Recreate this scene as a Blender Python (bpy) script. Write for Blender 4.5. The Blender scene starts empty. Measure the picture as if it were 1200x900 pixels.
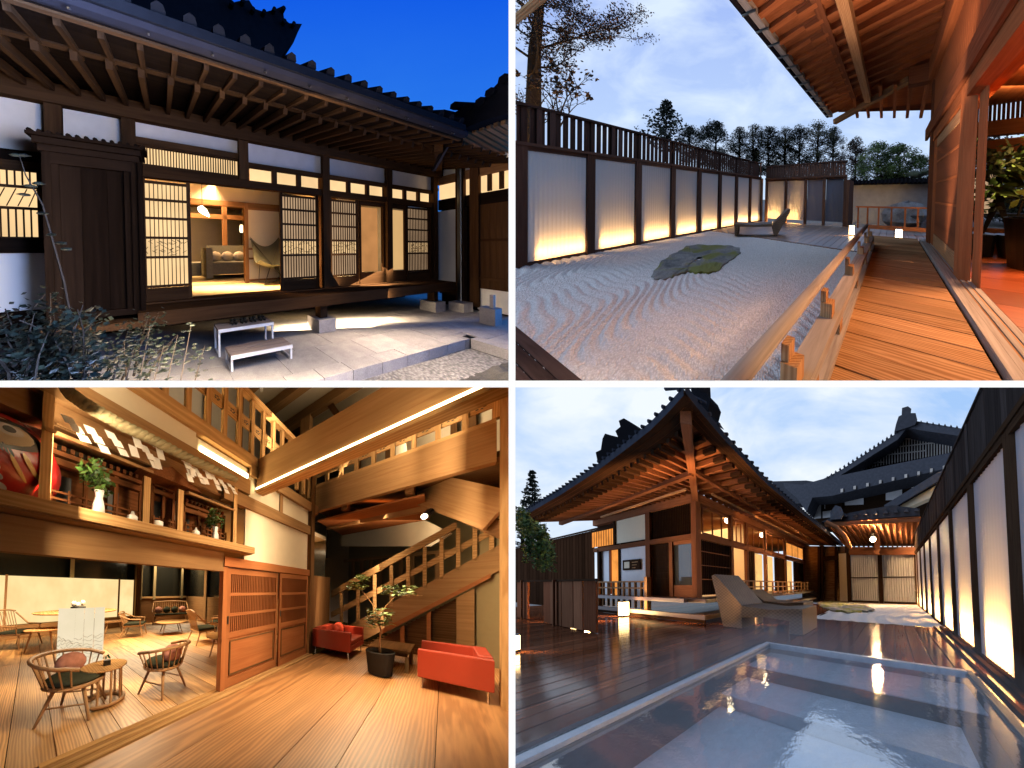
# One cabinet with four stage sets, separated by a white cross-shaped partition:
#   a house front at dusk, a raked gravel garden, a timber lounge, and an open-air bath.
# Each set is modelled in its own building frame (a = along, b = into the set, z = up, in metres,
# z = 0 on that set's floor); the frame's three axes are fixed vectors, the floor of every set is
# gently raked and verticals stand square on it; plans are long and oblique, as in forced-perspective sets.
import bpy, bmesh, math, random
import numpy as np
from mathutils import Vector, Matrix
random.seed(7); np.random.seed(7)
sc = bpy.context.scene
col = sc.collection
R = math.radians
# ---------------------------------------------------------------- camera
F = 1600.0                                   # focal length in pixels of a 1200 px wide picture
cam_d = bpy.data.cameras.new('camera'); cam = bpy.data.objects.new('camera', cam_d); col.objects.link(cam)
cam.location = (0, 0, 0); cam.rotation_euler = (R(90), 0, 0)
cam_d.sensor_width = 36; cam_d.lens = 36 * F / 1200; cam_d.clip_start = 0.05; cam_d.clip_end = 6000
sc.camera = cam
# ---------------------------------------------------------------- world, sun, exposure
w = bpy.data.worlds.new('World'); sc.world = w; w.use_nodes = True
nt = w.node_tree; bg = nt.nodes['Background']
sky = nt.nodes.new('ShaderNodeTexSky'); sky.sky_type = 'NISHITA'; sky.sun_disc = False
sky.sun_elevation = R(3); sky.sun_rotation = R(187)
nt.links.new(sky.outputs[0], bg.inputs[0]); bg.inputs[1].default_value = 0.05
sun_d = bpy.data.lights.new('sun', 'SUN'); sun = bpy.data.objects.new('sun', sun_d); col.objects.link(sun)
sun_d.energy = 1.0; sun_d.angle = R(16); sun_d.color = (.50, .66, 1)      # the blue afterglow, low behind the viewer
sun.rotation_euler = (R(83), 0, R(7))
vs = sc.view_settings; vs.view_transform = 'Standard'; vs.look = 'None'; vs.exposure = 0; vs.gamma = 1
# ---------------------------------------------------------------- the four building frames
class Stage:
    def __init__(s, cx, yh, th, h, sx, sz, f=263.0):
        th = R(th); s.h = h; s.sx = sx; s.sz = sz
        t = math.atan2(450 - yh, F)
        ex = np.array([1, 0, 0.]); ey = (F / f) * np.array([(cx - 600) / F, 1, math.tan(t)]); ez = np.array([0, -math.sin(t), math.cos(t)])
        s.L = np.array([math.cos(th) * ex - math.sin(th) * ey, math.sin(th) * ex + math.cos(th) * ey, ez]).T
        s.Li = np.linalg.inv(s.L)
    def w(s, p):
        return s.L @ np.array([p[0], p[1], p[2] - s.h])
    def at(s, px, py, a=None, b=None, z=None):          # the point of a wall, a floor or a depth plane
        q = s.Li @ np.array([(px - 600) / F, 1, (450 - py) / F])
        k = a / q[0] if a is not None else b / q[1] if b is not None else (z - s.h) / q[2]
        q = q * k; return (q[0], q[1], q[2] + s.h)
S1 = Stage(300, 290, -22.3, 1.3, -1, 1)
S2 = Stage(902, 230, 28.5, 1.4, 1, 1)
S3 = Stage(300, 693, 39.9, 1.5, -1, -1)
S4 = Stage(902, 685, 28.5, 1.4, 1, -1)
ST = S1
EDGE = 0.0108
def U(rnd=1.0): return random.uniform(-rnd, rnd)
# ---------------------------------------------------------------- mesh helpers
class MB:
    def __init__(s): s.v = []; s.f = []; s.t = []; s.r = []
    def add(s, vs_, fs, tc=None, rv=None):
        n = len(s.v); rv = random.random() if rv is None else rv
        s.v += [tuple(p) for p in vs_]
        if tc is None:
            s.t += [tuple(p) for p in vs_]
        else: s.t += tc
        s.r += [rv] * len(vs_)
        s.f += [tuple(i + n for i in f) for f in fs]
        return s
    def box(s, a0, a1, b0, b1, z0, z1, rv=None):
        P = [(a, b, z) for z in (z0, z1) for b in (b0, b1) for a in (a0, a1)]
        d = (abs(a1 - a0), abs(b1 - b0), abs(z1 - z0)); k = d.index(max(d)); o = (U(20), U(20), U(20))
        tc = [tuple(p[(k + i) % 3] + o[i] for i in range(3)) for p in P]
        return s.add(P, [(0, 2, 3, 1), (4, 5, 7, 6), (0, 1, 5, 4), (2, 6, 7, 3), (0, 4, 6, 2), (1, 3, 7, 5)], tc, rv)
    def bar(s, p, q, w_, h_, up=(0, 0, 1), w2=None, h2=None, rv=None):      # squared timber from p to q
        p = Vector(p); q = Vector(q); d = (q - p); ln = d.length; d.normalize(); u = Vector(up); sd = d.cross(u)
        if sd.length < 1e-4: sd = d.cross(Vector((0, 1, 0)))
        sd.normalize(); u = sd.cross(d).normalized(); w2 = w_ if w2 is None else w2; h2 = h_ if h2 is None else h2
        P = []; tc = []; o = (U(20), U(20), U(20))
        for e, W_, H_, l in ((p, w_, h_, 0), (q, w2, h2, ln)):
            for i, j in ((-1, -1), (1, -1), (1, 1), (-1, 1)):
                P.append(tuple(e + sd * (i * W_ / 2) + u * (j * H_ / 2))); tc.append((l + o[0], i * W_ / 2 + o[1], j * H_ / 2 + o[2]))
        return s.add(P, [(0, 3, 2, 1), (4, 5, 6, 7), (0, 1, 5, 4), (1, 2, 6, 5), (2, 3, 7, 6), (3, 0, 4, 7)], tc, rv)
    def tube(s, pts, r, n=7, rv=None, sq=1.0):
        pts = [Vector(p) for p in pts]; m = len(pts)
        rr = r if isinstance(r, (list, tuple)) else [r] * m
        P = []; tc = []; l = 0; o = U(20); pu = None
        for i, p in enumerate(pts):
            d = (pts[min(i + 1, m - 1)] - pts[max(i - 1, 0)]).normalized()
            if pu is None: pu = d.orthogonal().normalized()
            u = (pu - d * pu.dot(d)).normalized(); pu = u; v = d.cross(u)
            if i: l += (p - pts[i - 1]).length
            for k in range(n):
                t = 2 * math.pi * k / n
                P.append(tuple(p + (u * math.cos(t) + v * math.sin(t) * sq) * rr[i])); tc.append((l + o, math.cos(t) * rr[i] + o, math.sin(t) * rr[i]))
        fs = [tuple((i * n + k, i * n + (k + 1) % n, (i + 1) * n + (k + 1) % n, (i + 1) * n + k)) for i in range(m - 1) for k in range(n)]
        fs += [tuple(range(n))[::-1], tuple(range((m - 1) * n, m * n))]
        return s.add(P, fs, tc, rv)
    def lathe(s, c, prof, n=16, sa=1, sb=1, rv=None):
        P = [(c[0] + r * math.cos(2 * math.pi * k / n) * sa, c[1] + r * math.sin(2 * math.pi * k / n) * sb, c[2] + z) for r, z in prof for k in range(n)]
        m = len(prof)
        fs = [(i * n + k, i * n + (k + 1) % n, (i + 1) * n + (k + 1) % n, (i + 1) * n + k) for i in range(m - 1) for k in range(n)]
        fs += [tuple(range(n))[::-1], tuple(range((m - 1) * n, m * n))]
        return s.add(P, fs, None, rv)
    def prism(s, pts, vec, rv=None):                                      # polygon given thickness
        n = len(pts); P = [tuple(p) for p in pts] + [tuple(p[i] + vec[i] for i in range(3)) for p in pts]
        fs = [tuple(range(n))[::-1], tuple(range(n, 2 * n))] + [(i, (i + 1) % n, n + (i + 1) % n, n + i) for i in range(n)]
        return s.add(P, fs, None, rv)
    def sheet(s, fn, nu, nv, rv=None):                                     # a surface from fn(u, v)
        P = [fn(i / nu, j / nv) for j in range(nv + 1) for i in range(nu + 1)]
        return s.add(P, [(j * (nu + 1) + i, j * (nu + 1) + i + 1, (j + 1) * (nu + 1) + i + 1, (j + 1) * (nu + 1) + i) for j in range(nv) for i in range(nu)], None, rv)
    def blob(s, c, r, n=8, sc3=(1, 1, 1), jit=0.0, rv=None):
        m = n // 2 + 1; P = []
        for i in range(m + 1):
            t = math.pi * i / m
            for k in range(n):
                p = 2 * math.pi * k / n; j = 1 + U(jit)
                P.append((c[0] + r * j * math.sin(t) * math.cos(p) * sc3[0], c[1] + r * j * math.sin(t) * math.sin(p) * sc3[1], c[2] - r * j * math.cos(t) * sc3[2]))
        fs = [(i * n + k, i * n + (k + 1) % n, (i + 1) * n + (k + 1) % n, (i + 1) * n + k) for i in range(m) for k in range(n)]
        return s.add(P, fs, None, rv)
    def rot(s, c, ang, i0=0):                                              # turn what was added since vertex i0 about a vertical through c
        ca, sa = math.cos(ang), math.sin(ang)
        for i in range(i0, len(s.v)):
            x, y, z = s.v[i]; x -= c[0]; y -= c[1]; s.v[i] = (c[0] + x * ca - y * sa, c[1] + x * sa + y * ca, z)
        return s
def base_pos(parent):
    return parent['_w'] if parent is not None else (0, 0, 0)
LOC = {}
def to_mesh(mb, name, mat, org, smooth):
    V = np.array(mb.v, dtype=float); V[:, 2] -= ST.h; V = V @ ST.L.T
    lo = V.min(0); hi = V.max(0)
    me = bpy.data.meshes.new(name)
    me.from_pydata((V - org).tolist(), [], mb.f)
    at = me.attributes.new('tc', 'FLOAT_VECTOR', 'POINT'); at.data.foreach_set('vector', np.array(mb.t, dtype=np.float32).ravel())
    at = me.attributes.new('rv', 'FLOAT', 'POINT'); at.data.foreach_set('value', np.array(mb.r, dtype=np.float32))
    me.materials.append(mat)
    if smooth: me.polygons.foreach_set('use_smooth', [True] * len(me.polygons))
    me.update()
    return me, lo, hi
def trim(me, org, lo, hi):
    """End a mesh where the partition of the cabinet stands; None if nothing of it is left."""
    for ax, sg in ((0, ST.sx), (2, ST.sz)):
        l, h_ = (lo[ax] * sg, hi[ax] * sg) if sg > 0 else (-hi[ax], -lo[ax])
        if h_ <= EDGE: return None
        if l < EDGE:
            bm = bmesh.new(); bm.from_mesh(me)
            co = [0, 0, 0]; co[ax] = sg * EDGE - org[ax]; no = [0, 0, 0]; no[ax] = -sg
            bmesh.ops.bisect_plane(bm, geom=bm.verts[:] + bm.edges[:] + bm.faces[:], plane_co=co, plane_no=no, clear_outer=True)
            bm.to_mesh(me); bm.free(); me.update()
            if not me.polygons: return None
    return me
def props(o, label=None, cat=None, group=None, kind=None):
    for k, v in (('label', label), ('category', cat), ('group', group), ('kind', kind)):
        if v: o[k] = v
    return o
def build(name, mb, mat, parent=None, base=None, smooth=False, **kw):
    if parent is not None: org = np.array(LOC[parent.name])
    elif base is not None: org = ST.w(base)
    else:
        V = np.array(mb.v); org = ST.w(((V[:, 0].min() + V[:, 0].max()) / 2, (V[:, 1].min() + V[:, 1].max()) / 2, V[:, 2].min()))
    me, lo, hi = to_mesh(mb, name, mat, org, smooth)
    if trim(me, org, lo, hi) is None:
        bpy.data.meshes.remove(me); return None
    o = bpy.data.objects.new(name, me); col.objects.link(o)
    if parent is not None: o.parent = parent
    else: o.location = org
    LOC[o.name] = tuple(org)
    return props(o, **kw)
def thing(name, base, label, cat, group=None, kind=None):
    o = bpy.data.objects.new(name, None); col.objects.link(o); o.empty_display_size = .1
    p = ST.w(base); o.location = p; LOC[o.name] = tuple(p)
    return props(o, label, cat, group, kind)
class Kit:
    """One mesh shared by alike pieces; put() sets a piece at an offset in the building frame."""
    def __init__(s, name, mb, mat, smooth=False):
        s.name = name; s.st = ST; s.mat = mat
        s.me, s.lo, s.hi = to_mesh(mb, name, mat, ST.L @ np.array([0, 0, -ST.h]), smooth)
        s.zero = ST.L @ np.array([0, 0, -ST.h]); s.used = False
    def put(s, off, parent=None, **kw):
        d = ST.L @ np.array(off, dtype=float); W0 = s.zero + d
        po = np.array(LOC[parent.name]) if parent is not None else np.zeros(3)
        lo, hi = s.lo + d, s.hi + d; me = s.me
        if any((l < EDGE) for l in ((lo[0] if ST.sx > 0 else -hi[0]), (lo[2] if ST.sz > 0 else -hi[2]))):
            me = trim(s.me.copy(), W0, lo, hi)
            if me is None: return None
        o = bpy.data.objects.new(s.name, me); col.objects.link(o)
        if parent is not None: o.parent = parent
        o.location = W0 - po; LOC[o.name] = tuple(W0)
        return props(o, **kw)
def lamp(kind, p, energy, colr, size=.1, to=None, size2=None, spread=None):
    ld = bpy.data.lights.new('lamp_light', kind); o = bpy.data.objects.new('lamp_light', ld); col.objects.link(o)
    P = Vector(ST.w(p)); o.location = P; ld.energy = energy; ld.color = colr
    if kind == 'AREA':
        ld.shape = 'RECTANGLE'; ld.size = size; ld.size_y = size2 or size
        if spread: ld.spread = R(spread)
    else: ld.shadow_soft_size = size
    if to is not None:
        d = Vector(ST.w(to)) - P
        # the long side of a lamp follows the depth of the set
        z = -d.normalized(); y = Vector(ST.L[:, 1]).normalized(); x = y.cross(z)
        if x.length < 1e-3: x = Vector((1, 0, 0))
        x.normalize(); y = z.cross(x); o.rotation_euler = Matrix((x, y, z)).transposed().to_euler()
    return o
WARM = (1, .60, .27); WARMER = (1, .48, .17)
# ---------------------------------------------------------------- materials
def newmat(name):
    m = bpy.data.materials.new(name); m.use_nodes = True; n = m.node_tree; n.nodes.clear()
    out = n.nodes.new('ShaderNodeOutputMaterial'); b = n.nodes.new('ShaderNodeBsdfPrincipled'); b.inputs['Specular IOR Level'].default_value = .04; n.links.new(b.outputs[0], out.inputs[0])
    a = n.nodes.new('ShaderNodeAttribute'); a.attribute_name = 'tc'
    r = n.nodes.new('ShaderNodeAttribute'); r.attribute_name = 'rv'
    return m, n, b, a, r, out
def mapn(n, a, s3):
    v = n.nodes.new('ShaderNodeVectorMath'); v.operation = 'MULTIPLY'; n.links.new(a.outputs['Vector'], v.inputs[0]); v.inputs[1].default_value = s3; return v.outputs[0]
def noise(n, vec, scale, detail=4, rough=.55, dist=0):
    x = n.nodes.new('ShaderNodeTexNoise'); n.links.new(vec, x.inputs['Vector']); x.inputs['Scale'].default_value = scale
    x.inputs['Detail'].default_value = detail; x.inputs['Roughness'].default_value = rough; x.inputs['Distortion'].default_value = dist; return x.outputs[0]
def ramp(n, f, stops):
    x = n.nodes.new('ShaderNodeValToRGB'); n.links.new(f, x.inputs[0]); e = x.color_ramp.elements
    while len(e) < len(stops): e.new(.5)
    for i, (p, c) in enumerate(stops): e[i].position = p; e[i].color = (*c, 1) if len(c) == 3 else c
    return x.outputs[0]
def mixc(n, f, c1, c2, mode='MIX'):
    x = n.nodes.new('ShaderNodeMix'); x.data_type = 'RGBA'; x.blend_type = mode
    for s_, v in ((0, f), (6, c1), (7, c2)):
        if hasattr(v, 'is_output') or hasattr(v, 'links'): n.links.new(v, x.inputs[s_])
        elif s_ == 0: x.inputs[0].default_value = v
        else: x.inputs[s_].default_value = (*v, 1)
    return x.outputs[2]
def bump(n, b, h_, strength=.3, dist=.01):
    x = n.nodes.new('ShaderNodeBump'); n.links.new(h_, x.inputs['Height']); x.inputs['Strength'].default_value = strength; x.inputs['Distance'].default_value = dist
    n.links.new(x.outputs[0], b.inputs['Normal'])
def rvmul(n, r, colr, lo, hi):
    mr = n.nodes.new('ShaderNodeMapRange'); n.links.new(r.outputs['Fac'], mr.inputs[0]); mr.inputs[3].default_value = lo; mr.inputs[4].default_value = hi
    v = n.nodes.new('ShaderNodeVectorMath'); v.operation = 'SCALE'; n.links.new(colr, v.inputs[0]); n.links.new(mr.outputs[0], v.inputs['Scale']); return v.outputs[0]
def wood(name, c1, c2, rough=.55, sc_=1.0, var=.25, bs=.25, figure=False, wear=0.0, wearc=(.3, .3, .32)):
    m, n, b, a, r, out = newmat(name)
    v = mapn(n, a, (1.2 * sc_, 22 * sc_, 22 * sc_)); g = noise(n, v, 1.0, 5, .6, .6)
    v2 = mapn(n, a, (.5 * sc_, 3.2 * sc_, 3.2 * sc_)); g2 = noise(n, v2, 1.0, 3, .5, 1.5)
    if figure:
        wv = n.nodes.new('ShaderNodeTexWave'); wv.wave_type = 'RINGS'; wv.rings_direction = 'X'; n.links.new(mapn(n, a, (.25 * sc_, 1.6 * sc_, 1.6 * sc_)), wv.inputs[0])
        wv.inputs['Scale'].default_value = 9.0; wv.inputs['Distortion'].default_value = 9; wv.inputs['Detail'].default_value = 2.5; wv.inputs['Detail Scale'].default_value = .5
        ad = n.nodes.new('ShaderNodeMath'); ad.operation = 'MULTIPLY_ADD'; n.links.new(wv.outputs['Fac'], ad.inputs[0]); ad.inputs[1].default_value = .30
        mu = n.nodes.new('ShaderNodeMath'); mu.operation = 'MULTIPLY'; n.links.new(g, mu.inputs[0]); mu.inputs[1].default_value = .62; n.links.new(mu.outputs[0], ad.inputs[2]); g = ad.outputs[0]
    c = ramp(n, g, [(.32, c2), (.62, c1)])
    c = mixc(n, g2, c, tuple(x * .62 for x in c1), 'MIX') if not figure else mixc(n, ramp(n, g2, [(.45, (0, 0, 0)), (.75, (.6, .6, .6))]), c, tuple(x * .6 for x in c1))
    if wear: c = mixc(n, ramp(n, noise(n, a.outputs['Vector'], 2.3, 5), [(.5 - wear * .3, (0, 0, 0)), (.75, (wear, wear, wear))]), c, wearc)
    c = rvmul(n, r, c, 1 - var, 1 + var); n.links.new(c, b.inputs['Base Color']); b.inputs['Roughness'].default_value = rough
    if rough >= .5: b.inputs['Specular IOR Level'].default_value = 0.0
    bump(n, b, g, bs, .004); return m
def plain(name, c, rough=.6, metal=0, nz=.12, ns=6, bs=0.0, var=.08, coat=0):
    m, n, b, a, r, out = newmat(name); f = noise(n, a.outputs['Vector'], ns, 5)
    cc = mixc(n, f, tuple(min(1, x * (1 - nz * 1.6)) for x in c), tuple(min(1, x * (1 + nz * 1.6)) for x in c)); cc = rvmul(n, r, cc, 1 - var, 1 + var)
    n.links.new(cc, b.inputs['Base Color']); b.inputs['Roughness'].default_value = rough; b.inputs['Metallic'].default_value = metal
    if rough >= .6: b.inputs['Specular IOR Level'].default_value = 0.0
    if coat: b.inputs['Coat Weight'].default_value = coat
    if bs: bump(n, b, f, bs, .01)
    return m
def emit(name, c, s, nz=0.0, ns=3, stretch=(1, 1, 1), c2=None):
    m, n, b, a, r, out = newmat(name); e = n.nodes.new('ShaderNodeEmission'); e.inputs[1].default_value = s
    if nz: n.links.new(mixc(n, ramp(n, noise(n, mapn(n, a, stretch), ns, 3), [(.35, (0, 0, 0)), (.68, (1, 1, 1))]), c2 or tuple(x * (1 - nz) for x in c), c), e.inputs[0])
    else: e.inputs[0].default_value = (*c, 1)
    n.links.new(e.outputs[0], out.inputs[0]); return m
def sky_mat(name, low, high, cloud, amount, scale, z0, z1, s=1.0, c0=.42, c1_=.68):
    m, n, b, a, r, out = newmat(name); sp = n.nodes.new('ShaderNodeSeparateXYZ'); n.links.new(a.outputs['Vector'], sp.inputs[0])
    mr = n.nodes.new('ShaderNodeMapRange'); n.links.new(sp.outputs[2], mr.inputs[0]); mr.inputs[1].default_value = z0; mr.inputs[2].default_value = z1
    c = mixc(n, mr.outputs[0], low, high)
    f = ramp(n, noise(n, mapn(n, a, (1, 1, 1.7)), scale, 6, .55, .4), [(c0, (0, 0, 0)), (c1_, (amount, amount, amount))])
    c = mixc(n, f, c, cloud); e = n.nodes.new('ShaderNodeEmission'); e.inputs[1].default_value = s; n.links.new(c, e.inputs[0]); n.links.new(e.outputs[0], out.inputs[0]); return m
def stone_mat(name, c1, c2, rough=.85, scale=5, bs=.5, dist=.02, moss=None, mossf=.55, speck=True):
    m, n, b, a, r, out = newmat(name); f = noise(n, a.outputs['Vector'], scale, 8, .62)
    c = ramp(n, f, [(.3, c2), (.7, c1)])
    if speck: c = mixc(n, ramp(n, noise(n, a.outputs['Vector'], scale * 14, 2), [(.35, (.55, .55, .55)), (.7, (1, 1, 1))]), tuple(x * .5 for x in c2), c)
    if moss: c = mixc(n, ramp(n, noise(n, a.outputs['Vector'], scale * .5, 4), [(mossf - .05, (0, 0, 0)), (mossf + .05, (1, 1, 1))]), c, moss)
    c = rvmul(n, r, c, .88, 1.1); n.links.new(c, b.inputs['Base Color']); b.inputs['Roughness'].default_value = rough; bump(n, b, f, bs, dist); return m
def leaf_mat(name, c1, c2, rough=.5):
    m, n, b, a, r, out = newmat(name)
    c = ramp(n, r.outputs['Fac'], [(0, c1), (1, c2)]); n.links.new(c, b.inputs['Base Color']); b.inputs['Roughness'].default_value = rough
    return m
M = {}
M['partition'] = emit('glowing_partition_edge', (1, 1, 1), 1.0)  # front edge emits its own white in place of light falling on it
M['partition_side'] = plain('partition_side', (.75, .75, .75), .8)
def rock_mesh(outline, z0, h_, seed, rings=12, n=72, terr=3):
    random.seed(seed); O = []; m_ = len(outline)
    for i in range(n):
        f = i / n * m_; k = int(f); f -= k; p, q = outline[k % m_], outline[(k + 1) % m_]; O.append((p[0] * (1 - f) + q[0] * f, p[1] * (1 - f) + q[1] * f))
    cx = sum(p[0] for p in O) / n; cy = sum(p[1] for p in O) / n; P = []
    jit = [1 + .025 * math.sin(i * 1.7) + U(.02) for i in range(n)]
    for k in range(rings + 1):
        f = 1.0 if k == 0 else 1 - (k - 1) / rings
        for i, p in enumerate(O):
            g_ = f * (jit[i] if k < 3 else 1); x = cx + (p[0] - cx) * g_; y = cy + (p[1] - cy) * g_
            v = .5 + .3 * math.sin(x * 5.1 + y * 2.3) + .2 * math.sin(y * 9.0 - x * 3.7); v = math.floor(v * terr) / terr * .7 + v * .3
            P.append((x, y, z0 if k == 0 else z0 + h_ * (.55 + .6 * v) * min(1, .75 + .25 * (k - 1)) + U(h_ * .10)))
    mb = MB(); mb.add(P, [(k * n + i, k * n + (i + 1) % n, (k + 1) * n + (i + 1) % n, (k + 1) * n + i) for k in range(rings) for i in range(n)]); return mb
# ---------------------------------------------------------------- the white partition between the four sets
def raw(name, V, Fc, mats, fm=None, **kw):
    me = bpy.data.meshes.new(name); me.from_pydata(V, [], Fc); 
    for x in mats: me.materials.append(x)
    if fm: me.polygons.foreach_set('material_index', fm)
    o = bpy.data.objects.new(name, me); col.objects.link(o); return props(o, **kw)
T = .0105; Y0 = 4.2; Y1 = 1400.0; XX = 420.0
BX = lambda x0, x1, y0, y1, z0, z1: ([(x, y, z) for z in (z0, z1) for y in (y0, y1) for x in (x0, x1)], [(0, 2, 3, 1), (4, 5, 7, 6), (0, 1, 5, 4), (2, 6, 7, 3), (0, 4, 6, 2), (1, 3, 7, 5)])
v_, f_ = BX(-T, T, Y0, Y1, -XX, XX); raw('partition_wall', v_, f_, [M['partition_side'], M['partition']], [0, 0, 1, 0, 0, 0], kind='structure')
for sg in (-1, 1):
    v_, f_ = BX(*sorted((sg * (T + .0001), sg * XX)), Y0 + .0005, Y1, -T, T); raw('partition_floor', v_, f_, [M['partition_side'], M['partition']], [0, 0, 1, 0, 0, 0], kind='structure')
# ---------------------------------------------------------------- skies (one backdrop round each open-air set)
def sky_shell(st, mat, name='sky', Y=1200.0, X=480.0, Z=360.0, top=True):
    g = .0109; sx, sz = st.sx, st.sz; V = []; Fc = []; T_ = []
    xs = [g, X]; z_in, z_out = g, Z
    def wall(fn, nu, nv):
        n = len(V)
        for j in range(nv + 1):
            for i in range(nu + 1):
                p = fn(i / nu, j / nv); V.append((sx * p[0], p[1], sz * p[2])); T_.append((sx * p[0] / 60, p[1] / 60, sz * p[2] / 60))
        Fc.extend([(n + j * (nu + 1) + i, n + j * (nu + 1) + i + 1, n + (j + 1) * (nu + 1) + i + 1, n + (j + 1) * (nu + 1) + i) for j in range(nv) for i in range(nu)])
    L_ = lambda a, b, t: a + (b - a) * t
    wall(lambda u, v: (L_(g, X, u), Y, L_(g, Z, v)), 4, 4)
    wall(lambda u, v: (X, L_(Y0 + .1, Y, u), L_(g, Z, v)), 4, 4)
    wall(lambda u, v: (g, L_(Y0 + .1, Y, u), L_(g, Z, v)), 4, 4)
    zt = Z if sz > 0 else g
    wall(lambda u, v: (L_(g, X, u), L_(Y0 + .1, Y, v), zt), 4, 4)
    me = bpy.data.meshes.new(name); me.from_pydata(V, [], Fc); me.materials.append(mat)
    at = me.attributes.new('tc', 'FLOAT_VECTOR', 'POINT'); at.data.foreach_set('vector', np.array(T_, dtype=np.float32).ravel())
    o = bpy.data.objects.new(name, me); col.objects.link(o); return props(o, kind='structure')
M['sky_dusk'] = sky_mat('sky_dusk', (.035, .25, .86), (.006, .105, .80), (.0, .1, .8), .15, .5, 2.6, 5.8)
M['sky_cloud'] = sky_mat('sky_cloud', (.55, .72, .96), (.33, .46, .88), (.74, .86, 1.0), .85, .75, 2.5, 6.0, 1.08)
M['sky_bath'] = sky_mat('sky_bath', (.52, .68, .90), (.36, .56, .90), (.86, .92, .99), .95, .42, -2.6, -.3, 1.08, .38, .60)
sky_shell(S1, M['sky_dusk']); sky_shell(S2, M['sky_cloud']); sky_shell(S4, M['sky_bath'])
# shared materials
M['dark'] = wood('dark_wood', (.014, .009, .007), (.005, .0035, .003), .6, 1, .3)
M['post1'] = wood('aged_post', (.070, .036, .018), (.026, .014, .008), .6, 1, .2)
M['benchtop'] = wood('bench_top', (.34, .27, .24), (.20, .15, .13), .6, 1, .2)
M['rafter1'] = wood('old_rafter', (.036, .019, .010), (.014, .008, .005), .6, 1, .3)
M['shelter'] = wood('lit_cedar', (.30, .16, .08), (.17, .085, .04), .6, 1, .2)
M['plaster'] = plain('white_plaster', (.72, .72, .74), .9, nz=.06, ns=2.5, bs=.1)
M['stain'] = plain('stained_plaster', (.60, .56, .53), .9, nz=.14, ns=3.0, bs=.1)
M['tile'] = plain('roof_tile', (.008, .008, .010), .75, nz=.2, ns=9, bs=.2, var=.3)
M['paper'] = emit('lit_paper', (1, .66, .32), 1.25, .28, 1.1)
M['paper_dim'] = emit('dim_paper', (.95, .62, .36), .62, .3, 1.5)
M['cut_stone'] = stone_mat('cut_stone', (.50, .47, .45), (.34, .32, .32), .8, 6, .35, .01)
M['rough_stone'] = stone_mat('rough_stone', (.11, .105, .10), (.04, .04, .04), .8, 5, .9, .05)
M['metal_dark'] = plain('dark_metal', (.03, .03, .03), .4, .7)
M['copper'] = plain('copper_gutter', (.014, .013, .017), .6, 0, .2)
M['white_metal'] = plain('white_metal', (.7, .7, .7), .4)
M['tatami'] = plain('tatami', (.60, .50, .30), .8)
M['beige'] = plain('beige_wall', (.62, .55, .42), .9, nz=.05)
M['greyfab'] = plain('grey_fabric', (.16, .16, .14), .95, nz=.2, ns=30, bs=.3)
M['cushion'] = plain('cushion_fabric', (.30, .26, .22), .95, nz=.2, ns=30)
M['leather'] = plain('olive_leather', (.13, .14, .11), .5)
def pt(st, px, py, **k): return st.at(px, py, **k)
def gravel_mat(name, c1, c2, sc_=38, rake=0.0):
    m, n, b, a, r, out = newmat(name)
    vo = n.nodes.new('ShaderNodeTexVoronoi'); n.links.new(a.outputs['Vector'], vo.inputs['Vector']); vo.inputs['Scale'].default_value = sc_
    c = mixc(n, ramp(n, vo.outputs['Distance'], [(.1, (1, 1, 1)), (.75, (.25, .25, .25))]), c2, c1)
    c = mixc(n, ramp(n, vo.outputs['Color'], [(.2, (.75, .75, .75)), (.9, (1, 1, 1))]), tuple(x * .45 for x in c1), c)
    n.links.new(c, b.inputs['Base Color']); b.inputs['Roughness'].default_value = .9
    iv = n.nodes.new('ShaderNodeMath'); iv.operation = 'SUBTRACT'; iv.inputs[0].default_value = 1; n.links.new(vo.outputs['Distance'], iv.inputs[1])
    bump(n, b, iv.outputs[0], .8, .03); return m
def shoji(parent, a0, a1, b, z0, z1, secs, fr, slat, paper, sw=.008, fw=.05, pitch=.052, dep=.03, step=None):
    """sliding door: frame, rows of upright slats split by rails, paper behind; secs = heights (0..1) of the rails."""
    build('stile', MB().box(a0, a0 + fw, b, b + dep, z0, z1), fr, parent); build('stile', MB().box(a1 - fw, a1, b, b + dep, z0, z1), fr, parent)
    zs = [z0 + (z1 - z0) * s_ for s_ in secs]
    for i in range(len(zs)): build('rail', MB().box(a0 + fw, a1 - fw, b + .004, b + dep - .002, zs[i] - .016, zs[i] + .016), slat, parent)
    n = max(2, int((a1 - a0 - 2 * fw) / pitch))
    k = Kit('slat', MB().box(-sw / 2, sw / 2, b + .006, b + .022, zs[0], zs[-1]), slat)
    for i in range(1, n): k.put((a0 + fw + (a1 - a0 - 2 * fw) * i / n, 0, 0), parent)
    build('paper', MB().box(a0 + fw, a1 - fw, b + .026, b + .029, zs[0], zs[-1]), paper, parent)
# ================================================================ SET 1: house front at dusk
ST = S1; s = S1; B = 3.2
M['kerbside'] = gravel_mat('dark_gravel', (.34, .33, .33), (.06, .06, .06), 30)
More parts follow.
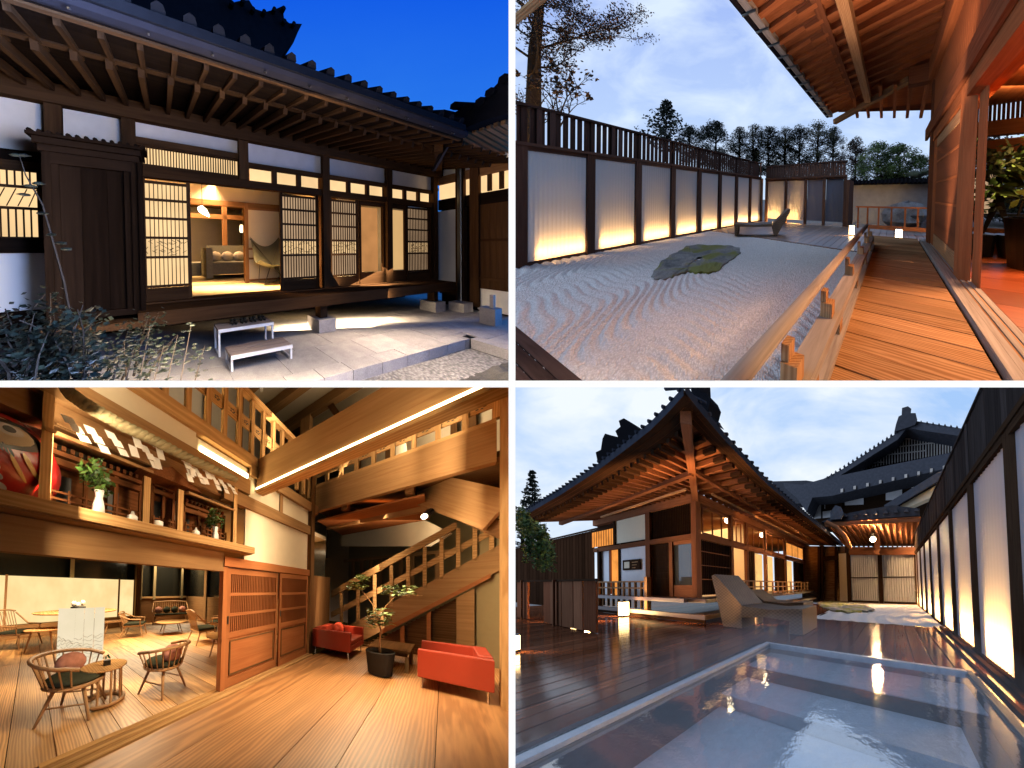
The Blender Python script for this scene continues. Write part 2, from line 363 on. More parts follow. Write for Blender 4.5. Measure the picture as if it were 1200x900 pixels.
# --- ground
build('subsoil', MB().sheet(lambda u, v: (-9 + 24 * u, -1.5 + 12 * v, -.25), 4, 4), M['rough_stone'], kind='structure')
build('path', MB().sheet(lambda u, v: (-8 + 12.2 * u, 1.9 + 1.1 * v, -.005), 30, 6).sheet(lambda u, v: (4.2 + 6 * u, -1 + 4 * v, -.005), 6, 6).sheet(lambda u, v: (-8 + 20 * u, 3.0 + 5 * v, -.006), 6, 6), M['cut_stone'], kind='structure')
build('gravel_bed', MB().sheet(lambda u, v: (-8 + 12.0 * u, -1 + 2.95 * v, -.13), 10, 10), M['kerbside'], kind='structure')
kp = thing('stone_kerb', (1.2, 1.88, 0), 'pale cut stone kerb stepping down from the path to the dark gravel bed', 'kerb')
x = -.9
while x < 4.0:
    ln = .40 + U(.05); x1 = min(x + ln, 4.02)
    build('kerb_stone', MB().box(x + .004, x1 - .004, 1.80, 1.98, -.13, .004 + U(.002)), M['cut_stone'], kp); x = x1
y = 1.80
while y > -.5:
    build('kerb_stone', MB().box(4.02, 4.2, y - .45, y - .01, -.13, .004), M['cut_stone'], kp); y -= .46
pave = thing('stone_paving', (2, 2.2, 0), 'large pale paving slabs between the house and the kerb', 'paving')
for i in range(-2, 8):
    build('paving_slab', MB().box(i * .6 + .003, i * .6 + .597, 1.985, 2.42, -.02, .003 + U(.001)), M['cut_stone'], pave)
    build('paving_slab', MB().box(i * .6 + .303, i * .6 + .897, 2.426, 2.95, -.02, .003 + U(.001)), M['cut_stone'], pave)
for j in range(4):
    build('paving_slab', MB().box(4.21, 5.6, 2.4 - j * .7, 3.09 - j * .7, -.02, .003), M['cut_stone'], pave)
def mound(u, v):
    a0, b0 = 2.9 + 1.5 * u, .55 + .85 * v
    h_ = .20 * max(0, math.sin(math.pi * u)) ** .7 * max(0, math.sin(math.pi * v)) ** .7
    return (a0, b0, -.13 + h_ * (.7 + .5 * math.sin(u * 17 + v * 5) * math.sin(v * 13 - u * 4)) + U(.01) * (h_ > 0))
build('garden_rock', MB().sheet(mound, 26, 18), M['rough_stone'], label='low dark rough rock lying in the gravel bed by the kerb', category='rock') if False else None
o = build('garden_rock', MB().sheet(mound, 26, 18), M['rough_stone']); 
if o: props(o, 'low dark rough rock lying in the gravel bed beside the kerb', 'rock')
# --- the house
H = thing('guest_house', (2, B, 0), 'old timber house with white plaster, lit paper doors and deep dark eaves at dusk', 'house')
ZB = 2.87; posts = [-1.10, -.37, 1.12, 2.63, 4.2, 5.68]
for i, a in enumerate(posts):
    build('post', MB().box(a - .075, a + .075, B - .06, B + .09, {0: .62, 1: .5, 2: 2.30, 3: .4, 4: .6, 5: .3}[i], 2.868), M['post1'], H)
build('header_beam', MB().box(-4.5, 5.9, B - .09, B + .1, ZB, 3.08), M['post1'], H)
build('door_beam', MB().box(-.30, 5.62, B - .045, B + .05, 2.19, 2.30), M['post1'], H)
# plaster and transoms
zl = lambda px, py: s.at(px, py, b=B)[2]
build('plaster_panel', MB().box(-4.5, -1.175, B, B + .04, 2.33, ZB), M['stain'], H)
build('plaster_panel', MB().box(-1.025, -.445, B, B + .04, 2.45, ZB), M['stain'], H)
build('plaster_panel', MB().box(-.295, 1.045, B, B + .04, 2.68, ZB), M['stain'], H)
for a0, a1 in ((1.195, 2.555), (2.705, 4.125), (4.275, 5.605)):
    build('plaster_panel', MB().box(a0, a1, B, B + .04, 2.57, ZB), M['stain'], H)
    build('rail_beam', MB().box(a0, a1, B - .035, B + .05, 2.50, 2.572), M['post1'], H)
    n = 3
    for k in range(n):
        x0 = a0 + (a1 - a0) * k / n; x1 = a0 + (a1 - a0) * (k + 1) / n
        if k: build('strut', MB().box(x0 - .04, x0 + .04, B - .02, B + .05, 2.30, 2.50), M['post1'], H)
        build('transom_pane', MB().box(x0 + .045, x1 - .045, B + .02, B + .03, 2.30, 2.50), M['paper'], H)
build('rail_beam', MB().box(-.295, 1.045, B - .035, B + .05, 2.60, 2.68), M['post1'], H)
# lattice transom over the wide opening
t = build('lattice_transom', MB().box(-.295, 1.045, B - .02, B + .05, 2.27, 2.36).box(-.295, 1.045, B - .02, B + .05, 2.58, 2.602), M['post1'], H)
k = Kit('slat', MB().box(-.007, .007, B - .005, B + .01, 2.36, 2.58), M['post1'])
for i in range(37): k.put((-.28 + i * .0355, 0, 0), H)
build('transom_paper', MB().box(-.295, 1.045, B + .03, B + .035, 2.36, 2.58), M['paper'], H)
# left bay: window and lower plaster
build('rail_beam', MB().box(-4.5, -1.175, B - .03, B + .05, 2.22, 2.33), M['dark'], H)
wdw = build('window', MB().box(-4.5, -1.17, B - .02, B + .05, 1.24, 1.40), M['dark'], H)
W1 = thing('window', (-2, B, 1.4), None, None); del_ = W1; bpy.data.objects.remove(del_)
za, zb, zc_, zd = 1.40, 1.72, 1.95, 2.13
for z in (za, zb, zc_, zd): build('window_rail', MB().box(-4.5, -1.25, B - .012, B + .01, z - .014, z + .014), M['post1'], H)
build('rail_beam', MB().box(-4.5, -1.17, B - .02, B + .05, 2.13, 2.225), M['post1'], H)
build('window_stile', MB().box(-1.27, -1.175, B - .02, B + .05, 1.40, 2.13), M['post1'], H)
k = Kit('slat', MB().box(-.006, .006, B - .008, B + .004, za, zb), M['post1']); k2 = Kit('slat', MB().box(-.006, .006, B - .008, B + .004, zc_, zd), M['post1'])
for i in range(1, 26): k.put((-1.27 - i * .062, 0, 0), H); k2.put((-1.27 - i * .062, 0, 0), H)
build('window_paper', MB().box(-4.5, -1.27, B + .02, B + .025, za, zd), M['paper'], H)
for i in range(13): build('lattice_strip', MB().bar((-1.35 - i * .09, B, zb + .02), (-1.27 - i * .09 if i else -1.28, B, zc_ - .02), .006, .008), M['post1'], H)
build('plaster_panel', MB().box(-4.5, -1.17, B, B + .04, .62, 1.24), M['plaster'], H)
build('sill_beam', MB().box(-4.5, -1.1, B - .05, B + .06, .45, .62), M['dark'], H)
# shutter case projecting from the wall
cb = 2.86
C = [s.at(52, 300, b=cb)[0], s.at(164, 300, b=cb)[0]]
C0, C1 = C
build('shutter_case_side', MB().box(C0, C0 + .07, cb, B, .55, 2.25).box(C1 - .07, C1, cb, B, .55, 2.25).box(C0 + .07, C1 - .07, cb, B, 2.14, 2.25).box(C0 + .07, C1 - .07, cb, B, .55, .62), M['dark'], H)
bw = (C1 - C0 - .14) / 3
for i in range(3): build('board', MB().box(C0 + .07 + bw * i + .002, C0 + .07 + bw * (i + 1) - .002, cb + .04, cb + .06 + U(.003), .62, 2.14), M['dark'], H)
build('case_frame', MB().box(C0 + .07, C0 + .13, cb + .015, cb + .04, .62, 2.14), M['dark'], H); build('case_frame', MB().box(C1 - .14, C1 - .07, cb + .015, cb + .04, .62, 2.14), M['dark'], H)
for j, (z0, z1, o_) in enumerate(((2.25, 2.31, .02), (2.312, 2.37, .05), (2.372, 2.40, .085))):
    build('cornice', MB().box(C0 - o_, C1 + o_ * .7, cb - o_, B, z0, z1), M['dark'], H)
for i in range(14): build('cornice_tile', MB().tube([(C0 - .06 + i * .075, cb - .07, 2.412), (C0 - .06 + i * .075, B, 2.46)], .022, 6), M['dark'], H)
build('case_ledge', MB().box(C0 - .05, C1 + .02, cb - .12, B, .43, .50), M['post1'], H)
build('side_post', MB().box(C1 + .0, C1 + .05, cb - .02, cb + .04, .3, 2.25), M['dark'], H)
# doors and openings
door = lambda nm, lab: thing(nm, (0, B, .6), lab, None)
secs = [.05, .26, .45, .62, .80, .98]
def shoji_door(a0, a1, paper, z0=.60, z1=2.19, bb=B + .0):
    build('door_panel', MB().box(a0 + .04, a1 - .04, bb + .004, bb + .026, z0, z0 + .17), M['post1'], H)
    shoji(H, a0, a1, bb, z0, z1, [.12, .36, .52, .68, .83, .97], M['post1'], M['post1'], paper, pitch=.05, sw=.011)
    # the patterned band
    za_, zb_ = z0 + (z1 - z0) * .375, z0 + (z1 - z0) * .505
    build('pattern_backing', MB().box(a0 + .05, a1 - .05, bb + .0235, bb + .0255, za_, zb_), M['paper'], H)
    n_ = int((a1 - a0) / .05)
    mb = MB()
    for i in range(n_ * 3):
        x0 = a0 + .05 + random.random() * (a1 - a0 - .1); z_ = za_ + random.random() * (zb_ - za_); dx = .05 * random.choice((-1, 1)); dz = .028 * random.choice((-1, 1))
        p1 = (min(max(x0 + dx, a0 + .05), a1 - .05), bb, min(max(z_ + dz, za_), zb_)); mb.bar((x0, bb, z_), p1, .004, .006)
    build('lattice_pattern', mb, M['post1'], H)
shoji_door(-.26, .35, M['paper']); shoji_door(1.74, 2.50, M['paper_dim']); shoji_door(2.74, 3.42, M['paper_dim'])
shoji_door(4.78, 5.55, M['paper_dim'])
for a0, a1 in ((3.45, 4.12), (4.25, 4.75)):
    build('glass_door', MB().box(a0, a0 + .04, B, B + .03, .60, 2.19).box(a1 - .04, a1, B, B + .03, .60, 2.19).box(a0 + .04, a1 - .04, B, B + .03, .60, .82).box(a0 + .04, a1 - .04, B, B + .03, 2.1, 2.19), M['post1'], H)
M['glowing_board'] = emit('glowing_cupboard_door', (.95, .42, .14), .62, .25, 2, (1, 1, 1)); M['cream_blind'] = emit('lit_blind', (1, .60, .24), .72, .1, 2)  # cupboard door and blind emit on their own, standing in for room light
build('cupboard_door', MB().box(3.6, 4.09, B + .14, B + .16, .82, 2.1), M['glowing_board'], H)
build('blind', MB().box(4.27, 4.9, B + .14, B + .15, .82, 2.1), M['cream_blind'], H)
build('door_sill', MB().box(-.3, 5.62, B - .06, B + .12, .54, .60), M['post1'], H)
# veranda deck
build('veranda_edge', MB().box(-.28, 5.62, 2.75, 2.83, .42, .585), M['post1'], H)
for i in range(3): build('veranda_board', MB().box(-.28, 5.62, 2.835 + i * .1, 2.93 + i * .1, .545, .583), M['post1'], H)
build('floor_joist', MB().box(-.28, 5.62, 3.2, 3.4, .28, .53), M['dark'], H)
for a in (.75, 2.26, 3.7, 5.09):
    if a in (2.26, 5.09): build('pier_post', MB().box(a - .03, a + .1, 2.84, 2.97, .2, .43), M['post1'], H); build('pier_stone', MB().prism([(a - .12, 2.76, .004), (a + .2, 2.76, .004), (a + .2, 3.06, .004), (a - .12, 3.06, .004)], (0, 0, .2)), M['cut_stone'], H)
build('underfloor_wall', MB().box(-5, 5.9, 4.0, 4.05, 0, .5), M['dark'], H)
# interior shell
rm = M['beige']
build('room_floor', MB().box(-.3, 6.0, B + .12, 4.4, .50, .57), M['tatami'], H)
build('room_floor', MB().box(-.3, 6.0, 4.4, 7.6, .52, .60), M['tatami'], H)
build('room_ceiling', MB().box(-.3, 6.0, B + .06, 7.6, 2.62, 2.68), M['shelter'], H)
build('room_wall', MB().box(-.36, -.30, B + .06, 7.6, .57, 2.62), rm, H); build('room_wall', MB().box(5.98, 6.02, B + .1, 7.6, .3, 2.62), rm, H); build('room_wall', MB().box(3.2, 5.98, 3.5, 3.54, .6, 2.62), rm, H)
build('room_wall', MB().box(-.36, 6.0, 7.6, 7.66, .57, 2.62), rm, H)
build('room_wall', MB().box(2.55, 2.6, 3.4, 7.6, .57, 2.62), rm, H)
IB = 4.4
build('inner_lintel', MB().box(-.3, 2.6, IB - .05, IB + .05, 2.12, 2.22), M['shelter'], H)
build('room_wall', MB().box(-.3, 2.6, IB - .02, IB + .02, 2.22, 2.62), rm, H)
i0 = s.at(289, 300, b=IB)[0]
build('inner_post', MB().box(i0 - .05, i0 + .03, IB - .06, IB + .06, .57, 2.2), M['shelter'], H)
M['cream'] = plain('cream_paper_panel', (.72, .66, .52), .9, nz=.04)
build('inner_sliding_door', MB().box(i0 + .03, 2.55, IB - .015, IB + .015, .6, 2.12), M['cream'], H)
for z in (.6, 1.05, 1.25, 2.08): build('rail', MB().box(i0 + .03, 2.55, IB - .03, IB - .016, z, z + .04), M['shelter'], H)
ip = s.at(262, 300, b=6.2)[0]
build('inner_post', MB().box(ip, ip + .12, 6.2, 6.32, .6, 2.62), M['shelter'], H)
build('inner_lintel', MB().box(-.3, 2.5, 6.2, 6.3, 2.1, 2.22), M['shelter'], H)
for i in range(9): build('ceiling_batten', MB().box(-.3, 2.5, 3.35 + i * .45, 3.39 + i * .45, 2.58, 2.619), M['shelter'], H)
# --- eaves
def rz(b): return 3.10 - (B - b) * .27         # underside of the roof
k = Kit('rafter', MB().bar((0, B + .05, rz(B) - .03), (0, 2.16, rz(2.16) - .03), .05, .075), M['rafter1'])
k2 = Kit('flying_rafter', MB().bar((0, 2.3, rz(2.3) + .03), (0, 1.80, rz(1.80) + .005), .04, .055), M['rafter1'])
i = -3.2
while i < 5.7:
    k.put((i, 0, 0), H); k2.put((i + .02, 0, 0), H); i += .235
build('eave_board', MB().bar((-4.5, 2.17, rz(2.17) + .03), (4.3, 2.17, rz(2.17) + .03), .05, .06), M['rafter1'], H)
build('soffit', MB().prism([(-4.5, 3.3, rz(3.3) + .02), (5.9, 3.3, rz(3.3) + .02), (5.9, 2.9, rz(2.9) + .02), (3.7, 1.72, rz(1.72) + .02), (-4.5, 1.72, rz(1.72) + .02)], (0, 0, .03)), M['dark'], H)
build('fascia', MB().bar((-4.5, 1.74, rz(1.74) + .035), (3.66, 1.74, rz(1.74) + .035), .03, .07), M['post1'], H)
g = MB()
for i in range(14): pass
build('gutter', MB().tube([(-4.5, 1.66, rz(1.7) - .0 + .045), (3.6, 1.66, rz(1.7) + .045)], .045, 8), M['copper'], H)
for i in range(16): build('gutter_bracket', MB().bar((-3 + i * .42, 1.72, rz(1.7) + .06), (-3 + i * .42, 1.62, rz(1.7) - .02), .01, .01), M['metal_dark'], H)
def roofp(a, b): return rz(1.7) + .10 + (b - 1.66) * .52
build('roof_base', MB().prism([(-4.5, 1.64, roofp(0, 1.64)), (3.5, 1.64, roofp(0, 1.64)), (7.0, 5.0, roofp(0, 5.0)), (-4.5, 5.0, roofp(0, 5.0))], (0, 0, .03)), M['tile'], H)
k = Kit('roof_tile', MB().tube([(0, 1.60, roofp(0, 1.62) + .055), (0, 2.7, roofp(0, 2.7) + .055)], .048, 7), M['tile'])
i = -3.0
while i < 3.5: k.put((i, 0, 0), H); i += .20
build('roof_edge', MB().box(-4.5, 3.5, 1.60, 1.66, roofp(0, 1.6) - .02, roofp(0, 1.6) + .05), M['tile'], H)
# upper roof seen as a black gable end above the eave
ub = 4.6
pp = [(0, -200), (265, -60), (272, 3), (285, 0), (292, 0), (298, 10), (310, 14), (322, 11), (331, 7), (333, 22), (339, 27), (354, 28), (349, 38), (344, 50), (338, 56), (330, 66), (318, 80), (300, 100), (0, 100)]
P3 = [s.at(x_, y_, b=ub) for x_, y_ in pp]
U_ = thing('upper_roof', s.at(250, 60, b=ub), 'black tiled gable end of the upper roof rising above the eave', 'roof')
build('gable', MB().prism(P3, (0, 2.5, 0)), M['tile'], U_)
for x_, y_ in ((272, 3), (285, 0), (297, 10), (310, 13), (322, 10), (333, 9), (334, 24), (345, 27)):
    q = s.at(x_, y_, b=ub - .1); build('ridge_tile', MB().tube([q, (q[0], q[1] + .8, q[2])], .05, 7), M['tile'], U_)
# --- right wing
WG = thing('right_wing', (5.9, 2.9, 0), 'short wing at right angles with plaster, dark post and warm lit upper panes', 'house wing')
AW = 5.9
bw_ = lambda px: s.at(px, 300, a=AW)[1]
zw_ = lambda px, py: s.at(px, py, a=AW)[2]
build('plaster_panel', MB().box(AW, AW + .04, bw_(536), B + .07, zw_(520, 330), zw_(520, 247)), M['plaster'], WG)
build('skirting_board', MB().box(AW, AW + .05, bw_(536), B, .25, zw_(520, 331)), M['post1'], WG)
build('rail_beam', MB().box(AW - .03, AW + .05, 1.0, B, zw_(520, 246), zw_(520, 234)), M['dark'], WG)
for px in (541, 558): build('post', MB().box(AW - .08, AW + .06, bw_(px) - .07, bw_(px) + .07, .1, 3.0), M['post1'], WG)
build('plaster_panel', MB().box(AW, AW + .03, 1.0, B, 2.9, 3.3), M['plaster'], WG)
build('header_beam', MB().box(AW - .04, AW + .06, 1.0, B, 2.72, 2.9), M['shelter'], WG)
build('lit_wall', MB().box(AW + .02, AW + .05, 1.0, B, zw_(520, 233), 2.72), M['paper'], WG)
for px in (560, 574, 588): build('strut', MB().box(AW - .02, AW + .019, bw_(px) - .03, bw_(px) + .03, zw_(520, 233), 2.72), M['post1'], WG)
GB = bw_(560)
gt = thing('board_gate', (AW, 2.4, 0), 'brown vertical board gate with two rails beside the dark post', 'gate')
k = Kit('board', MB().box(AW - .02, AW, 0, .088, .48, 2.15), M['post1'])
for i in range(16): k.put((U(.004), GB - .1 - i * .09, 0), gt)
for z in (1.42, .66): build('rail', MB().box(AW - .05, AW - .022, 1.0, GB, z, z + .05), M['post1'], gt)
build('gate_foot', MB().box(AW - .01, AW + .01, 1.0, GB, .05, .48), M['white_metal'], gt)
build('gate_light', MB().box(AW + .05, AW + .07, 1.0, GB, 2.2, 2.45), M['paper'], gt)
o = build('post_base', MB().box(AW - .42, AW - .1, bw_(546) - .16, bw_(546) + .1, 0, .18), M['cut_stone']); props(o, 'square pale stone block under the dark corner post', 'stone block') if o else 0
q = s.at(584, 382, z=0)
o = build('lamp_block', MB().box(q[0] - .1, q[0] + .12, q[1], q[1] + .2, 0, .28).box(q[0] - .02, q[0] + .04, q[1] + .05, q[1] + .1,   .281, .5), M['cut_stone']); props(o, 'small pale footing block by the board gate', 'block') if o else 0
dp = thing('downpipe', (5.5, 2.7, 0), 'dark rain downpipe running down the corner post to the ground', 'downpipe')
q0 = s.at(538, 175, b=2.75); q1 = (q0[0], 2.75, .12)
build('pipe', MB().tube([q0, q1, (q1[0] - .25, 2.68, .02)], .035, 8), M['metal_dark'], dp)
rc = thing('rain_chain', s.at(505, 200, b=2.3), 'crumpled pale sheet metal trough hanging under the roof corner', 'rain trough')
build('trough', MB().bar(s.at(528, 160, b=2.0), s.at(508, 200, b=2.1), .16, .03, w2=.05), M['copper'], rc)
# wing eave: rafters run along a
we = [s.at(x_, y_, a=4.3) for x_, y_ in ((520, 150), (545, 132), (566, 118), (578, 100), (600, 88))]
build('wing_roof', MB().prism([s.at(x_, y_, a=4.3) for x_, y_ in ((505, 141), (520, 128), (528, 134), (545, 125), (565, 117), (578, 103), (588, 92), (604, 89), (604, 130), (570, 140), (545, 150), (520, 156))], (2.6, 0, .25)), M['tile'], WG)
for i in range(9):
    t_ = i / 8; p0 = s.at(530 + 68 * t_, 160 + 6 * t_ - 25 * t_, a=4.6)
    build('rafter', MB().bar(p0, (AW + .05, p0[1] + .05, 3.05), .05, .07), M['shelter'], WG)
for (x_, y_) in ((532, 124), (548, 126), (562, 119), (574, 108), (590, 92)):
    q = s.at(x_, y_, a=4.25); build('ridge_tile', MB().tube([q, (q[0] + .7, q[1], q[2] + .15)], .06, 6), M['tile'], WG)
build('valley_beam', MB().bar(s.at(514, 172, b=2.0), (AW, B, 3.0), .1, .12), M['post1'], WG)
build('plaster_panel', MB().box(5.62, 5.9, B + .02, B + .06, .3, 2.87), M['plaster'], WG); build('rear_boarding', MB().box(AW + .09, AW + .13, -1, B, 0, 3.2), M['dark'], WG)
# --- step benches
def bench(a0, a1, b0, b1, z, lab):
    t = thing('step_bench', ((a0 + a1) / 2, (b0 + b1) / 2, 0), lab, 'step bench', 'white framed step benches before the doorway')
    n = 3; w_ = (b1 - b0) / n
    for i in range(n): build('seat_slat', MB().box(a0, a1, b0 + i * w_ + .004, b0 + (i + 1) * w_ - .004, z - .03, z), M['benchtop'], t)
    build('edge_rail', MB().box(a0, a1, b0 - .014, b0, z - .035, z + .003), M['white_metal'], t)
    for a in (a0 + .012, a1 - .012):
        for b in (b0 + .012, b1 - .012): build('leg', MB().box(a - .012, a + .012, b - .012, b + .012, 0.004, z - .03), M['white_metal'], t)
        build('foot_bar', MB().box(a - .012, a + .012, b0 + .024, b1 - .024, 0.004, .028), M['white_metal'], t)
q = s.at(250, 405, z=0); q2 = s.at(324, 372, b=q[1])
zt = s.at(262, 377, a=q[0])[2]
bench(.57, 1.30, 2.62, 2.86, .33, 'upper long step bench with pairs of slippers on top')
bench(.62, 1.36, 2.26, 2.50, .17, 'lower step bench, empty, in front of the taller bench')
for i in range(4):
    a = .80 + i * .13
    mb = MB()
    for d in (-.025, .025): mb.blob((a + d, 2.74, .35), .06, 8, (.40, 1.0, .32)); mb.blob((a + d, 2.77, .372), .035, 8, (.7, 1.0, .6))
    o = build('slippers', mb, M['metal_dark'], smooth=True); props(o, ['leftmost', 'second from the left', 'third from the left', 'rightmost'][i] + ' pair of dark slippers on the upper step bench', 'slippers', 'slippers in a row on the upper step bench') if o else 0
# --- furniture inside
def sofa(c, w_, d_, lab, arms=True, face=-1, hh=.62):
    a, b = c; z = .6; t = thing('sofa', (a, b, z), lab, 'sofa')
    build('seat', MB().box(a - w_ / 2 + .14, a + w_ / 2 - .14, b - d_ / 2, b + d_ / 2 - .2, z + .1, z + .36), M['greyfab'], t)
    build('backrest', MB().box(a - w_ / 2 + .14, a + w_ / 2 - .14, b + d_ / 2 - .2, b + d_ / 2, z + .1, z + hh), M['greyfab'], t)
    for sg in (0, 1): build('armrest', MB().box(a - w_ / 2 + sg * (w_ - .14), a - w_ / 2 + .14 + sg * (w_ - .14), b - d_ / 2, b + d_ / 2, z + .03, z + hh - .06), M['greyfab'], t)
    for i in range(4):
        i0_ = MB(); i0_.blob((a - w_ / 2 + .3 + i * (w_ - .6) / 3, b + d_ / 2 - .3, z + .48), .16, 8, (1, .4, .8)); build('cushion', i0_, M['cushion'], t, smooth=True)
    return t
qs = s.at(261, 323, z=.6)
sofa((qs[0] + .25, qs[1] - .2), 1.5, .8, 'dark grey fabric sofa with cushions in the lit room', hh=.75)
q = s.at(233, 323, z=.6)
o = build('ottoman', MB().box(q[0] - .35, q[0] + .42, q[1] - .05, q[1] + .5, .6, .92), M['greyfab']); props(o, 'square grey ottoman in front of the sofa', 'ottoman') if o else 0
q = s.at(316, 331, z=.58)
bc = thing('butterfly_chair', (q[0], q[1], .58), 'olive leather butterfly chair with thin crossed metal legs by the doorway', 'chair')
cx_, cy_ = q[0], q[1]
def sling(u, v):
    x_ = (u - .5); y_ = v
    zz = .42 + .5 * max(0, (v - .35)) ** 1.1 * 1.3 + .9 * x_ * x_ * (1 if v > .5 else .5) - .08 * math.sin(math.pi * v)
    return (cx_ + x_ * (.72 - .1 * abs(v - .5)) - .0, cy_ - .3 + y_ * .5, .58 + zz * .9)
build('seat_sling', MB().sheet(sling, 10, 10), M['leather'], bc, smooth=True)
for sg in (-1, 1):
    build('leg', MB().tube([(cx_ + sg * .33, cy_ - .28, .58 + .45), (cx_ + sg * .2, cy_ + .1, .59), (cx_ - sg * .25, cy_ - .3, .59)], .009, 5), M['metal_dark'], bc)
    build('leg', MB().tube([(cx_ + sg * .34, cy_ + .2, .58 + .9), (cx_ - sg * .25, cy_ - .3, .59)], .009, 5), M['metal_dark'], bc)
q = s.at(237, 248, b=3.9)
M['lampglow'] = emit('lamp_glass', (1, .80, .48), 14)
M['lampglow2'] = emit('lamp_glass_soft', (1, .72, .38), 5)
lt = thing('pendant_lamp', q, 'bright curved pendant lamp hanging in the open doorway', 'lamp')
build('lamp_shade', MB().tube([(q[0] - .07, q[1], q[2] + .06), (q[0] - .03, q[1], q[2] + .05), (q[0] + .04, q[1], q[2]), (q[0] + .12, q[1], q[2] - .08)], [.02, .06, .055, .01], 8), M['lampglow'], lt, smooth=True)
build('cord', MB().tube([(q[0], q[1], q[2] + .05), (q[0], q[1], 2.6)], .006, 5), M['metal_dark'], lt)
q = s.at(283, 268, b=6.9)
wl = thing('wall_lamp', q, 'small glowing lamp on the far wall of the sitting room', 'lamp'); build('lamp_shade', MB().lathe((q[0], q[1], q[2] - .12), [(.05, 0), (.07, .1), (.05, .24)], 10), M['lampglow2'], wl)
lamp('AREA', (1.2, 3.95, 2.5), 480, WARM, .8, to=(1.2, 3.95, 0), size2=4, spread=140)
lamp('AREA', (1.2, 6.0, 2.55), 620, WARM, 1.6, to=(1.2, 6.0, 0), size2=8)
lamp('AREA', (4.2, 4.4, 2.55), 110, WARM, 1.6, to=(4.2, 4.4, 0), size2=8)
# eave lights that rake the path and rafters, with a blue fill added between
lamp('AREA', (3.0, 2.4, 1.9), 6, WARM, .3, to=(3.0, 2.4, 4), size2=5)
lamp('AREA', (.8, .8, 2.0), 1000, (.42, .58, 1), 1.2, to=(1.6, 3.2, 1.7), size2=1.2)  # unseen blue lamp added to brighten the house front, in place of skylight
lamp('AREA', (3.0, 1.75, 2.2), 170, (1, .76, .54), .25, to=(3.0, 1.75, 0), size2=9, spread=95)
# --- shrub in the near corner
def shrub(base, stems, leaves, R_, H_, lab, mat, stemmat, lsz=.05, seed=3):
    random.seed(seed)
    t = thing('garden_shrub', base, lab, 'shrub'); mb = MB(); lf = MB()
    for i in range(stems):
        a = base[0] + U(R_ * .8); b = base[1] + U(.25); top = H_ * random.uniform(.4, 1.0)
        dx = U(.35); pts = [(a, b, base[2]), (a + dx * .3, b + U(.05), base[2] + top * .4), (a + dx * .7, b + U(.08), base[2] + top * .75), (a + dx, b + U(.1), base[2] + top)]
        mb.tube(pts, [.012, .009, .006, .003], 5)
        for k in range(leaves):
            f = random.uniform(.15, 1); sgm = min(2, int(f * 3)); fr = f * 3 - sgm; p = [pts[sgm][j] * (1 - fr) + pts[sgm + 1][j] * fr + U(.11 if j != 2 else .06) for j in range(3)]
            an = random.uniform(0, 6.28); l = lsz * random.uniform(.6, 1.3); ca, sa = math.cos(an), math.sin(an); dz = U(.6)
            d = (ca * l, sa * l * .5, dz * l); sd = (-sa * l * .4, ca * l * .2, l * .18); up = (0, 0, l * .15)
            P = [p, [p[j] + d[j] * .5 + sd[j] for j in range(3)], [p[j] + d[j] for j in range(3)], [p[j] + d[j] * .5 - sd[j] for j in range(3)], [p[j] + d[j] * .5 + up[j] * -1 for j in range(3)]]
            lf.add(P, [(0, 1, 4), (1, 2, 4), (2, 3, 4), (3, 0, 4)])
    build('stem', mb, stemmat, t); build('foliage', lf, mat, t, kind='stuff')
    return t
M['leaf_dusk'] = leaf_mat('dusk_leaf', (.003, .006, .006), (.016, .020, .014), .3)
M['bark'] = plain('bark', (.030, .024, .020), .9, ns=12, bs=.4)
def to_shrub(px, py, b): return s.at(px, py, b=b)
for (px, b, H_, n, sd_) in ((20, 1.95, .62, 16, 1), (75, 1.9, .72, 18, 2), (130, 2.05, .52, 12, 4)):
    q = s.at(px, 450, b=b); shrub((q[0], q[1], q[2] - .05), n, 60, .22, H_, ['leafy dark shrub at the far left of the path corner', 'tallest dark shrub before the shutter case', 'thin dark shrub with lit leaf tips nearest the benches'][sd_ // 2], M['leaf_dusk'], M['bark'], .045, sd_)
q = s.at(95, 440, b=1.95); q2 = s.at(22, 180, b=1.95)
tw = thing('garden_twig', q, 'single tall bare twig with curled tips before the dark shutter case', 'twig')
build('stem', MB().tube([q, s.at(75, 330, b=1.95), s.at(50, 240, b=1.95), s.at(30, 205, b=1.95), q2], [.009, .008, .006, .004, .002], 5), M['bark'], tw)
random.seed(11); lf = MB()
for px, py in ((60, 275), (72, 285), (78, 292), (20, 182), (28, 182), (35, 218), (50, 250), (45, 215), (28, 228)):
    p = s.at(px, py, b=1.95); lf.blob(p, .03, 6, (1.2, .4, .35), .2)
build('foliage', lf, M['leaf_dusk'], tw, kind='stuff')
lf = MB(); st_ = MB()
for i in range(7):
    x0 = 130 + i * 16; y0 = 425 - 12 * (i % 3); p0 = s.at(x0, 455, b=1.7); p1 = s.at(x0 + 14, y0 - 20, b=1.75); st_.tube([p0, p1], [.006, .002], 4)
    for k in range(16):
        p = [p0[j] + (p1[j] - p0[j]) * random.uniform(.3, 1.05) + U(.06) for j in range(3)]; lf.blob(p, .018, 5, (1.3, .6, .35), .3)
tw = thing('low_twigs', s.at(190, 446, b=1.7), 'low spreading twigs with small lit leaves at the kerb', 'plant')
build('stem', st_, M['bark'], tw); build('foliage', lf, M['leaf_dusk'], tw, kind='stuff')
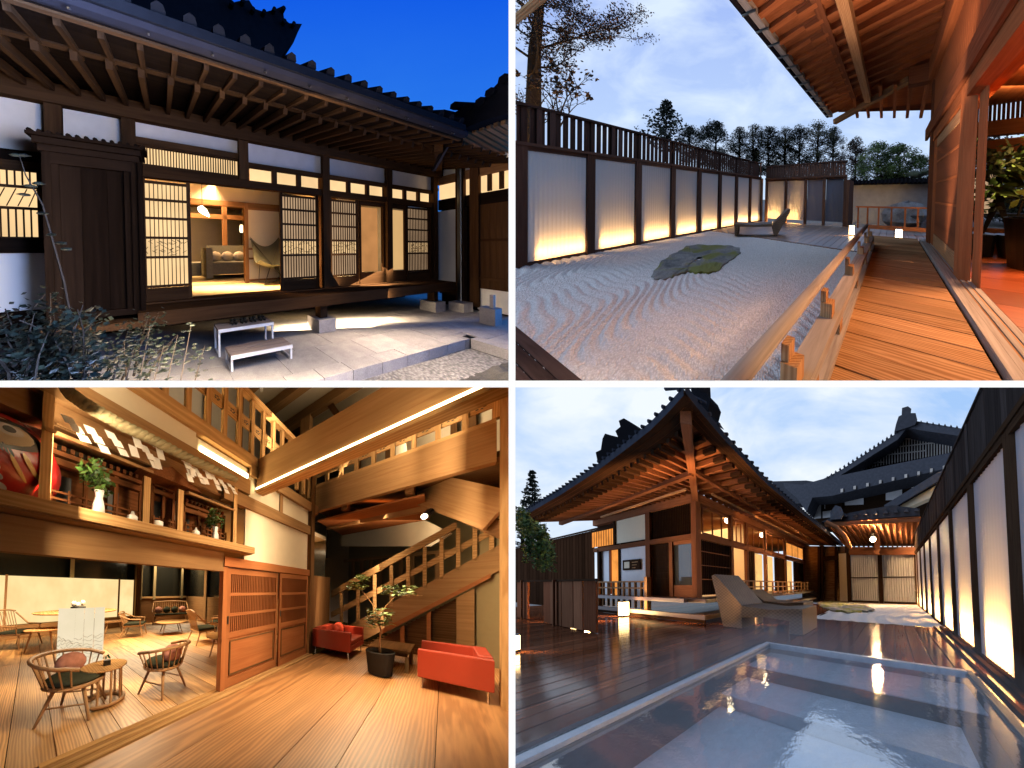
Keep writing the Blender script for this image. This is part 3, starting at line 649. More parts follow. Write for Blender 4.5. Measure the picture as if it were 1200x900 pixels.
# ---------------------------------------------------------------- trees
def leafquads(mb, c, r, n, sz, sq=(1, 1, 1), rv=None):
    for i in range(n):
        while True:
            d = (U(1), U(1), U(1))
            if d[0] ** 2 + d[1] ** 2 + d[2] ** 2 < 1: break
        p = [c[j] + d[j] * r * sq[j] for j in range(3)]; l = sz * random.uniform(.5, 1.4)
        u = Vector((U(1), U(1), U(.7))).normalized() * l; v = Vector((U(1), U(1), U(1))).cross(u).normalized() * l * .55
        P = [tuple(Vector(p) - u), tuple(Vector(p) + v), tuple(Vector(p) + u), tuple(Vector(p) - v)]
        mb.add(P, [(0, 1, 2, 3)], None, random.random() if rv is None else min(1, max(0, rv + U(.2))))
def tree(name, base, h, r, lab, wmat, lmat, group=None, seed=1, levels=4, spread=.5, leaves=5, lsz=.12, first=.35, lean=0, cat='tree', nb=3, clump=.35):
    random.seed(seed); t = thing(name, base, lab, cat, group); tr = MB(); lf = MB()
    def grow(p, d, ln, rad, lv):
        q = [p[j] + d[j] * ln * .5 + U(ln * .05) for j in range(3)]; e = [q[j] + d[j] * ln * .5 for j in range(3)]
        tr.tube([p, q, e], [rad, rad * .85, rad * .68], 6 if lv > 2 else 4)
        if lv == 0 or (lv <= 1 and leaves): leafquads(lf, e, ln * clump * 1.4, leaves, lsz)
        if lv == 0: return
        for k in range(nb if lv < levels else nb + 1):
            an = 6.283 * (k + random.random() * .6) / nb; tl = spread * random.uniform(.6, 1.25)
            nd = Vector(d) * math.cos(tl) + Vector((math.cos(an), math.sin(an), random.uniform(-.1, .45))) * math.sin(tl); nd.normalize()
            grow(e if k < nb - 1 or lv < levels else q, tuple(nd), ln * random.uniform(.62, .82), rad * .62, lv - 1)
    grow(base, (lean, 0, 1), h * first, r, levels)
    build('trunk', tr, wmat, t); 
    if lf.v: build('crown', lf, lmat, t, kind='stuff')
    return t
def conifer(name, base, h, r, lab, wmat, lmat, group=None, seed=1, n=16, per=9, sz=.12, up=.15):
    random.seed(seed); t = thing(name, base, lab, 'tree', group); tr = MB().tube([base, (base[0], base[1], base[2] + h)], [h * .02, .01], 6); lf = MB()
    for i in range(n):
        f = (i + .5) / n; z = base[2] + h * (.12 + .88 * f); rr = r * (1 - f) ** .8 * random.uniform(.75, 1.15) + .03
        for k in range(per):
            an = 6.283 * (k + random.random()) / per; L_ = rr * random.uniform(.7, 1.1); e = (base[0] + math.cos(an) * L_, base[1] + math.sin(an) * L_, z + L_ * up)
            tr.tube([(base[0], base[1], z), e], [h * .004, .004], 3)
            m_ = max(3, int(7 * L_ / r))
            for q in range(m_):
                g_ = (q + 1) / m_; p = [base[0] + (e[0] - base[0]) * g_, base[1] + (e[1] - base[1]) * g_, z + (e[2] - z) * g_]
                leafquads(lf, p, sz * 1.3, 4, sz)
    build('trunk', tr, wmat, t); build('crown', lf, lmat, t, kind='stuff'); return t
def clumptree(name, base, h, r, lab, wmat, lmat, group=None, seed=1, clumps=26, per=55, lsz=.1, trunkh=.4, sqz=1.0):
    random.seed(seed); t = thing(name, base, lab, 'tree', group); tr = MB(); lf = MB()
    tr.tube([base, (base[0] + U(.05 * h), base[1], base[2] + h * .6), (base[0] + U(.08 * h), base[1], base[2] + h * .9)], [h * .03, h * .02, h * .006], 6)
    for i in range(clumps):
        f = random.random(); an = random.uniform(0, 6.283); rr = r * math.sin(math.pi * (.15 + .85 * f) ** 1.1) ** .6 * math.sqrt(random.random())
        c = (base[0] + math.cos(an) * rr, base[1] + math.sin(an) * rr, base[2] + h * (trunkh + (1 - trunkh) * f)); tr.tube([(base[0], base[1], c[2] - h * .12), c], [h * .008, .01], 3)
        leafquads(lf, c, r * random.uniform(.16, .34), per, lsz, (1, 1, .75), random.random())
    build('trunk', tr, wmat, t); build('crown', lf, lmat, t, kind='stuff'); return t
# ================================================================ SET 2: raked gravel garden
ST = S2; s = S2
M['cedar'] = wood('weathered_cedar', (.44, .26, .14), (.26, .135, .065), .55, 1, .26, .35, figure=True)
M['greywood'] = wood('silvered_wood', (.42, .38, .36), (.20, .17, .16), .7, 1, .1, .5)
M['redwood'] = wood('red_cedar', (.42, .145, .06), (.24, .075, .03), .5, 1, .2, .25)
M['redwood_d'] = wood('red_cedar_dark', (.22, .08, .04), (.11, .04, .02), .55, 1, .25, .3)
M['fencewood'] = wood('fence_wood', (.085, .055, .05), (.035, .022, .02), .7, 1, .35, .4)
M['fencepost'] = wood('fence_post', (.12, .07, .055), (.06, .035, .028), .6, 1, .2, .3)
M['white_gravel'] = gravel_mat('white_gravel', (.82, .81, .83), (.46, .44, .44), 46)
M['moss_rock'] = stone_mat('mossy_rock', (.40, .40, .40), (.12, .125, .13), .85, 2.6, .9, .06, (.17, .18, .05), .51)
M['glow'] = emit('garden_light', (1, .50, .13), 150); M['glow_bath'] = emit('bath_light', (1, .50, .13), 190)
M['lantern'] = emit('lantern_glass', (1, .62, .25), 26)
M['leaf_brown'] = leaf_mat('brown_leaf', (.012, .008, .006), (.038, .022, .014), .7)
M['leaf_dark'] = leaf_mat('dark_needle', (.008, .014, .012), (.03, .04, .03), .7)
M['leaf_green'] = leaf_mat('green_leaf', (.02, .045, .012), (.10, .16, .045), .6)
M['leaf_olive'] = leaf_mat('olive_leaf', (.02, .03, .015), (.07, .07, .035), .6)
def pane_mat(name, tr_=.62, c=(.22, .23, .275)):
    m, n, b, a, r, out = newmat(name); t = n.nodes.new('ShaderNodeBsdfTranslucent'); t.inputs[0].default_value = (*c, 1)
    mx = n.nodes.new('ShaderNodeMixShader'); mx.inputs[0].default_value = tr_; b.inputs['Base Color'].default_value = (*c, 1); b.inputs['Roughness'].default_value = .35
    n.links.new(b.outputs[0], mx.inputs[1]); n.links.new(t.outputs[0], mx.inputs[2]); n.links.new(mx.outputs[0], out.inputs[0]); return m
M['pane'] = pane_mat('frosted_pane')
def rib_sheet(b0, b1, z0, z1, a, amp=.012, ribs=22, axis='b'):
    n = ribs * 4
    fn = (lambda u, v: (a + amp * math.sin(u * ribs * 6.2832), b0 + (b1 - b0) * u, z0 + (z1 - z0) * v)) if axis == 'b' else (lambda u, v: (b0 + (b1 - b0) * u, a + amp * math.sin(u * ribs * 6.2832), z0 + (z1 - z0) * v))
    return MB().sheet(fn, n, 1)
# ground
def rake(u, v):
    a = -8.2 + 7.75 * u; b = .4 + 7.9 * v
    fade = max(0, 1 - b / 4.6)
    q = b * 1.0 + .28 * math.sin(a * 1.9 + .6) + .12 * math.sin(a * 4.1 + b)
    h_ = .048 * (abs(math.sin(q * 17 + a * 4.5)) - .5) * min(1, fade * 2.2) + .006 * math.sin(a * 61) * math.sin(b * 53)
    return (a, b, -.30 + h_ + U(.007))
build('gravel_garden', MB().sheet(rake, 300, 420), M['white_gravel'], kind='structure', smooth=True)
build('garden_ground', MB().sheet(lambda u, v: (-60 + 120 * u, -3 + 120 * v, -.42), 4, 4), M['kerbside'], kind='structure')
# mossy flat rock: outline from its place in the garden
ol = [(764, 322), (766, 327), (779, 327), (790, 323), (806, 318), (823, 320), (840, 318), (850, 308), (858, 303), (868, 296), (866, 290), (852, 288), (830, 287), (806, 288), (798, 294), (786, 299), (774, 308)]
O = [s.at(x_, y_, z=-.27) for x_, y_ in ol]; cx_ = sum(p[0] for p in O) / len(O); cy_ = sum(p[1] for p in O) / len(O)
mb = rock_mesh(O, -.31, .085, 3)
o = build('stepping_rock', mb, M['moss_rock']); props(o, 'large flat mossy rock lying in the raked white gravel', 'rock')
# near dark deck corner
nd = thing('dark_deck', (-3, .7, -.3), 'dark wet decking just visible at the near left corner of the gravel', 'decking')
for i in range(5): build('plank', MB().box(-8.5, -1.9, .97 - i * .11 - .1, .97 - i * .11, -.33, -.262), M['fencewood'], nd)
# fence along the left
FA = -7.88; fb = [1.89 + 1.42 * i for i in range(-1, 9)]
FN = thing('panel_fence', (FA, 6, -.3), 'long tall fence of frosted panels between dark posts, slatted top, lit from below', 'fence')
ZP0, ZP1, ZF = -.22, 2.55, 3.62
for i, b in enumerate(fb):
    build('fence_post', MB().box(FA - .06, FA + .10, b - .10, b + .10, -.35, ZP1 + .06), M['fencepost'], FN)
    if i < len(fb) - 1 or True:
        b1 = b + 1.42 if i < len(fb) - 1 else 13.0
        build('panel', rib_sheet(b + .1, b1 - .1, ZP0, ZP1, FA, .014, 14), M['pane'], FN, smooth=True)
        build('bottom_rail', MB().box(FA - .05, FA + .06, b + .1, b1 - .1, -.35, ZP0), M['fencepost'], FN); build('head_rail', MB().box(FA - .05, FA + .06, b + .1, b1 - .1, ZP1 - .04, ZP1 + .061), M['fencepost'], FN)
        m_ = (b + b1) / 2
        build('lamp_tube', MB().tube([(FA - .17, m_ - .50, -.04), (FA - .17, m_ + .50, -.04)], .05, 6), M['glow'], FN)
        build('back_wire', MB().box(FA - .10, FA - .08, b + .1, b1 - .1, 1.15, 1.18), M['fencewood'], FN)
build('top_rail', MB().box(FA - .09, FA + .13, -.2, 13.1, ZP1 + .061, ZP1 + .14), M['fencepost'], FN)
build('top_rail', MB().box(FA - .07, FA + .10, 1.2, 13.1, ZF - .06, ZF), M['fencewood'], FN)
k = Kit('slat', MB().box(FA - .02, FA + .01, -.055, .055, ZP1 + .14, ZF - .06), M['fencewood'])
k2 = Kit('slat', MB().box(FA + .06, FA + .08, -.05, .05, ZP1 + .14, ZF - .06), M['fencewood'])
b = 1.95
while b < 13: k.put((0, b, U(.01)), FN); b += .158
for b in (2.2, 2.45, 3.9, 4.1): k2.put((0, b, 0), FN)
for b in fb[1:]: build('top_post', MB().box(FA - .09, FA - .03, b - .05, b + .05, ZP1 + .14, ZF - .07), M['fencewood'], FN)

# far fence
FB = 13.0
F2 = thing('end_fence', (-4.8, FB, -.1), 'shorter panel fence closing the far end of the garden', 'fence')
for a in (-7.3, -5.88, -4.58, -3.45, -2.28): build('fence_post', MB().box(a - .08, a + .08, FB - .06, FB + .06, -.3, 2.48), M['fencepost'], F2)
for i, (a0, a1) in enumerate(((-7.2, -5.98), (-5.78, -4.68), (-4.48, -3.55), (-3.35, -2.38))):
    build('head_rail', MB().box(a0, a1, FB - .04, FB + .07, 2.36, 2.48), M['fencepost'], F2)
    build('panel', rib_sheet(a0, a1, -.05, 2.4, FB + .02, .014, 12, 'a'), M['pane'], F2, smooth=True)
    build('lamp_tube', MB().tube([(a0 + .15, FB + .16, .12), (a1 - .15, FB + .16, .12)], .045, 6), M['glow'], F2) if i < 2 else 0
build('top_rail', MB().box(-7.4, -2.2, FB - .1, FB + .1, 2.48, 2.58), M['fencepost'], F2)
build('top_rail', MB().box(-7.4, -2.2, FB - .07, FB + .07, 3.3, 3.38), M['fencewood'], F2)
k = Kit('slat', MB().box(-.075, .075, FB - .02, FB + .02, 2.58, 3.3), M['fencewood']); i = -7.3
while i < -2.25: k.put((i, 0, 0), F2); i += .17
build('side_return', MB().box(-2.2, -2.05, FB - .1, FB + 1.5, -.3, 2.3), M['fencepost'], F2)
# far deck
fd = thing('far_deck', (-4, 10, -.12), 'wet plank deck between the gravel and the end fence', 'decking')
M['deckwood'] = wood('wet_deck', (.20, .13, .10), (.10, .06, .045), .28, 1, .25, .3)
n_ = 34
for i in range(n_):
    a0 = -7.7 + i * .27
    b0 = 8.35 - (a0 + 7.7) * .16
    build('plank', MB().box(a0 + .008, a0 + .262, max(7.3, b0), FB - .05 if a0 < -2.3 else 13.0, -.34, -.265 + U(.002)), M['deckwood'], fd)
# boardwalk
bwk = thing('boardwalk', (.2, 3, 0), 'warm cedar boardwalk running along the house beside the gravel', 'boardwalk')
b = .55; i = 0
while b < 8.8:
    build('plank', MB().box(-.60, .79, b + .007, b + .263, -.05, U(.004)), M['cedar'], bwk); b += .27; i += 1
build('side_beam', MB().box(-.66, -.56, .3, 7.0, -.3, -.05), M['greywood'], bwk)
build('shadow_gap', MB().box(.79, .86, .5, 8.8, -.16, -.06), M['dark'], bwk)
# railing
RA = thing('railing', (-.5, 3, 0), 'silvered timber railing with round handrail between boardwalk and gravel', 'railing')
build('lower_rail', MB().box(-.47, -.37, .4, 6.9, .0, .065), M['greywood'], RA)
build('middle_rail', MB().box(-.56, -.395, .4, 6.9, .20, .30), M['greywood'], RA)
hb0, hb1 = s.at(868, 445, z=.52), s.at(1014, 257, b=6.9)
build('handrail', MB().tube([(-.60, .5, .56), (-.60, 6.95, .56)], .052, 14), M['greywood'], RA, smooth=True)
for b in (1.25, 2.10, 3.35, 4.65, 5.85, 6.8):
    build('upper_post', MB().box(-.545, -.44, b - .06, b + .06, .30, .43), M['cedar'], RA)
    build('upper_post', MB().box(-.55, -.50, b - .045, b + .045, .43, .53), M['cedar'], RA)
    build('lower_post', MB().box(-.49, -.40, b - .07 + .2, b + .07 + .2, .065, .20), M['cedar'], RA)
# house on the right
HS = thing('garden_house', (1.07, 6, 0), 'red cedar house with wide raftered eaves and an open veranda room', 'house')
build('sill_beam', MB().box(.84, .93, .6, 8.7, -.15, .05), M['greywood'], HS)
for j, (a0, a1, z) in enumerate(((.935, 1.0, .045), (1.004, 1.03, .03), (1.034, 1.09, .045), (1.094, 1.12, .03), (1.124, 1.2, .045))):
    build('sill_board', MB().box(a0, a1, .6, 8.7, -.1, z), M['greywood'] if j % 2 == 0 else M['cedar'], HS)
wa = 1.07
build('corner_post', MB().box(.96, 1.12, 8.0, 8.3, -.1, 5.0), M['redwood_d'], HS)
build('door_post', MB().box(1.00, 1.16, 4.72, 5.0, 0, 3.2), M['redwood'], HS)
build('door_stile', MB().box(1.17, 1.2, 4.4, 4.7, 0, 3.2), M['redwood'], HS)
build('door_stile', MB().box(wa - .03, wa + .03, 7.62, 7.98, .05, 2.98), M['redwood'], HS)
build('door_stile', MB().box(wa - .03, wa + .03, 5.01, 5.15, .05, 2.98), M['redwood'], HS)
build('door_panel', MB().box(wa - .02, wa + .02, 5.15, 7.62, .05, .38), M['cedar'], HS)
for z in (1.2, 1.75, 2.3): build('door_rail', MB().box(wa - .015, wa + .015, 5.15, 7.62, z, z + .05), M['redwood'], HS)
build('door_rail', MB().box(wa - .02, wa + .02, 5.15, 7.62, 2.75, 2.98), M['cedar'], HS)
k = Kit('lattice_slat', MB().box(wa - .01, wa + .01, -.014, .014, .38, 2.75), M['redwood_d'])
for i in range(22): k.put((0, 5.2 + i * .112, 0), HS)
build('lattice_backing', MB().box(wa + .015, wa + .04, 5.15, 7.62, .38, 2.75), M['dark'], HS)
build('kamoi_beam', MB().box(.93, 1.0, 1.5, 9.2, 3.25, 3.62), M['redwood_d'], HS)
build('lintel_beam', MB().box(1.01, 1.22, 1.5, 8.3, 3.0, 3.28), M['redwood'], HS)
build('lintel_beam', MB().box(1.24, 1.45, 1.0, 8.3, 3.1, 3.25), M['redwood'], HS)
build('wall_beam', MB().box(.84, 1.06, 1.0, 8.4, 4.75, 5.35), M['redwood'], HS)
k = Kit('wall_slat', MB().box(1.0, 1.03, -.035, .035, 3.6, 4.76), M['redwood'])
for i in range(52): k.put((0, 1.6 + i * .128, 0), HS)
build('wall_backing', MB().box(1.05, 1.07, 1.0, 8.3, 3.28, 4.8), M['redwood_d'], HS)
sf = lambda a: 4.84 + (a + 2.42) * .20
SB = 9.9
build('soffit_board', MB().prism([(-2.42, -.5, sf(-2.42) + .1), (1.2, -.5, sf(1.2) + .1), (1.2, SB, sf(1.2) + .1), (-2.42, SB, sf(-2.42) + .1)], (0, 0, .04)), M['redwood'], HS)
k = Kit('rafter', MB().bar((-1.75, 0, sf(-1.75) + .03), (1.0, 0, sf(1.0) + .03), .11, .16), M['redwood'])
k2 = Kit('flying_rafter', MB().bar((-2.38, 0, sf(-2.38) + .06), (-1.3, 0, sf(-1.3) + .14), .13, .13), M['redwood'])
b = 2.0
while b < 9.3: k.put((0, b, 0), HS) if b < 8.6 else 0; k2.put((0, b, 0), HS); b += .44
build('purlin', MB().box(-.98, -.78, .6, 9.0, 4.80, 5.08), M['cedar'], HS)
build('eave_strip', MB().box(-1.45, -1.28, .6, 9.2, 5.0, 5.06), M['redwood_d'], HS)
build('eave_fascia', MB().box(-2.50, -2.36, .6, SB, sf(-2.42) - .03, sf(-2.42) + .14), M['greywood'], HS)
build('gutter', MB().tube([(-2.58, .6, sf(-2.42) + .03), (-2.58, SB, sf(-2.42) + .03)], .07, 8), M['copper'], HS)
for i in range(18): build('gutter_bracket', MB().box(-2.6, -2.3, 1.0 + i * .5, 1.03 + i * .5, sf(-2.42) - .07, sf(-2.42) - .035), M['metal_dark'], HS)
build('hip_rafter', MB().bar(s.at(1066, 93, b=8.3), s.at(978, 143, b=10.1), .17, .20), M['cedar'], HS)
for px in (1005, 1018, 1033, 1048, 1063, 1079):
    p0 = s.at(px, 137, b=SB + .1); build('end_rafter', MB().bar(p0, (p0[0], 8.3, p0[2] + .55), .10, .12), M['redwood'], HS)
build('end_soffit', MB().prism([s.at(984, 131, b=SB), (1.2, SB, 4.72), (1.2, 8.3, 5.3), (-.2, 8.3, 5.3)], (0, 0, .03)), M['redwood'], HS)
build('end_fascia', MB().bar(s.at(984, 124, b=SB + .03), s.at(1095, 120, b=SB + .03), .06, .52), M['redwood_d'], HS)
build('bracket_block', MB().box(.35, .9, 8.0, 8.3, 4.75, 5.25), M['redwood_d'], HS)
def troof(v): return 0
build('roof_slab', MB().prism([(-2.62, -.5, sf(-2.6) + .2), (1.2, -.5, 6.4), (1.2, SB, 6.4), (-2.62, SB, sf(-2.6) + .2)], (0, 0, .1)), M['tile'], HS)
# veranda room
build('room_floor', MB().box(1.2, 3.6, .8, 7.4, -.02, .02), M['redwood_d'], HS)
M['redfloor'] = wood('red_floor', (.34, .09, .035), (.20, .05, .02), .3, 1, .2, .15)
for i in range(11): build('floor_board', MB().box(1.21, 3.6, 1.0 + i * .58, 1.575 + i * .58, .021, .04), M['redfloor'], HS)
IB2 = 7.4
for z0, z1 in ((2.35, 2.75), (2.85, 3.2)): build('inner_beam', MB().box(1.2, 4.5, IB2 - .1, IB2 + .1, z0, z1), M['redwood'], HS)
build('inner_sill', MB().box(1.2, 4.5, IB2 - .1, IB2 + .1, .04, .62), M['redwood'], HS)
build('inner_wall', MB().box(3.6, 3.66, .5, 7.5, -.1, 3.6), M['redwood'], HS)
build('inner_ceiling', MB().box(1.2, 4.5, .5, 7.5, 3.62, 3.68), M['redwood'], HS)
k = Kit('transom_slat', MB().box(-.025, .025, IB2 - .02, IB2 + .02, 3.2, 3.6), M['redwood_d'])
for i in range(30): k.put((1.25 + i * .08, 0, 0), HS)
build('window_rail', MB().box(1.2, 4.5, IB2 - .03, IB2 + .03, .95, 1.0), M['metal_dark'], HS)
q = s.at(1195, 314, z=.04)
pp_ = thing('black_planter', q, 'tall black planter at the right edge of the red veranda floor', 'planter')
build('pot', MB().lathe((q[0] + .05, q[1], .04), [(.22, 0), (.30, .95), (.27, .95), (.25, .8)], 16), M['metal_dark'], pp_, smooth=False)
mb = MB(); random.seed(5); leafquads(mb, (q[0] + .05, q[1], 1.6), .5, 90, .16); build('foliage', mb, M['leaf_green'], pp_, kind='stuff')
for j, (px, py, c_, lab) in enumerate(((1150, 215, 0, 'broad leaved green plant right of the cedar door post'), (1185, 200, 1, 'tangled leafy plant behind the veranda rail at the right edge'))):
    q = s.at(px, py + 70, b=6.9); t = thing('potted_plant', (q[0], q[1], .62), lab, 'plant')
    build('pot', MB().lathe((q[0], q[1], .05), [(.2, 0), (.26, .5), (.22, .5)], 12), M['metal_dark'], t)
    st_ = MB(); lf = MB(); random.seed(20 + j)
    for k_ in range(9):
        e = (q[0] + U(.55), q[1] + U(.4), random.uniform(1.1, 2.6)); st_.tube([(q[0], q[1], .5), ((q[0] + e[0]) / 2, q[1], e[2] * .6), e], [.03, .02, .008], 4); leafquads(lf, e, .38, 46, .085)
    build('stem', st_, M['bark'], t); build('foliage', lf, M['leaf_green'] if j == 0 else M['leaf_olive'], t, kind='stuff')
q = s.at(1148, 225, b=7.1); o = build('paper_lantern_box', MB().box(q[0] - .1, q[0] + .28, 7.05, 7.15, 1.0, 1.9), M['paper_dim']); props(o, 'small warm lit panel standing behind the green plant', 'lit panel') if o else 0
# far wall with tiled cap and roofs
fw = thing('garden_wall', (-.5, 16, -.3), 'grey boundary wall with a low tiled cap behind the far rail', 'wall')
M['slate'] = plain('blue_grey_render', (.16, .18, .22), .85, nz=.15, ns=3)
build('wall', MB().box(-3.0, 4, 16, 16.2, -.5, 2.15), M['slate'], fw)
build('cap', MB().prism([(-3.1, 15.7, 2.12), (4, 15.7, 2.12), (4, 16.1, 2.4), (-3.1, 16.1, 2.4)], (0, 0, .05)), M['tile'], fw)
k = Kit('cap_tile', MB().tube([(0, 15.65, 2.19), (0, 16.1, 2.48)], .06, 6), M['tile'])
for i in range(30): k.put((-3 + i * .22, 0, 0), fw)
hr = thing('low_roof', (-.3, 19, 0), 'low grey tiled roof seen beyond the boundary wall', 'roof')
P_ = [s.at(x_, y_, b=20) for x_, y_ in ((1012, 215), (1028, 208), (1045, 202), (1060, 206), (1075, 211), (1085, 220), (1012, 220))]
build('roof_face', MB().prism(P_, (0, 3, 0)), M['tile'], hr)
q = s.at(1072, 204, b=19); o = build('clipped_pine', MB().blob(q, .45, 10, (1.2, 1, .5), .12).blob((q[0] + .7, q[1], q[2] + .1), .4, 10, (1.2, 1, .5), .12), M['leaf_olive']); props(o, 'rounded clipped pine pads above the boundary wall', 'tree') if o else 0
# rail at the far end and lanterns
fr = thing('far_railing', (0, 12, -.1), 'thin cedar railing across the far end of the boardwalk', 'railing')
for px in (1005, 1016, 1029, 1044, 1060, 1075): q = s.at(px, 270, b=11.6); build('baluster', MB().box(q[0] - .035, q[0] + .035, 11.57, 11.63, -.12, .86), M['redwood'], fr)
build('top_rail', MB().box(s.at(1003, 245, b=11.6)[0], 1.6, 11.55, 11.66, .86, .93), M['redwood'], fr)
build('bottom_rail', MB().box(s.at(1015, 245, b=11.6)[0], 1.6, 11.56, 11.64, -.12, .05), M['redwood'], fr)
M['rockgrey'] = stone_mat('boulder', (.20, .21, .23), (.07, .07, .08), .8, 3, .8, .05)
q = s.at(1064, 262, b=13.5); o = build('boulder', MB().blob((q[0], q[1], .3), .9, 12, (1.3, .8, .9), .12), M['rockgrey']); props(o, 'big pointed grey boulder behind the far railing', 'rock') if o else 0
def floor_lantern(c, h_, r_, lab, e=30):
    t = thing('floor_lantern', c, lab, 'lantern', 'small square floor lanterns'); 
    build('base', MB().box(c[0] - r_, c[0] + r_, c[1] - r_, c[1] + r_, c[2], c[2] + .05), M['metal_dark'], t)
    build('lamp_glass', MB().box(c[0] - r_ * .9, c[0] + r_ * .9, c[1] - r_ * .9, c[1] + r_ * .9, c[2] + .05, c[2] + h_), M['lantern'], t)
    build('cap', MB().box(c[0] - r_, c[0] + r_, c[1] - r_, c[1] + r_, c[2] + h_, c[2] + h_ + .02), M['metal_dark'], t); return t
q = s.at(998, 276, z=-.265); floor_lantern((q[0], q[1], -.265), .42, .10, 'glowing floor lantern at the end post of the gravel garden fence')
q = s.at(1053, 282, z=-.265); floor_lantern((q[0], q[1], -.265), .42, .12, 'glowing floor lantern on the deck before the boulder')
# lounge chair by the far fence
def wicker(name, rx=13):
    m, n, b, a, r, out = newmat(name); ch = n.nodes.new('ShaderNodeTexChecker'); n.links.new(mapn(n, a, (rx, rx, rx * 1.6)), ch.inputs[0]); ch.inputs[3].default_value = 1
    c = mixc(n, ch.outputs[1], (.13, .10, .08), (.055, .042, .034)); c = mixc(n, .4, c, ramp(n, noise(n, a.outputs['Vector'], 3), [(.3, (.07, .06, .055)), (.7, (.15, .125, .10))]))
    n.links.new(c, b.inputs['Base Color']); b.inputs['Roughness'].default_value = .6; bump(n, b, ch.outputs[1], .4, .006); return m
M['wicker'] = wicker('woven_wicker')
def lounger(c, d, w_, L1, hs, Lb, hb, lab, thick=.12, group='woven loungers', arms=True):
    """c = foot end centre, d = unit plan direction from foot to head."""
    sd = (-d[1], d[0]); t = thing('woven_lounger', c, lab, 'lounger', group)
    def P(u, v, z): return (c[0] + d[0] * u + sd[0] * v, c[1] + d[1] * u + sd[1] * v, c[2] + z)
    def slab(pts, nm, m_=None):
        a_ = [P(u, -w_ / 2, z) for u, z in pts]; b_ = [P(u, w_ / 2, z) for u, z in pts]
        n = len(pts); build(nm, MB().add(a_ + b_, [tuple(range(n))[::-1], tuple(range(n, 2 * n))] + [(i, (i + 1) % n, n + (i + 1) % n, n + i) for i in range(n)]), m_ or M['wicker'], t)
    slab([(0, 0.01), (.10, 0.01), (.13, hs - thick), (L1 * .5, hs - thick * 1.1), (L1, hs - thick), (L1, hs), (L1 * .5, hs - .05), (.15, hs), (0, hs)], 'seat')
    slab([(L1 + .002, hs - thick - .05), (L1 + .10, 0.01), (L1 + .22, 0.01), (L1 + Lb, hb - .12), (L1 + Lb, hb), (L1 + Lb - .1, hb), (L1 + .1, hs + .04)], 'backrest')
    return t
#u_ = Vector((s.at(912, 262, z=-.12)[0] - s.at(862, 268, z=-.12)[0], s.at(912, 262, z=-.12)[1] - s.at(862, 268, z=-.12)[1], 0))
q = s.at(861, 277, z=-.26)
lounger((q[0] - .2, q[1] + .35, -.26), (.879, .477), .75, 1.55, .52, .75, 1.12, 'woven lounger on the far deck in front of the glowing fence')
# trees behind the fence
def fan_tree(base, top, lab, seed):
    random.seed(seed); t_ = thing('bare_tree', base, lab, 'tree'); tr = MB(); lf = MB(); H_ = top[2] - base[2]
    at_ = lambda f: tuple(base[i] + (top[i] - base[i]) * f + (.06 * math.sin(f * 9) if i < 2 else 0) for i in range(3))
    tr.tube([at_(f) for f in (0, .2, .4, .6, .8, 1)], [.30, .27, .24, .19, .12, .04], 9)
    def twig(p, d, ln, r_, lv):
        pts = [p]; q = Vector(p); dd = Vector(d)
        for k in range(4): dd = (dd + Vector((U(.22), U(.22), .10 + U(.12)))).normalized(); q = q + dd * ln / 4; pts.append(tuple(q))
        tr.tube(pts, [r_, r_ * .8, r_ * .6, r_ * .45, r_ * .3], 5 if lv > 1 else 3)
        for k in range(1, 5):
            if lv > 0:
                for m_ in range(2 if lv > 1 else 3):
                    nd = (dd + Vector((U(.9), U(.9), U(.6)))).normalized(); twig(pts[k], tuple(nd), ln * random.uniform(.30, .5), r_ * .45, lv - 1)
            if lv <= 1: leafquads(lf, pts[k], .32, 4 if lv else 3, .055, (1, 1, .35))
    for i in range(15):
        f = .50 + .50 * i / 15 + U(.01); an = i * 2.4 + U(.4); ln = H_ * (.36 - .20 * (f - .5)) * random.uniform(.75, 1.1); twig(at_(f), (math.cos(an), math.sin(an), .42), ln, .075 * (1.3 - f), 2)
    build('trunk', tr, M['bark'], t_); build('crown', lf, M['leaf_brown'], t_, kind='stuff')
q0_ = s.at(622, 240, b=3.6); q1_ = s.at(634, -70, b=3.6)
fan_tree(q0_, (q1_[0], q1_[1], q1_[2]), 'tall bare tree with brown leaf remnants at the left behind the fence', 4)
tree('bare_bush', s.at(612, 190, b=3.0), 3.6, .05, 'thin twiggy bush at the far left above the fence', M['bark'], M['leaf_brown'], seed=9, levels=4, spread=.6, leaves=1, lsz=.05, first=.3, cat='bush')
tree('bare_bush', s.at(655, 165, b=3.0), 2.6, .04, 'sparse leafy branches rising over the slats beside the tall tree', M['bark'], M['leaf_brown'], seed=12, levels=4, spread=.6, leaves=2, lsz=.07, first=.3, cat='bush')
def far_tree(px, pyb, pyt, wpx, b, kind, lab, mat, seed, nm='far_tree'):
    p0 = s.at(px, pyb, b=b); p1 = s.at(px, pyt, b=b); pr = s.at(px + wpx / 2, pyb, b=b); h_ = p1[2] - p0[2]; r_ = math.hypot(pr[0] - p0[0], pr[1] - p0[1]); r_ = abs(p0[1]) / 1600 * 6 * 0 + (wpx / 2) / 263 * (p0[0] * -math.sin(R(28.5)) + p0[1] * math.cos(R(28.5)))
    if kind == 'c': conifer(nm, p0, h_, r_, lab, M['bark'], mat, 'trees on the skyline behind the fence', seed, 13, 8, r_ * .06, .55)
    else: clumptree(nm, p0, h_, r_ * 1.25, lab, M['bark'], mat, 'trees on the skyline behind the fence', seed, 95, 90, r_ * .042, .0)
far_tree(780, 190, 119, 66, 16, 'c', 'nearest dark spreading conifer above the slatted fence', M['leaf_dark'], 3)
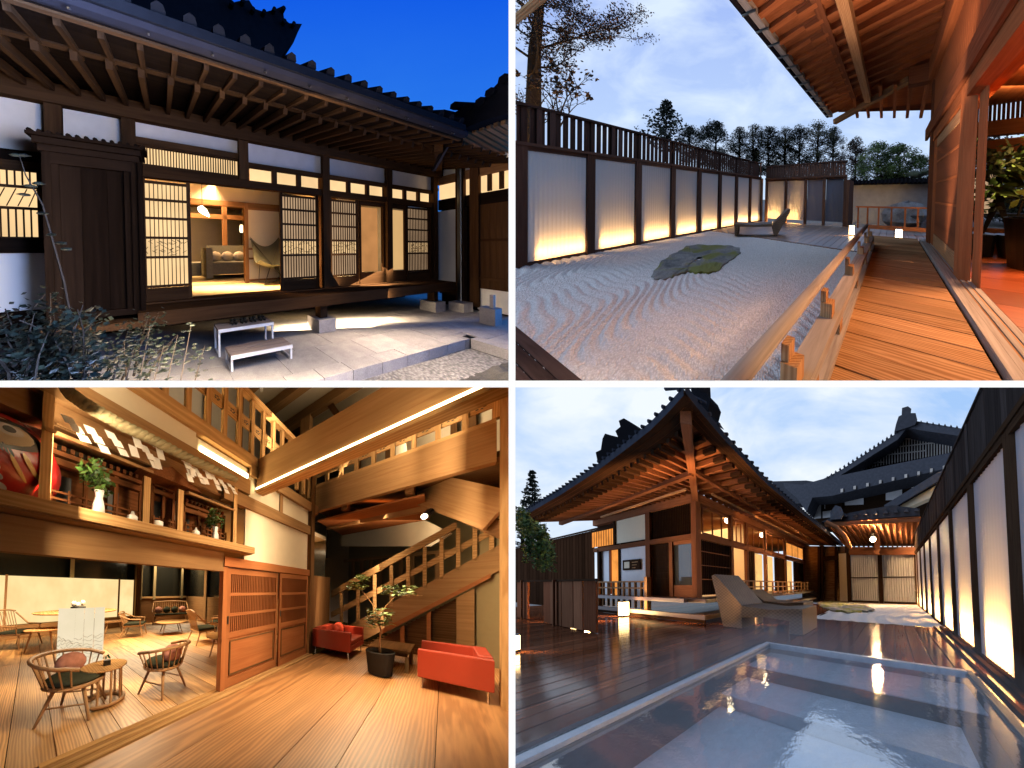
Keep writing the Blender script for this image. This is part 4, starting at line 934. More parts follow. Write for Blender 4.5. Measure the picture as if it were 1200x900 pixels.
far_tree(808, 190, 150, 30, 17, 't', 'low dark tree just right of the spreading conifer', M['leaf_dark'], 4)
far_tree(838, 195, 146, 46, 18, 't', 'rounded dark tree in the middle of the skyline', M['leaf_dark'], 5)
for i, (px, t_) in enumerate(((866, 150), (884, 149), (901, 152), (919, 149), (936, 150), (957, 146), (976, 151))):
    far_tree(px, 205, t_, 27 + (i % 3) * 6, 20 + i, 't', ['dark pine crown left end of the far row', 'dense pine crown second in the far row', 'slim pine crown third in the far row', 'dark pine over the corner of the fences', 'ragged pine above the end fence', 'tallest pine above the end fence', 'last pine of the row above the end fence'][i], M['leaf_olive'] if i % 2 else M['leaf_dark'], 30 + i)
far_tree(1002, 212, 164, 34, 24, 't', 'half bare dark tree between the pines and the bamboo', M['leaf_brown'], 50)
far_tree(1028, 212, 170, 40, 20, 't', 'bright green bamboo clump left above the wall', M['leaf_green'], 51)
far_tree(1052, 212, 172, 44, 21, 't', 'bright green bamboo clump middle above the wall', M['leaf_green'], 52)
far_tree(1078, 214, 184, 30, 22, 't', 'small green bamboo clump beside the house corner', M['leaf_green'], 53)
far_tree(1160, 250, 168, 90, 20, 't', 'reddish garden tree seen through the veranda room', M['leaf_brown'], 54)
far_tree(1190, 260, 190, 60, 19, 't', 'green garden tree seen through the veranda room', M['leaf_olive'], 55)
# beam end at the upper left corner
o = build('roof_beam_end', MB().bar(s.at(596, 30, b=1.2), s.at(645, -12, b=1.2), .08, .05), M['cedar']); props(o, 'end of a nearby roof beam crossing the top left corner', 'beam') if o else 0
# warm light under the eaves and in the veranda room
lamp('AREA', (2.6, 5.6, 1.0), 260, WARMER, .8, to=(2.6, 7.4, 2.8), size2=3)
lamp('AREA', (.3, 5.0, 1.2), 560, (1, .64, .40), .7, to=(-.2, 5.0, 5), size2=22, spread=150)
lamp('AREA', (2.3, 4.2, 3.5), 1300, (1, .54, .26), 1.2, to=(2.3, 4.2, 0), size2=18)
lamp('AREA', (2.0, 6.3, 2.2), 110, WARM, .8, to=(2.0, 7.3, 1.6), size2=3)
lamp('AREA', (1.0, 2.2, 3.0), 60, WARM, .5, to=(.1, 2.2, 0), size2=8)

# ================================================================ SET 3: timber lobby and lounge
S3 = Stage(300, 693, 42.4, 1.5, -1, -1, f=241.0)
ST = S3; s = S3
M['oak'] = wood('honey_oak', (.58, .36, .16), (.42, .24, .10), .5, 1, .12, .2, figure=True)
M['oakbeam'] = wood('oak_beam', (.44, .26, .12), (.30, .16, .07), .55, 1, .12, .25)
M['oakdark'] = wood('brown_beam', (.22, .115, .05), (.13, .065, .03), .6, 1, .15, .25)
M['lobbyfloor'] = wood('lobby_floor', (.52, .27, .11), (.30, .14, .05), .42, .8, .20, .25, figure=True)
M['loungefloor'] = wood('lounge_floor', (.66, .40, .16), (.38, .19, .07), .38, 1, .34, .2, figure=True)
M['redoak'] = wood('red_oak_door', (.48, .19, .075), (.34, .12, .045), .5, 1, .1, .2)
M['shrinewood'] = wood('shrine_wood', (.26, .10, .04), (.13, .05, .02), .55, 1.4, .25, .3)
M['cream_wall'] = plain('cream_wall', (.74, .66, .50), .9, nz=.04)
M['olive_wall'] = plain('olive_wall', (.30, .24, .13), .9, nz=.06)
M['greyplaster'] = plain('grey_plaster', (.42, .40, .36), .9, nz=.06)
M['led'] = emit('led_strip', (1, .80, .42), 9)
M['backlit'] = emit('backlit_panel', (1, .76, .36), 1.15, .2, .8, (2.0, 1.0, 2.0), (.90, .62, .27))
M['nightglass'] = plain('night_glass', (.015, .015, .012), .15)
M['redleather'] = plain('red_leather', (.36, .048, .026), .45, nz=.08, ns=4, bs=.12)
M['chairwood'] = wood('chair_wood', (.48, .27, .12), (.32, .17, .07), .45, 2, .1, .1)
M['seatpad'] = plain('dark_green_pad', (.045, .05, .035), .9, nz=.2, ns=30)
M['pinkpad'] = plain('pink_cushion', (.42, .20, .15), .9, nz=.3, ns=14)
M['straw'] = wood('rope_straw', (.44, .38, .22), (.26, .22, .12), .8, 2, .15, .5)
M['white_paper'] = plain('white_folded_paper', (.82, .80, .76), .8, nz=.03)
M['porcelain'] = plain('porcelain', (.80, .80, .78), .25, nz=.03)
M['darumared'] = plain('red_lacquer', (.58, .02, .02), .3, nz=.06)
M['gold'] = plain('gold_paint', (.60, .36, .08), .4, .3)
M['blackpaint'] = plain('black_paint', (.012, .012, .012), .4)
M['screenpane'] = emit('lit_screen_slat', (1, .84, .58), .95, .12, 2, (1, 1, 1), (.92, .78, .52))
M['leaf_gloss'] = leaf_mat('gloss_leaf', (.05, .09, .02), (.30, .38, .16), .35)
M['leaf_small'] = leaf_mat('sakaki_leaf', (.015, .05, .012), (.07, .14, .03), .4)
M['potgrey'] = plain('charcoal_pot', (.035, .034, .033), .6)
M['chrome'] = plain('polished_leg', (.55, .52, .48), .25, .9)
A0 = -2.45
# --- floors
lf_ = thing('lobby_floor', (-.8, 3, 0), 'broad honey brown floorboards of the lobby', 'floor', kind='structure')
edges = [-2.30, -1.82, -1.075, -.68, -.05, .62, 1.4]
for i in range(len(edges) - 1): build('floorboard', MB().box(edges[i] + .003, edges[i + 1] - .003, .3, 6.9, -.04, 0), M['lobbyfloor'], lf_)
lg = thing('lounge_floor', (-6, 3, 0), 'golden floorboards of mixed tone in the lounge', 'floor', kind='structure')
i = 0; a = -12.0; random.seed(2)
y_ = -2.6
while y_ < 8.6:
    w_ = .30 + U(.06)
    sp_ = -7.2 + U(1.5)
    for (x0, x1) in ((-12.0, sp_), (sp_ + .005, -2.59)): build('floorboard', MB().box(x0, x1, y_ + .004, y_ + w_ - .004, -.04, .0), M['loungefloor'], lg)
    y_ += w_
th = thing('threshold', (-2.45, 2, 0), 'grooved timber threshold track between the lounge and the lobby', 'threshold')
for a0, a1, z in ((-2.585, -2.52, .02), (-2.515, -2.46, .008), (-2.455, -2.41, .02), (-2.405, -2.36, .008), (-2.355, -2.305, .02)): build('track_rail', MB().box(a0, a1, .1, 4.6, -.04, z), M['oak'] if z > .01 else M['oakbeam'], th)
# --- sliding doors
def lat_door(b0, b1, a, lab):
    d = thing('sliding_door', (a, (b0 + b1) / 2, 0), lab, 'door', 'pair of red wood sliding doors')
    z0, z1 = .02, 1.86; fw = .07; dp_ = .035
    build('stile', MB().box(a - dp_, a, b0, b0 + fw, z0, z1), M['redoak'], d); build('stile', MB().box(a - dp_, a, b1 - fw, b1, z0, z1), M['redoak'], d)
    zr = [z0, .86, 1.16, 1.46, z1 - .02]
    for i, (z, h_) in enumerate(((z0, .14), (.78, .09), (1.11, .05), (1.43, .05), (z1 - .09, .09))): build('rail', MB().box(a - dp_, a - .001, b0 + fw, b1 - fw, z, z + h_), M['redoak'], d)
    build('back_board', MB().box(a - dp_ + .004, a - .018, b0 + fw, b1 - fw, z0 + .1, z1 - .05), M['redoak'], d)
    p = build('lower_panel', MB().box(a - .02, a - .008, b0 + fw + .05, b1 - fw - .05, .22, .72), M['redoak'], d) or d
    for z in (.20, .725): build('moulding', MB().box(a - .018, a - .004, b0 + fw + .03, b1 - fw - .03, z - .012, z + .012), M['oakdark'], p)
    for b in (b0 + fw + .035, b1 - fw - .035): build('moulding', MB().box(a - .018, a - .004, b - .012, b + .012, .213, .712), M['oakdark'], p)
    k = Kit('lattice_slat', MB().box(a - .016, a - .004, -.007, .007, .87, 1.77), M['redoak'])
    n = int((b1 - b0 - 2 * fw) / .042)
    for i in range(1, n): k.put((0, b0 + fw + (b1 - b0 - 2 * fw) * i / n, 0), d)
    q = build('finger_pull', MB().box(a + .0, a + .006, b0 + .02, b0 + .05, 1.0, 1.12), M['blackpaint'], d)
lat_door(2.04, 3.36, -2.47, 'nearer of the two red wood lattice sliding doors, with a finger pull')
lat_door(3.37, 4.52, -2.43, 'farther red wood lattice sliding door beside the corner post')
W = thing('lobby_wall', (A0, 3.4, 0), 'post and beam wall of the lobby with cream plaster and the lounge opening', 'wall')
build('lintel', MB().box(A0 - .10, A0 + .02, 1.95, 4.6, 1.88, 2.02), M['redoak'], W)
build('wide_lintel', MB().box(A0 - .12, A0 + .0, -1.2, 1.95, 1.80, 2.08), M['oakbeam'], W)
build('jamb', MB().box(A0 - .10, A0 + .0, 1.95, 2.03, 0, 1.87), M['redoak'], W)
build('plaster', MB().box(A0 - .06, A0 - .03, 2.40, 4.55, 2.02, 2.88), M['cream_wall'], W)
build('tie_beam', MB().box(A0 - .08, A0 + .02, 1.9, 4.6, 2.88, 3.08), M['oakbeam'], W)
build('plaster', MB().box(A0 - .06, A0 - .03, 2.46, 4.55, 3.08, 3.46), M['cream_wall'], W)
build('strut', MB().box(A0 - .05, A0 - .01, 3.35, 3.45, 3.08, 3.46), M['oakbeam'], W)
build('floor_beam', MB().box(A0 - .06, A0 + .03, 2.45, 4.95, 3.46, 3.66), M['oakbeam'], W)
build('corner_post', MB().box(A0 - .14, A0 + .04, 4.6, 4.78, 0, 4.6), M['oakdark'], W)
build('side_board', MB().box(A0 - .04, A0 - .01, 4.78, 5.9, 0, 1.9), M['oakdark'], W)
# the shrine side of the wall
build('brown_beam', MB().box(A0 - .15, A0 + .02, -1.2, 2.45, 3.12, 3.36), M['oakbeam'], W)
build('shelf_back_beam', MB().box(A0 - .2, A0 - .05, -1.2, 2.45, 2.92, 3.12), M['oakbeam'], W)
build('cream_fascia', MB().box(A0 - .15, A0 - .01, -1.2, 1.42, 3.37, 3.60), M['cream_wall'], W)
build('led_recess', MB().box(A0 - .15, A0 - .04, 1.43, 2.45, 3.37, 3.57), M['cream_wall'], W)
build('led_strip', MB().box(A0 - .035, A0 - .012, 1.50, 2.42, 3.40, 3.47), M['led'], W)
build('edge_beam', MB().box(A0 - .15, A0 + .03, -1.2, 2.75, 3.60, 3.80), M['oak'], W)
build('wall_panel', MB().box(-3.25, -3.2, -1.2, 2.4, 2.0, 3.6), M['cream_wall'], W)
# --- upper balustrade along the left wall
UB = thing('left_balustrade', (A0, 2.5, 3.8), 'pale timber balustrade of the upper floor along the left wall', 'balustrade')
def carved(bx, along, c, w_, z):      # a small plaque with a carved flower
    pass
def plaque(parent, mk, z):
    build('plaque', mk(-1, 1, z - .065, z + .065, 0), M['oak'], parent)
def flower(parent, o_, ax, z, w_):
    m = MB()
    for t_ in range(5):
        u = math.cos(t_ * 1.2566) * w_ * .18; v = math.sin(t_ * 1.2566) * .026
        for e in (-1,): 
            c = [o_[0], o_[1], z + v]; c[ax] += u
            m.blob(tuple(c), .018, 6, (1.2 if ax == 0 else .35, 1.2 if ax == 1 else .35, .6))
    build('carving', m, M['blackpaint'], parent, kind='stuff')
b = .70; i = 0
k = Kit('baluster', MB().box(A0 - .07, A0 - .01, -.04, .04, 3.80, 4.78), M['oak'])
while b < 4.75: 
    k.put((0, b, 0), UB)
    build('plaque', MB().box(A0 - .05, A0 - .03, b + .042, b + .258, 4.22, 4.42), M['oak'], UB); flower(UB, (A0 - .03, b + .15, 0), 1, 4.32, .2)
    b += .30
build('handrail', MB().box(A0 - .09, A0 + .01, -1.2, 4.9, 4.78, 4.88), M['oak'], UB)
# --- balcony across
BB = 5.0
BL_ = thing('cross_balcony', (-1, BB, 3.6), 'balcony across the hall with carved plaques between its balusters', 'balcony')
build('floor_beam', MB().box(-2.6, .62, BB, BB + .14, 3.58, 4.22), M['oakbeam'], BL_)
build('bottom_rail', MB().box(-2.6, .62, BB + .02, BB + .12, 4.225, 4.30), M['oak'], BL_)
build('top_rail', MB().box(-2.6, .62, BB + .0, BB + .12, 4.86, 4.95), M['oak'], BL_)
n = 9; xs_ = [-2.6 + i * (3.22 / n) for i in range(n + 1)]
for i, x in enumerate(xs_):
    build('baluster', MB().box(x - .04, x + .04, BB + .015, BB + .10, 4.301, 4.86), M['oak'], BL_)
    if i < n: build('plaque', MB().box(x + .041, x + .317, BB + .035, BB + .06, 4.50, 4.66), M['oak'], BL_); flower(BL_, (x + .18, BB + .035, 0), 0, 4.58, .28)
build('rear_wall', MB().box(-2.6, 1.2, BB + 2.0, BB + 2.1, 4.0, 6.5), M['cream_wall'], BL_)
for x in (-2.1, -1.3, .1, .42): build('rear_post', MB().box(x, x + .12, BB + 1.9, BB + 2.0, 4.2, 6.5), M['oakdark'], BL_)
build('balcony_floor', MB().box(-2.6, 1.2, BB + .14, BB + 2.0, 3.7, 3.8), M['oakdark'], BL_)
for x in (-1.9, -.6): build('joist', MB().box(x, x + .14, BB + .14, BB + 2.5, 3.5, 3.7), M['oakdark'], BL_)
build('under_board', MB().box(-2.6, -.3, BB + .3, BB + 2.2, 3.42, 3.46), M['redoak'], BL_)
# --- the diagonal LED beam
LB = thing('led_beam', (-1, 2.66, 3.25), 'great timber beam crossing the hall with a glowing strip along its lower edge', 'beam')
build('beam', MB().box(A0, 1.1, 2.62, 2.82, 3.30, 3.80), M['oakbeam'], LB)
build('led_strip', MB().box(A0, 1.1, 2.604, 2.63, 3.268, 3.298), M['led'], LB)
build('trim', MB().box(A0, 1.1, 2.606, 2.80, 3.215, 3.265), M['oak'], LB)
# upper left structure
US = thing('upper_frame', (-2.2, 4.4, 4.8), 'upper posts and sloping roof braces above the left gallery', 'frame')
q0, q1 = s.at(360, 500, b=5.6), s.at(360, 455, b=5.6)
build('post', MB().box(q0[0] - .18, q0[0] + .14, 5.5, 5.7, 3.8, 6.8), M['oakbeam'], US)
build('brace', MB().bar(s.at(398, 490, b=6.2), s.at(370, 450, b=6.2), .12, .16), M['oakdark'], US)
build('ceiling_panel', MB().prism([s.at(200, 430, b=6.5), s.at(360, 430, b=6.5), s.at(360, 530, b=6.5), s.at(330, 520, b=6.5)], (0, .1, 0)), M['oakdark'], US)
build('plaster', MB().prism([s.at(360, 430, b=6.6), s.at(470, 430, b=6.6), s.at(470, 470, b=6.6), s.at(420, 500, b=6.6), s.at(360, 520, b=6.6)], (0, .1, 0)), M['cream_wall'], US)
q = s.at(306, 458, b=4.0); o = build('ceiling_spotlight', MB().lathe(q, [(.03, 0), (.05, .02), (.05, .1)], 10), M['porcelain']); props(o, 'small white round spotlight on the dark gallery ceiling', 'spotlight') if o else 0
# --- stairs
SB_ = 6.2
SR = thing('staircase', (-.6, SB_, 0), 'timber staircase rising to the right with slatted panels under it', 'staircase')
def sp(px, py, b=SB_): return s.at(px, py, b=b)
def bandp(p1, p2, p3, p4, b, d, nm, m_): return build(nm, MB().prism([sp(*p1, b), sp(*p2, b), sp(*p3, b), sp(*p4, b)], (0, d, 0)), m_, SR)
bandp((392, 768), (392, 742), (586, 638), (586, 668), SB_, .12, 'stringer', M['oakbeam'])
bandp((446, 744), (446, 738), (575, 672), (575, 677), SB_ - .03, .03, 'stringer_trim', M['redoak'])
bandp((388, 700), (388, 692), (535, 611), (535, 619), SB_ + .02, .09, 'handrail', M['oak'])
bandp((388, 724), (388, 717), (586, 614), (586, 622), SB_ + .03, .06, 'middle_rail', M['oak'])
for i in range(10):
    x = 400 + i * 19.5 - 2; yb = 768 - 26 - (x - 392) * .536 + 3; yt = 696 - (x - 388) * .551
    w_ = 3 + i * .28
    build('baluster', MB().prism([sp(x, yb), sp(x + w_, yb), sp(x + w_, yt + 4), sp(x, yt + 4)], (0, .08, 0)), M['oak'], SR)
for x0, x1 in ((425, 469), (474, 500), (505, 535)):
    f = lambda x: 744 - (x - 446) * .535 + 5
    build('slatted_panel', MB().prism([sp(x0, 772, SB_ + .1), sp(x1, 772, SB_ + .1), sp(x1, f(x1), SB_ + .1), sp(x0, f(x0), SB_ + .1)], (0, .02, 0)), M['oakdark'], SR)
    for j in range(24):
        y = 766 - j * 3.0
        if y > f(x1) + 1:
            xl = max(x0, 446 - (y - 749) / .535) if y < f(x0) else x0
            p, q = sp(xl, y, SB_ + .08), sp(x1, y, SB_ + .08); build('panel_slat', MB().box(p[0], q[0], SB_ + .075, SB_ + .095, q[2] - .012, q[2] + .012), M['oakdark'], SR)
for x0, x1 in ((469, 474), (500, 505), (535, 556)):
    build('panel_post', MB().prism([sp(x0, 773), sp(x1, 773), sp(x1, 744 - (x1 - 446) * .535 + 4), sp(x0, 744 - (x0 - 446) * .535 + 4)], (0, .11, 0)), M['redoak'] if x0 < 530 else M['oakbeam'], SR)
build('base_board', MB().prism([sp(425, 775), sp(556, 775), sp(556, 769), sp(425, 769)], (0, .12, 0)), M['redoak'], SR)
build('side_wall', MB().box(sp(556, 700)[0], 1.6, SB_ + .05, SB_ + .1, 0, 3.4), M['olive_wall'], SR)
build('rear_wall', MB().box(-2.9, 1.6, 8.8, 8.9, 0, 4.4), M['olive_wall'], SR)
build('rear_rail', MB().box(-2.9, .4, 8.2, 8.3, 2.62, 2.72), M['oakbeam'], SR)
for i in range(9): build('rear_baluster', MB().box(-2.6 + i * .3, -2.5 + i * .3, 8.2, 8.28, 1.6, 2.62), M['oakbeam'], SR)
build('landing_beam', MB().bar(sp(472, 566, 6.0), sp(586, 600, 5.2), .1, .62), M['oakbeam'], SR)
build('landing_board', MB().prism([sp(464, 578, 6.4), sp(586, 632, 5.3), sp(586, 610, 5.3), sp(480, 570, 6.0)], (.02, .05, .02)), M['oakdark'], SR)
build('cross_joist', MB().bar(sp(380, 618, 6.0), sp(500, 596, 6.0), .12, .14), M['oakbeam'], SR)
build('plaster_patch', MB().prism([sp(478, 600, 7.5), sp(530, 625, 7.5), sp(505, 640, 7.5), sp(400, 640, 7.5), sp(400, 622, 7.5)], (0, .1, 0)), M['cream_wall'], SR)
q = sp(500, 603, 5.5)
tl = thing('track_spotlight', q, 'black cylinder spotlight under the stair landing', 'spotlight')
build('housing', MB().tube([(q[0] + .06, q[1] + .1, q[2] + .08), (q[0] - .03, q[1] - .05, q[2] - .04)], .07, 10), M['blackpaint'], tl)
build('lamp_glass', MB().tube([(q[0] - .032, q[1] - .053, q[2] - .043), (q[0] - .04, q[1] - .07, q[2] - .055)], .055, 10), M['lampglow'], tl)
# right hand post
rp = build('hall_post', MB().box(.56, .74, 4.12, 4.30, 0, 5.0), M['oak']); props(rp, 'square pale timber post at the right edge of the lobby', 'post')
# --- shrine shelf
SH = thing('shrine_shelf', (A0, 1.2, 2.1), 'long timber shelf with posts carrying a small household shrine', 'shelf')
build('shelf_board', MB().box(-3.2, A0 + .16, -1.2, 2.42, 2.12, 2.19), M['oakbeam'], SH)
build('shelf_lip', MB().box(A0 + .161, A0 + .19, -1.2, 2.42, 2.10, 2.20), M['oak'], SH)
build('under_board', MB().box(A0 - .3, A0 + .14, -1.2, 2.42, 2.09, 2.117), M['oakbeam'], SH)
for px in (52, 172, 212, 276): q = s.at(px, 580, a=A0 + .02); build('post', MB().box(A0 - .03, A0 + .03, q[1] - .035, q[1] + .035, 2.19, 3.12 if px in (52, 276) else 2.75), M['oak'], SH)
build('sloping_board', MB().prism([(A0 - .02, .1, 2.92), (A0 - .02, 2.3, 2.92), (-2.9, 2.3, 3.12), (-2.9, .1, 3.12)], (0, 0, .02)), M['oakbeam'], SH)
sr = thing('household_shrine', (-2.7, 1.2, 2.19), 'dark red miniature wooden shrine with roofs, railings and open doors', 'shrine')
def cell(b0, b1, z1, dpt=-2.62):
    build('cell_floor', MB().box(-2.95, dpt + .1, b0, b1, 2.19, 2.25), M['shrinewood'], sr)
    build('cell_front', MB().box(dpt - .14, dpt - .12, b0, b1 + .06, 2.25, z1), M['shrinewood'], sr)
    for i in range(int((b1 - b0) / .2)): build('cell_door', MB().box(dpt - .119, dpt - .105, b0 + .05 + i * .2, b0 + .15 + i * .2, 2.27, z1 - .2), M['oakdark'] if i % 2 else M['blackpaint'], sr)
    n = max(2, int((b1 - b0) / .2))
    for i in range(n + 1): b = b0 + (b1 - b0) * i / n; build('column', MB().box(dpt - .02, dpt + .02, b - .018, b + .018, 2.25, z1 - .06), M['shrinewood'], sr)
    for z in (2.31, 2.37): build('railing', MB().box(dpt + .06, dpt + .075, b0, b1, z, z + .018), M['shrinewood'], sr)
    for i in range(n * 2 + 1): b = b0 + (b1 - b0) * i / n / 2; build('rail_post', MB().box(dpt + .06, dpt + .08, b - .008, b + .008, 2.25, 2.41), M['shrinewood'], sr)
    build('frieze', MB().box(dpt - .03, dpt + .03, b0, b1, z1 - .16, z1 - .10), M['shrinewood'], sr)
    build('frieze', MB().box(dpt - .03, dpt + .045, b0, b1, z1 - .08, z1 - .04), M['shrinewood'], sr)
    for i in range(int((b1 - b0) / .06)): build('bracket', MB().box(dpt + .0, dpt + .07, b0 + i * .06, b0 + i * .06 + .03, z1 - .04, z1), M['shrinewood'], sr)
    build('roof', MB().prism([(dpt + .22, b0 - .05, z1), (dpt + .22, b1 + .05, z1), (-2.95, b1 + .05, z1 + .2), (-2.95, b0 - .05, z1 + .2)], (0, 0, .03)), M['oakbeam'], sr)
b_ = [s.at(px, 580, a=-2.62)[1] for px in (58, 165, 180, 205, 215, 262)]
cell(b_[0], b_[1], 2.80); cell(b_[4], b_[5], 2.72, -2.6)
cell(b_[2], b_[3], 2.86, -2.66)
build('gable', MB().prism([(-2.40, b_[1] - .1, 2.80), (-2.40, b_[4] + .15, 2.80), (-2.40, (b_[1] + b_[4]) / 2, 2.97)], (-.5, 0, 0)), M['shrinewood'], sr)
build('niche', MB().box(-2.94, -2.90, b_[2] + .02, b_[3] - .02, 2.25, 2.70), M['slate'], sr)
# vases, sake cups, daruma
def vase(px, pyb, hgt, lab):
    q = s.at(px, pyb, a=A0 + .08); c = (q[0], q[1], 2.19); t = thing('white_vase', c, lab, 'vase', 'white vases on the shrine shelf')
    build('vase_body', MB().lathe(c, [(.055, 0), (.045, .1), (.03, hgt * .7), (.04, hgt), (.03, hgt)], 14), M['porcelain'], t, smooth=True)
    mb = MB(); random.seed(int(px)); 
    for i in range(7): leafquads(mb, (c[0] + U(.05), c[1] + U(.07), c[2] + hgt + .12 + U(.08)), .10, 34, .028)
    f = build('leafy_sprig', mb, M['leaf_small'], t, kind='stuff'); return t
vase(115, 603, .24, 'taller white vase with a green sprig, left of the shrine doors'); vase(252, 630, .20, 'smaller white vase with a green sprig near the right end of the shelf')
for j, (px, lab) in enumerate(((155, 'round white dish with a peaked lid beside the tall vase'), (186, 'white square cup before the shrine niche'), (230, 'small white round jar near the right vase'))):
    q = s.at(px, 612, a=A0 + .09); c = (q[0], q[1], 2.19)
    o = build('porcelain_jar', MB().lathe(c, [(.03, 0), (.05, .03), (.048, .07), (.02, .09), (.012, .12)] if j != 1 else [(.045, 0), (.05, .08), (.04, .085)], 12), M['porcelain'], smooth=True); props(o, lab, 'jar', 'white offering vessels on the shrine shelf') if o else 0
q = s.at(2, 548, a=-2.72); rr = .36
dm = thing('daruma_doll', (q[0], q[1], 2.19), 'big round red lacquered wishing doll with a painted face on the shelf', 'doll')
dc = (q[0] - .0, q[1] - .0, 2.19 + .36)
build('body', MB().blob(dc, rr, 28, (1, 1, 1.02)), M['darumared'], dm, smooth=True)
# face and marks are shallow shells set on the camera side of the body
fd = Vector((math.sin(R(42.4)) * 1, -math.cos(R(42.4)), 0)); fd = Vector((.90, -.30, .0)).normalized(); sd = Vector((.30, .90, 0)).normalized()
def shell(cu, cv, ru, rv_, lift, mat, nm, ang=0):
    m = MB(); n = 20; P = []; rg = 5
    for k_ in range(rg + 1):
        for i in range(n):
            t = 6.2832 * i / n; u = ru * k_ / rg * math.cos(t); v = rv_ * k_ / rg * math.sin(t); u, v = u * math.cos(ang) - v * math.sin(ang), u * math.sin(ang) + v * math.cos(ang)
            u += cu; v += cv; w_ = math.sqrt(max(.001, 1 - u * u - v * v)); d = fd * w_ + sd * u + Vector((0, 0, 1)) * v
            P.append(tuple(Vector(dc) + d * (rr * lift)))
    m.add(P, [(k_ * n + i, k_ * n + (i + 1) % n, (k_ + 1) * n + (i + 1) % n, (k_ + 1) * n + i) for k_ in range(rg) for i in range(n)]); build(nm, m, mat, dm, smooth=True)
shell(.12, .30, .72, .38, 1.012, M['blackpaint'], 'face_border'); shell(.10, .30, .62, .33, 1.022, M['cream_wall'], 'face')
shell(.42, .36, .17, .13, 1.032, M['porcelain'], 'eye'); shell(.42, .36, .08, .075, 1.040, M['blackpaint'], 'pupil'); shell(.40, .54, .22, .05, 1.036, M['blackpaint'], 'eyebrow', .3)
shell(.16, .22, .06, .10, 1.036, M['gold'], 'nose'); shell(.70, -.22, .04, .22, 1.02, M['gold'], 'gold_stripe', .35); shell(.54, -.34, .035, .22, 1.02, M['gold'], 'gold_stripe', .3)
for i in range(5):
    for j in range(3): shell(.02 + j * .13, -.12 - i * .15, .055, .055, 1.024, M['porcelain'], 'painted_dot')
for i in range(8): shell(.05 + .1 * i * .6, .06 - .02 * i, .02, .10, 1.045, M['blackpaint'], 'beard_stroke', .4)
# straw rope with folded paper
rope = thing('straw_rope', (-2.2, 1.0, 3.0), 'thick twisted straw rope hung across the front of the shrine', 'rope')
RP = [s.at(x_, y_, a=-2.22) for x_, y_ in ((60, 425), (78, 458), (100, 474), (140, 497), (180, 516), (215, 534), (250, 550), (277, 562))]
def rp_at(t):
    f = t * (len(RP) - 1); i = min(len(RP) - 2, int(f)); f -= i; return Vector(RP[i]).lerp(Vector(RP[i + 1]), f)
for ph in (0, 2.09, 4.19):
    pts = []
    for i in range(120):
        t = i / 119; p = rp_at(t); an = ph + t * 80; r_ = .026 * (1 if t < .85 else 1 - (t - .85) * 3); pts.append((p[0] + math.cos(an) * r_, p[1], p[2] + math.sin(an) * r_))
    build('strand', MB().tube(pts, .030, 6), M['straw'], rope, smooth=True)
for j, (px, py, hgt, stl) in enumerate(((78, 488, 26, 0), (104, 500, 28, 0), (128, 506, 26, 0), (152, 498, 40, 1), (168, 522, 26, 0), (180, 512, 40, 1), (213, 533, 26, 0), (219, 538, 30, 1), (228, 548, 20, 0), (238, 545, 26, 1), (248, 556, 20, 0), (258, 562, 18, 0), (268, 567, 14, 0))):
    q0 = s.at(px, py, a=-2.30); q1 = s.at(px + 12, py + hgt, a=-2.30); hh = (q0[2] - q1[2]); w_ = .075
    m = MB(); nseg = 3
    for k_ in range(nseg):
        z_t = q0[2] - hh * k_ / nseg; z_b = z_t - hh / nseg; b0 = q0[1] + (.050 * k_ if stl == 0 else (.04 * (k_ % 2) + .015 * k_)); x = -2.30 + (.012 if k_ % 2 else 0)
        m.prism([(x, b0 - w_ / 2, z_t), (x, b0 + w_ / 2, z_t + .005), (x + .014, b0 + w_ / 2 + .030, z_b), (x + .014, b0 - w_ / 2 + .030, z_b - .012)], (.003, 0, 0))
    o = build('folded_paper', m, M['white_paper']); props(o, 'white zigzag folded paper streamer hanging from the straw rope, number %s from the left' % ['one', 'two', 'three', 'four', 'five', 'six', 'seven', 'eight', 'nine', 'ten', 'eleven', 'twelve', 'thirteen'][j], 'paper streamer', 'paper streamers on the straw rope') if o else 0
# --- lounge room
LW = thing('lounge_wall', (-10.5, 3, 0), 'far wall of the lounge with dark night windows and timber wainscot', 'wall')
AB = -10.5; rb = s.at(217, 727, a=AB)[1]
zz = lambda px, py: s.at(px, py, a=AB)[2]
build('wainscot', MB().box(AB - .1, AB, -4, rb, 0, zz(180, 700)), M['oakdark'], LW)
build('wainscot_side', MB().box(AB, -2.6, rb, rb + .1, 0, zz(217, 699) - .0), M['oakbeam'], LW)
build('night_window', MB().box(AB - .12, AB - .1, -4, rb, 0.2, 3.6), M['nightglass'], LW)
build('night_window', MB().box(AB, -2.6, rb + .08, rb + .1, 1.2, 3.6), M['nightglass'], LW)
for px in (84, 160, 165, 181, 213): q = s.at(px, 680, a=AB); build('window_post', MB().box(AB - .1, AB + .06, q[1] - .06, q[1] + .06, 1.1, 3.4), M['olive_wall'], LW)
build('sill_rail', MB().box(AB - .02, AB + .05, 3.3, rb, zz(180, 701), zz(180, 699)), M['oak'], LW)
build('column', MB().box(AB + .2, AB + .5, s.at(159, 700, a=AB + .5)[1], s.at(165, 700, a=AB + .5)[1], 0, 3.4), M['oakdark'], LW)
q = s.at(241, 700, b=rb); build('window_post', MB().box(q[0] - .1, q[0] + .1, rb - .05, rb + .05, 0, 3.4), M['oakbeam'], LW)
build('window_post', MB().box(s.at(212, 700, b=rb)[0], s.at(214, 700, b=rb)[0], rb - .05, rb + .05, 1.2, 3.4), M['oakbeam'], LW)
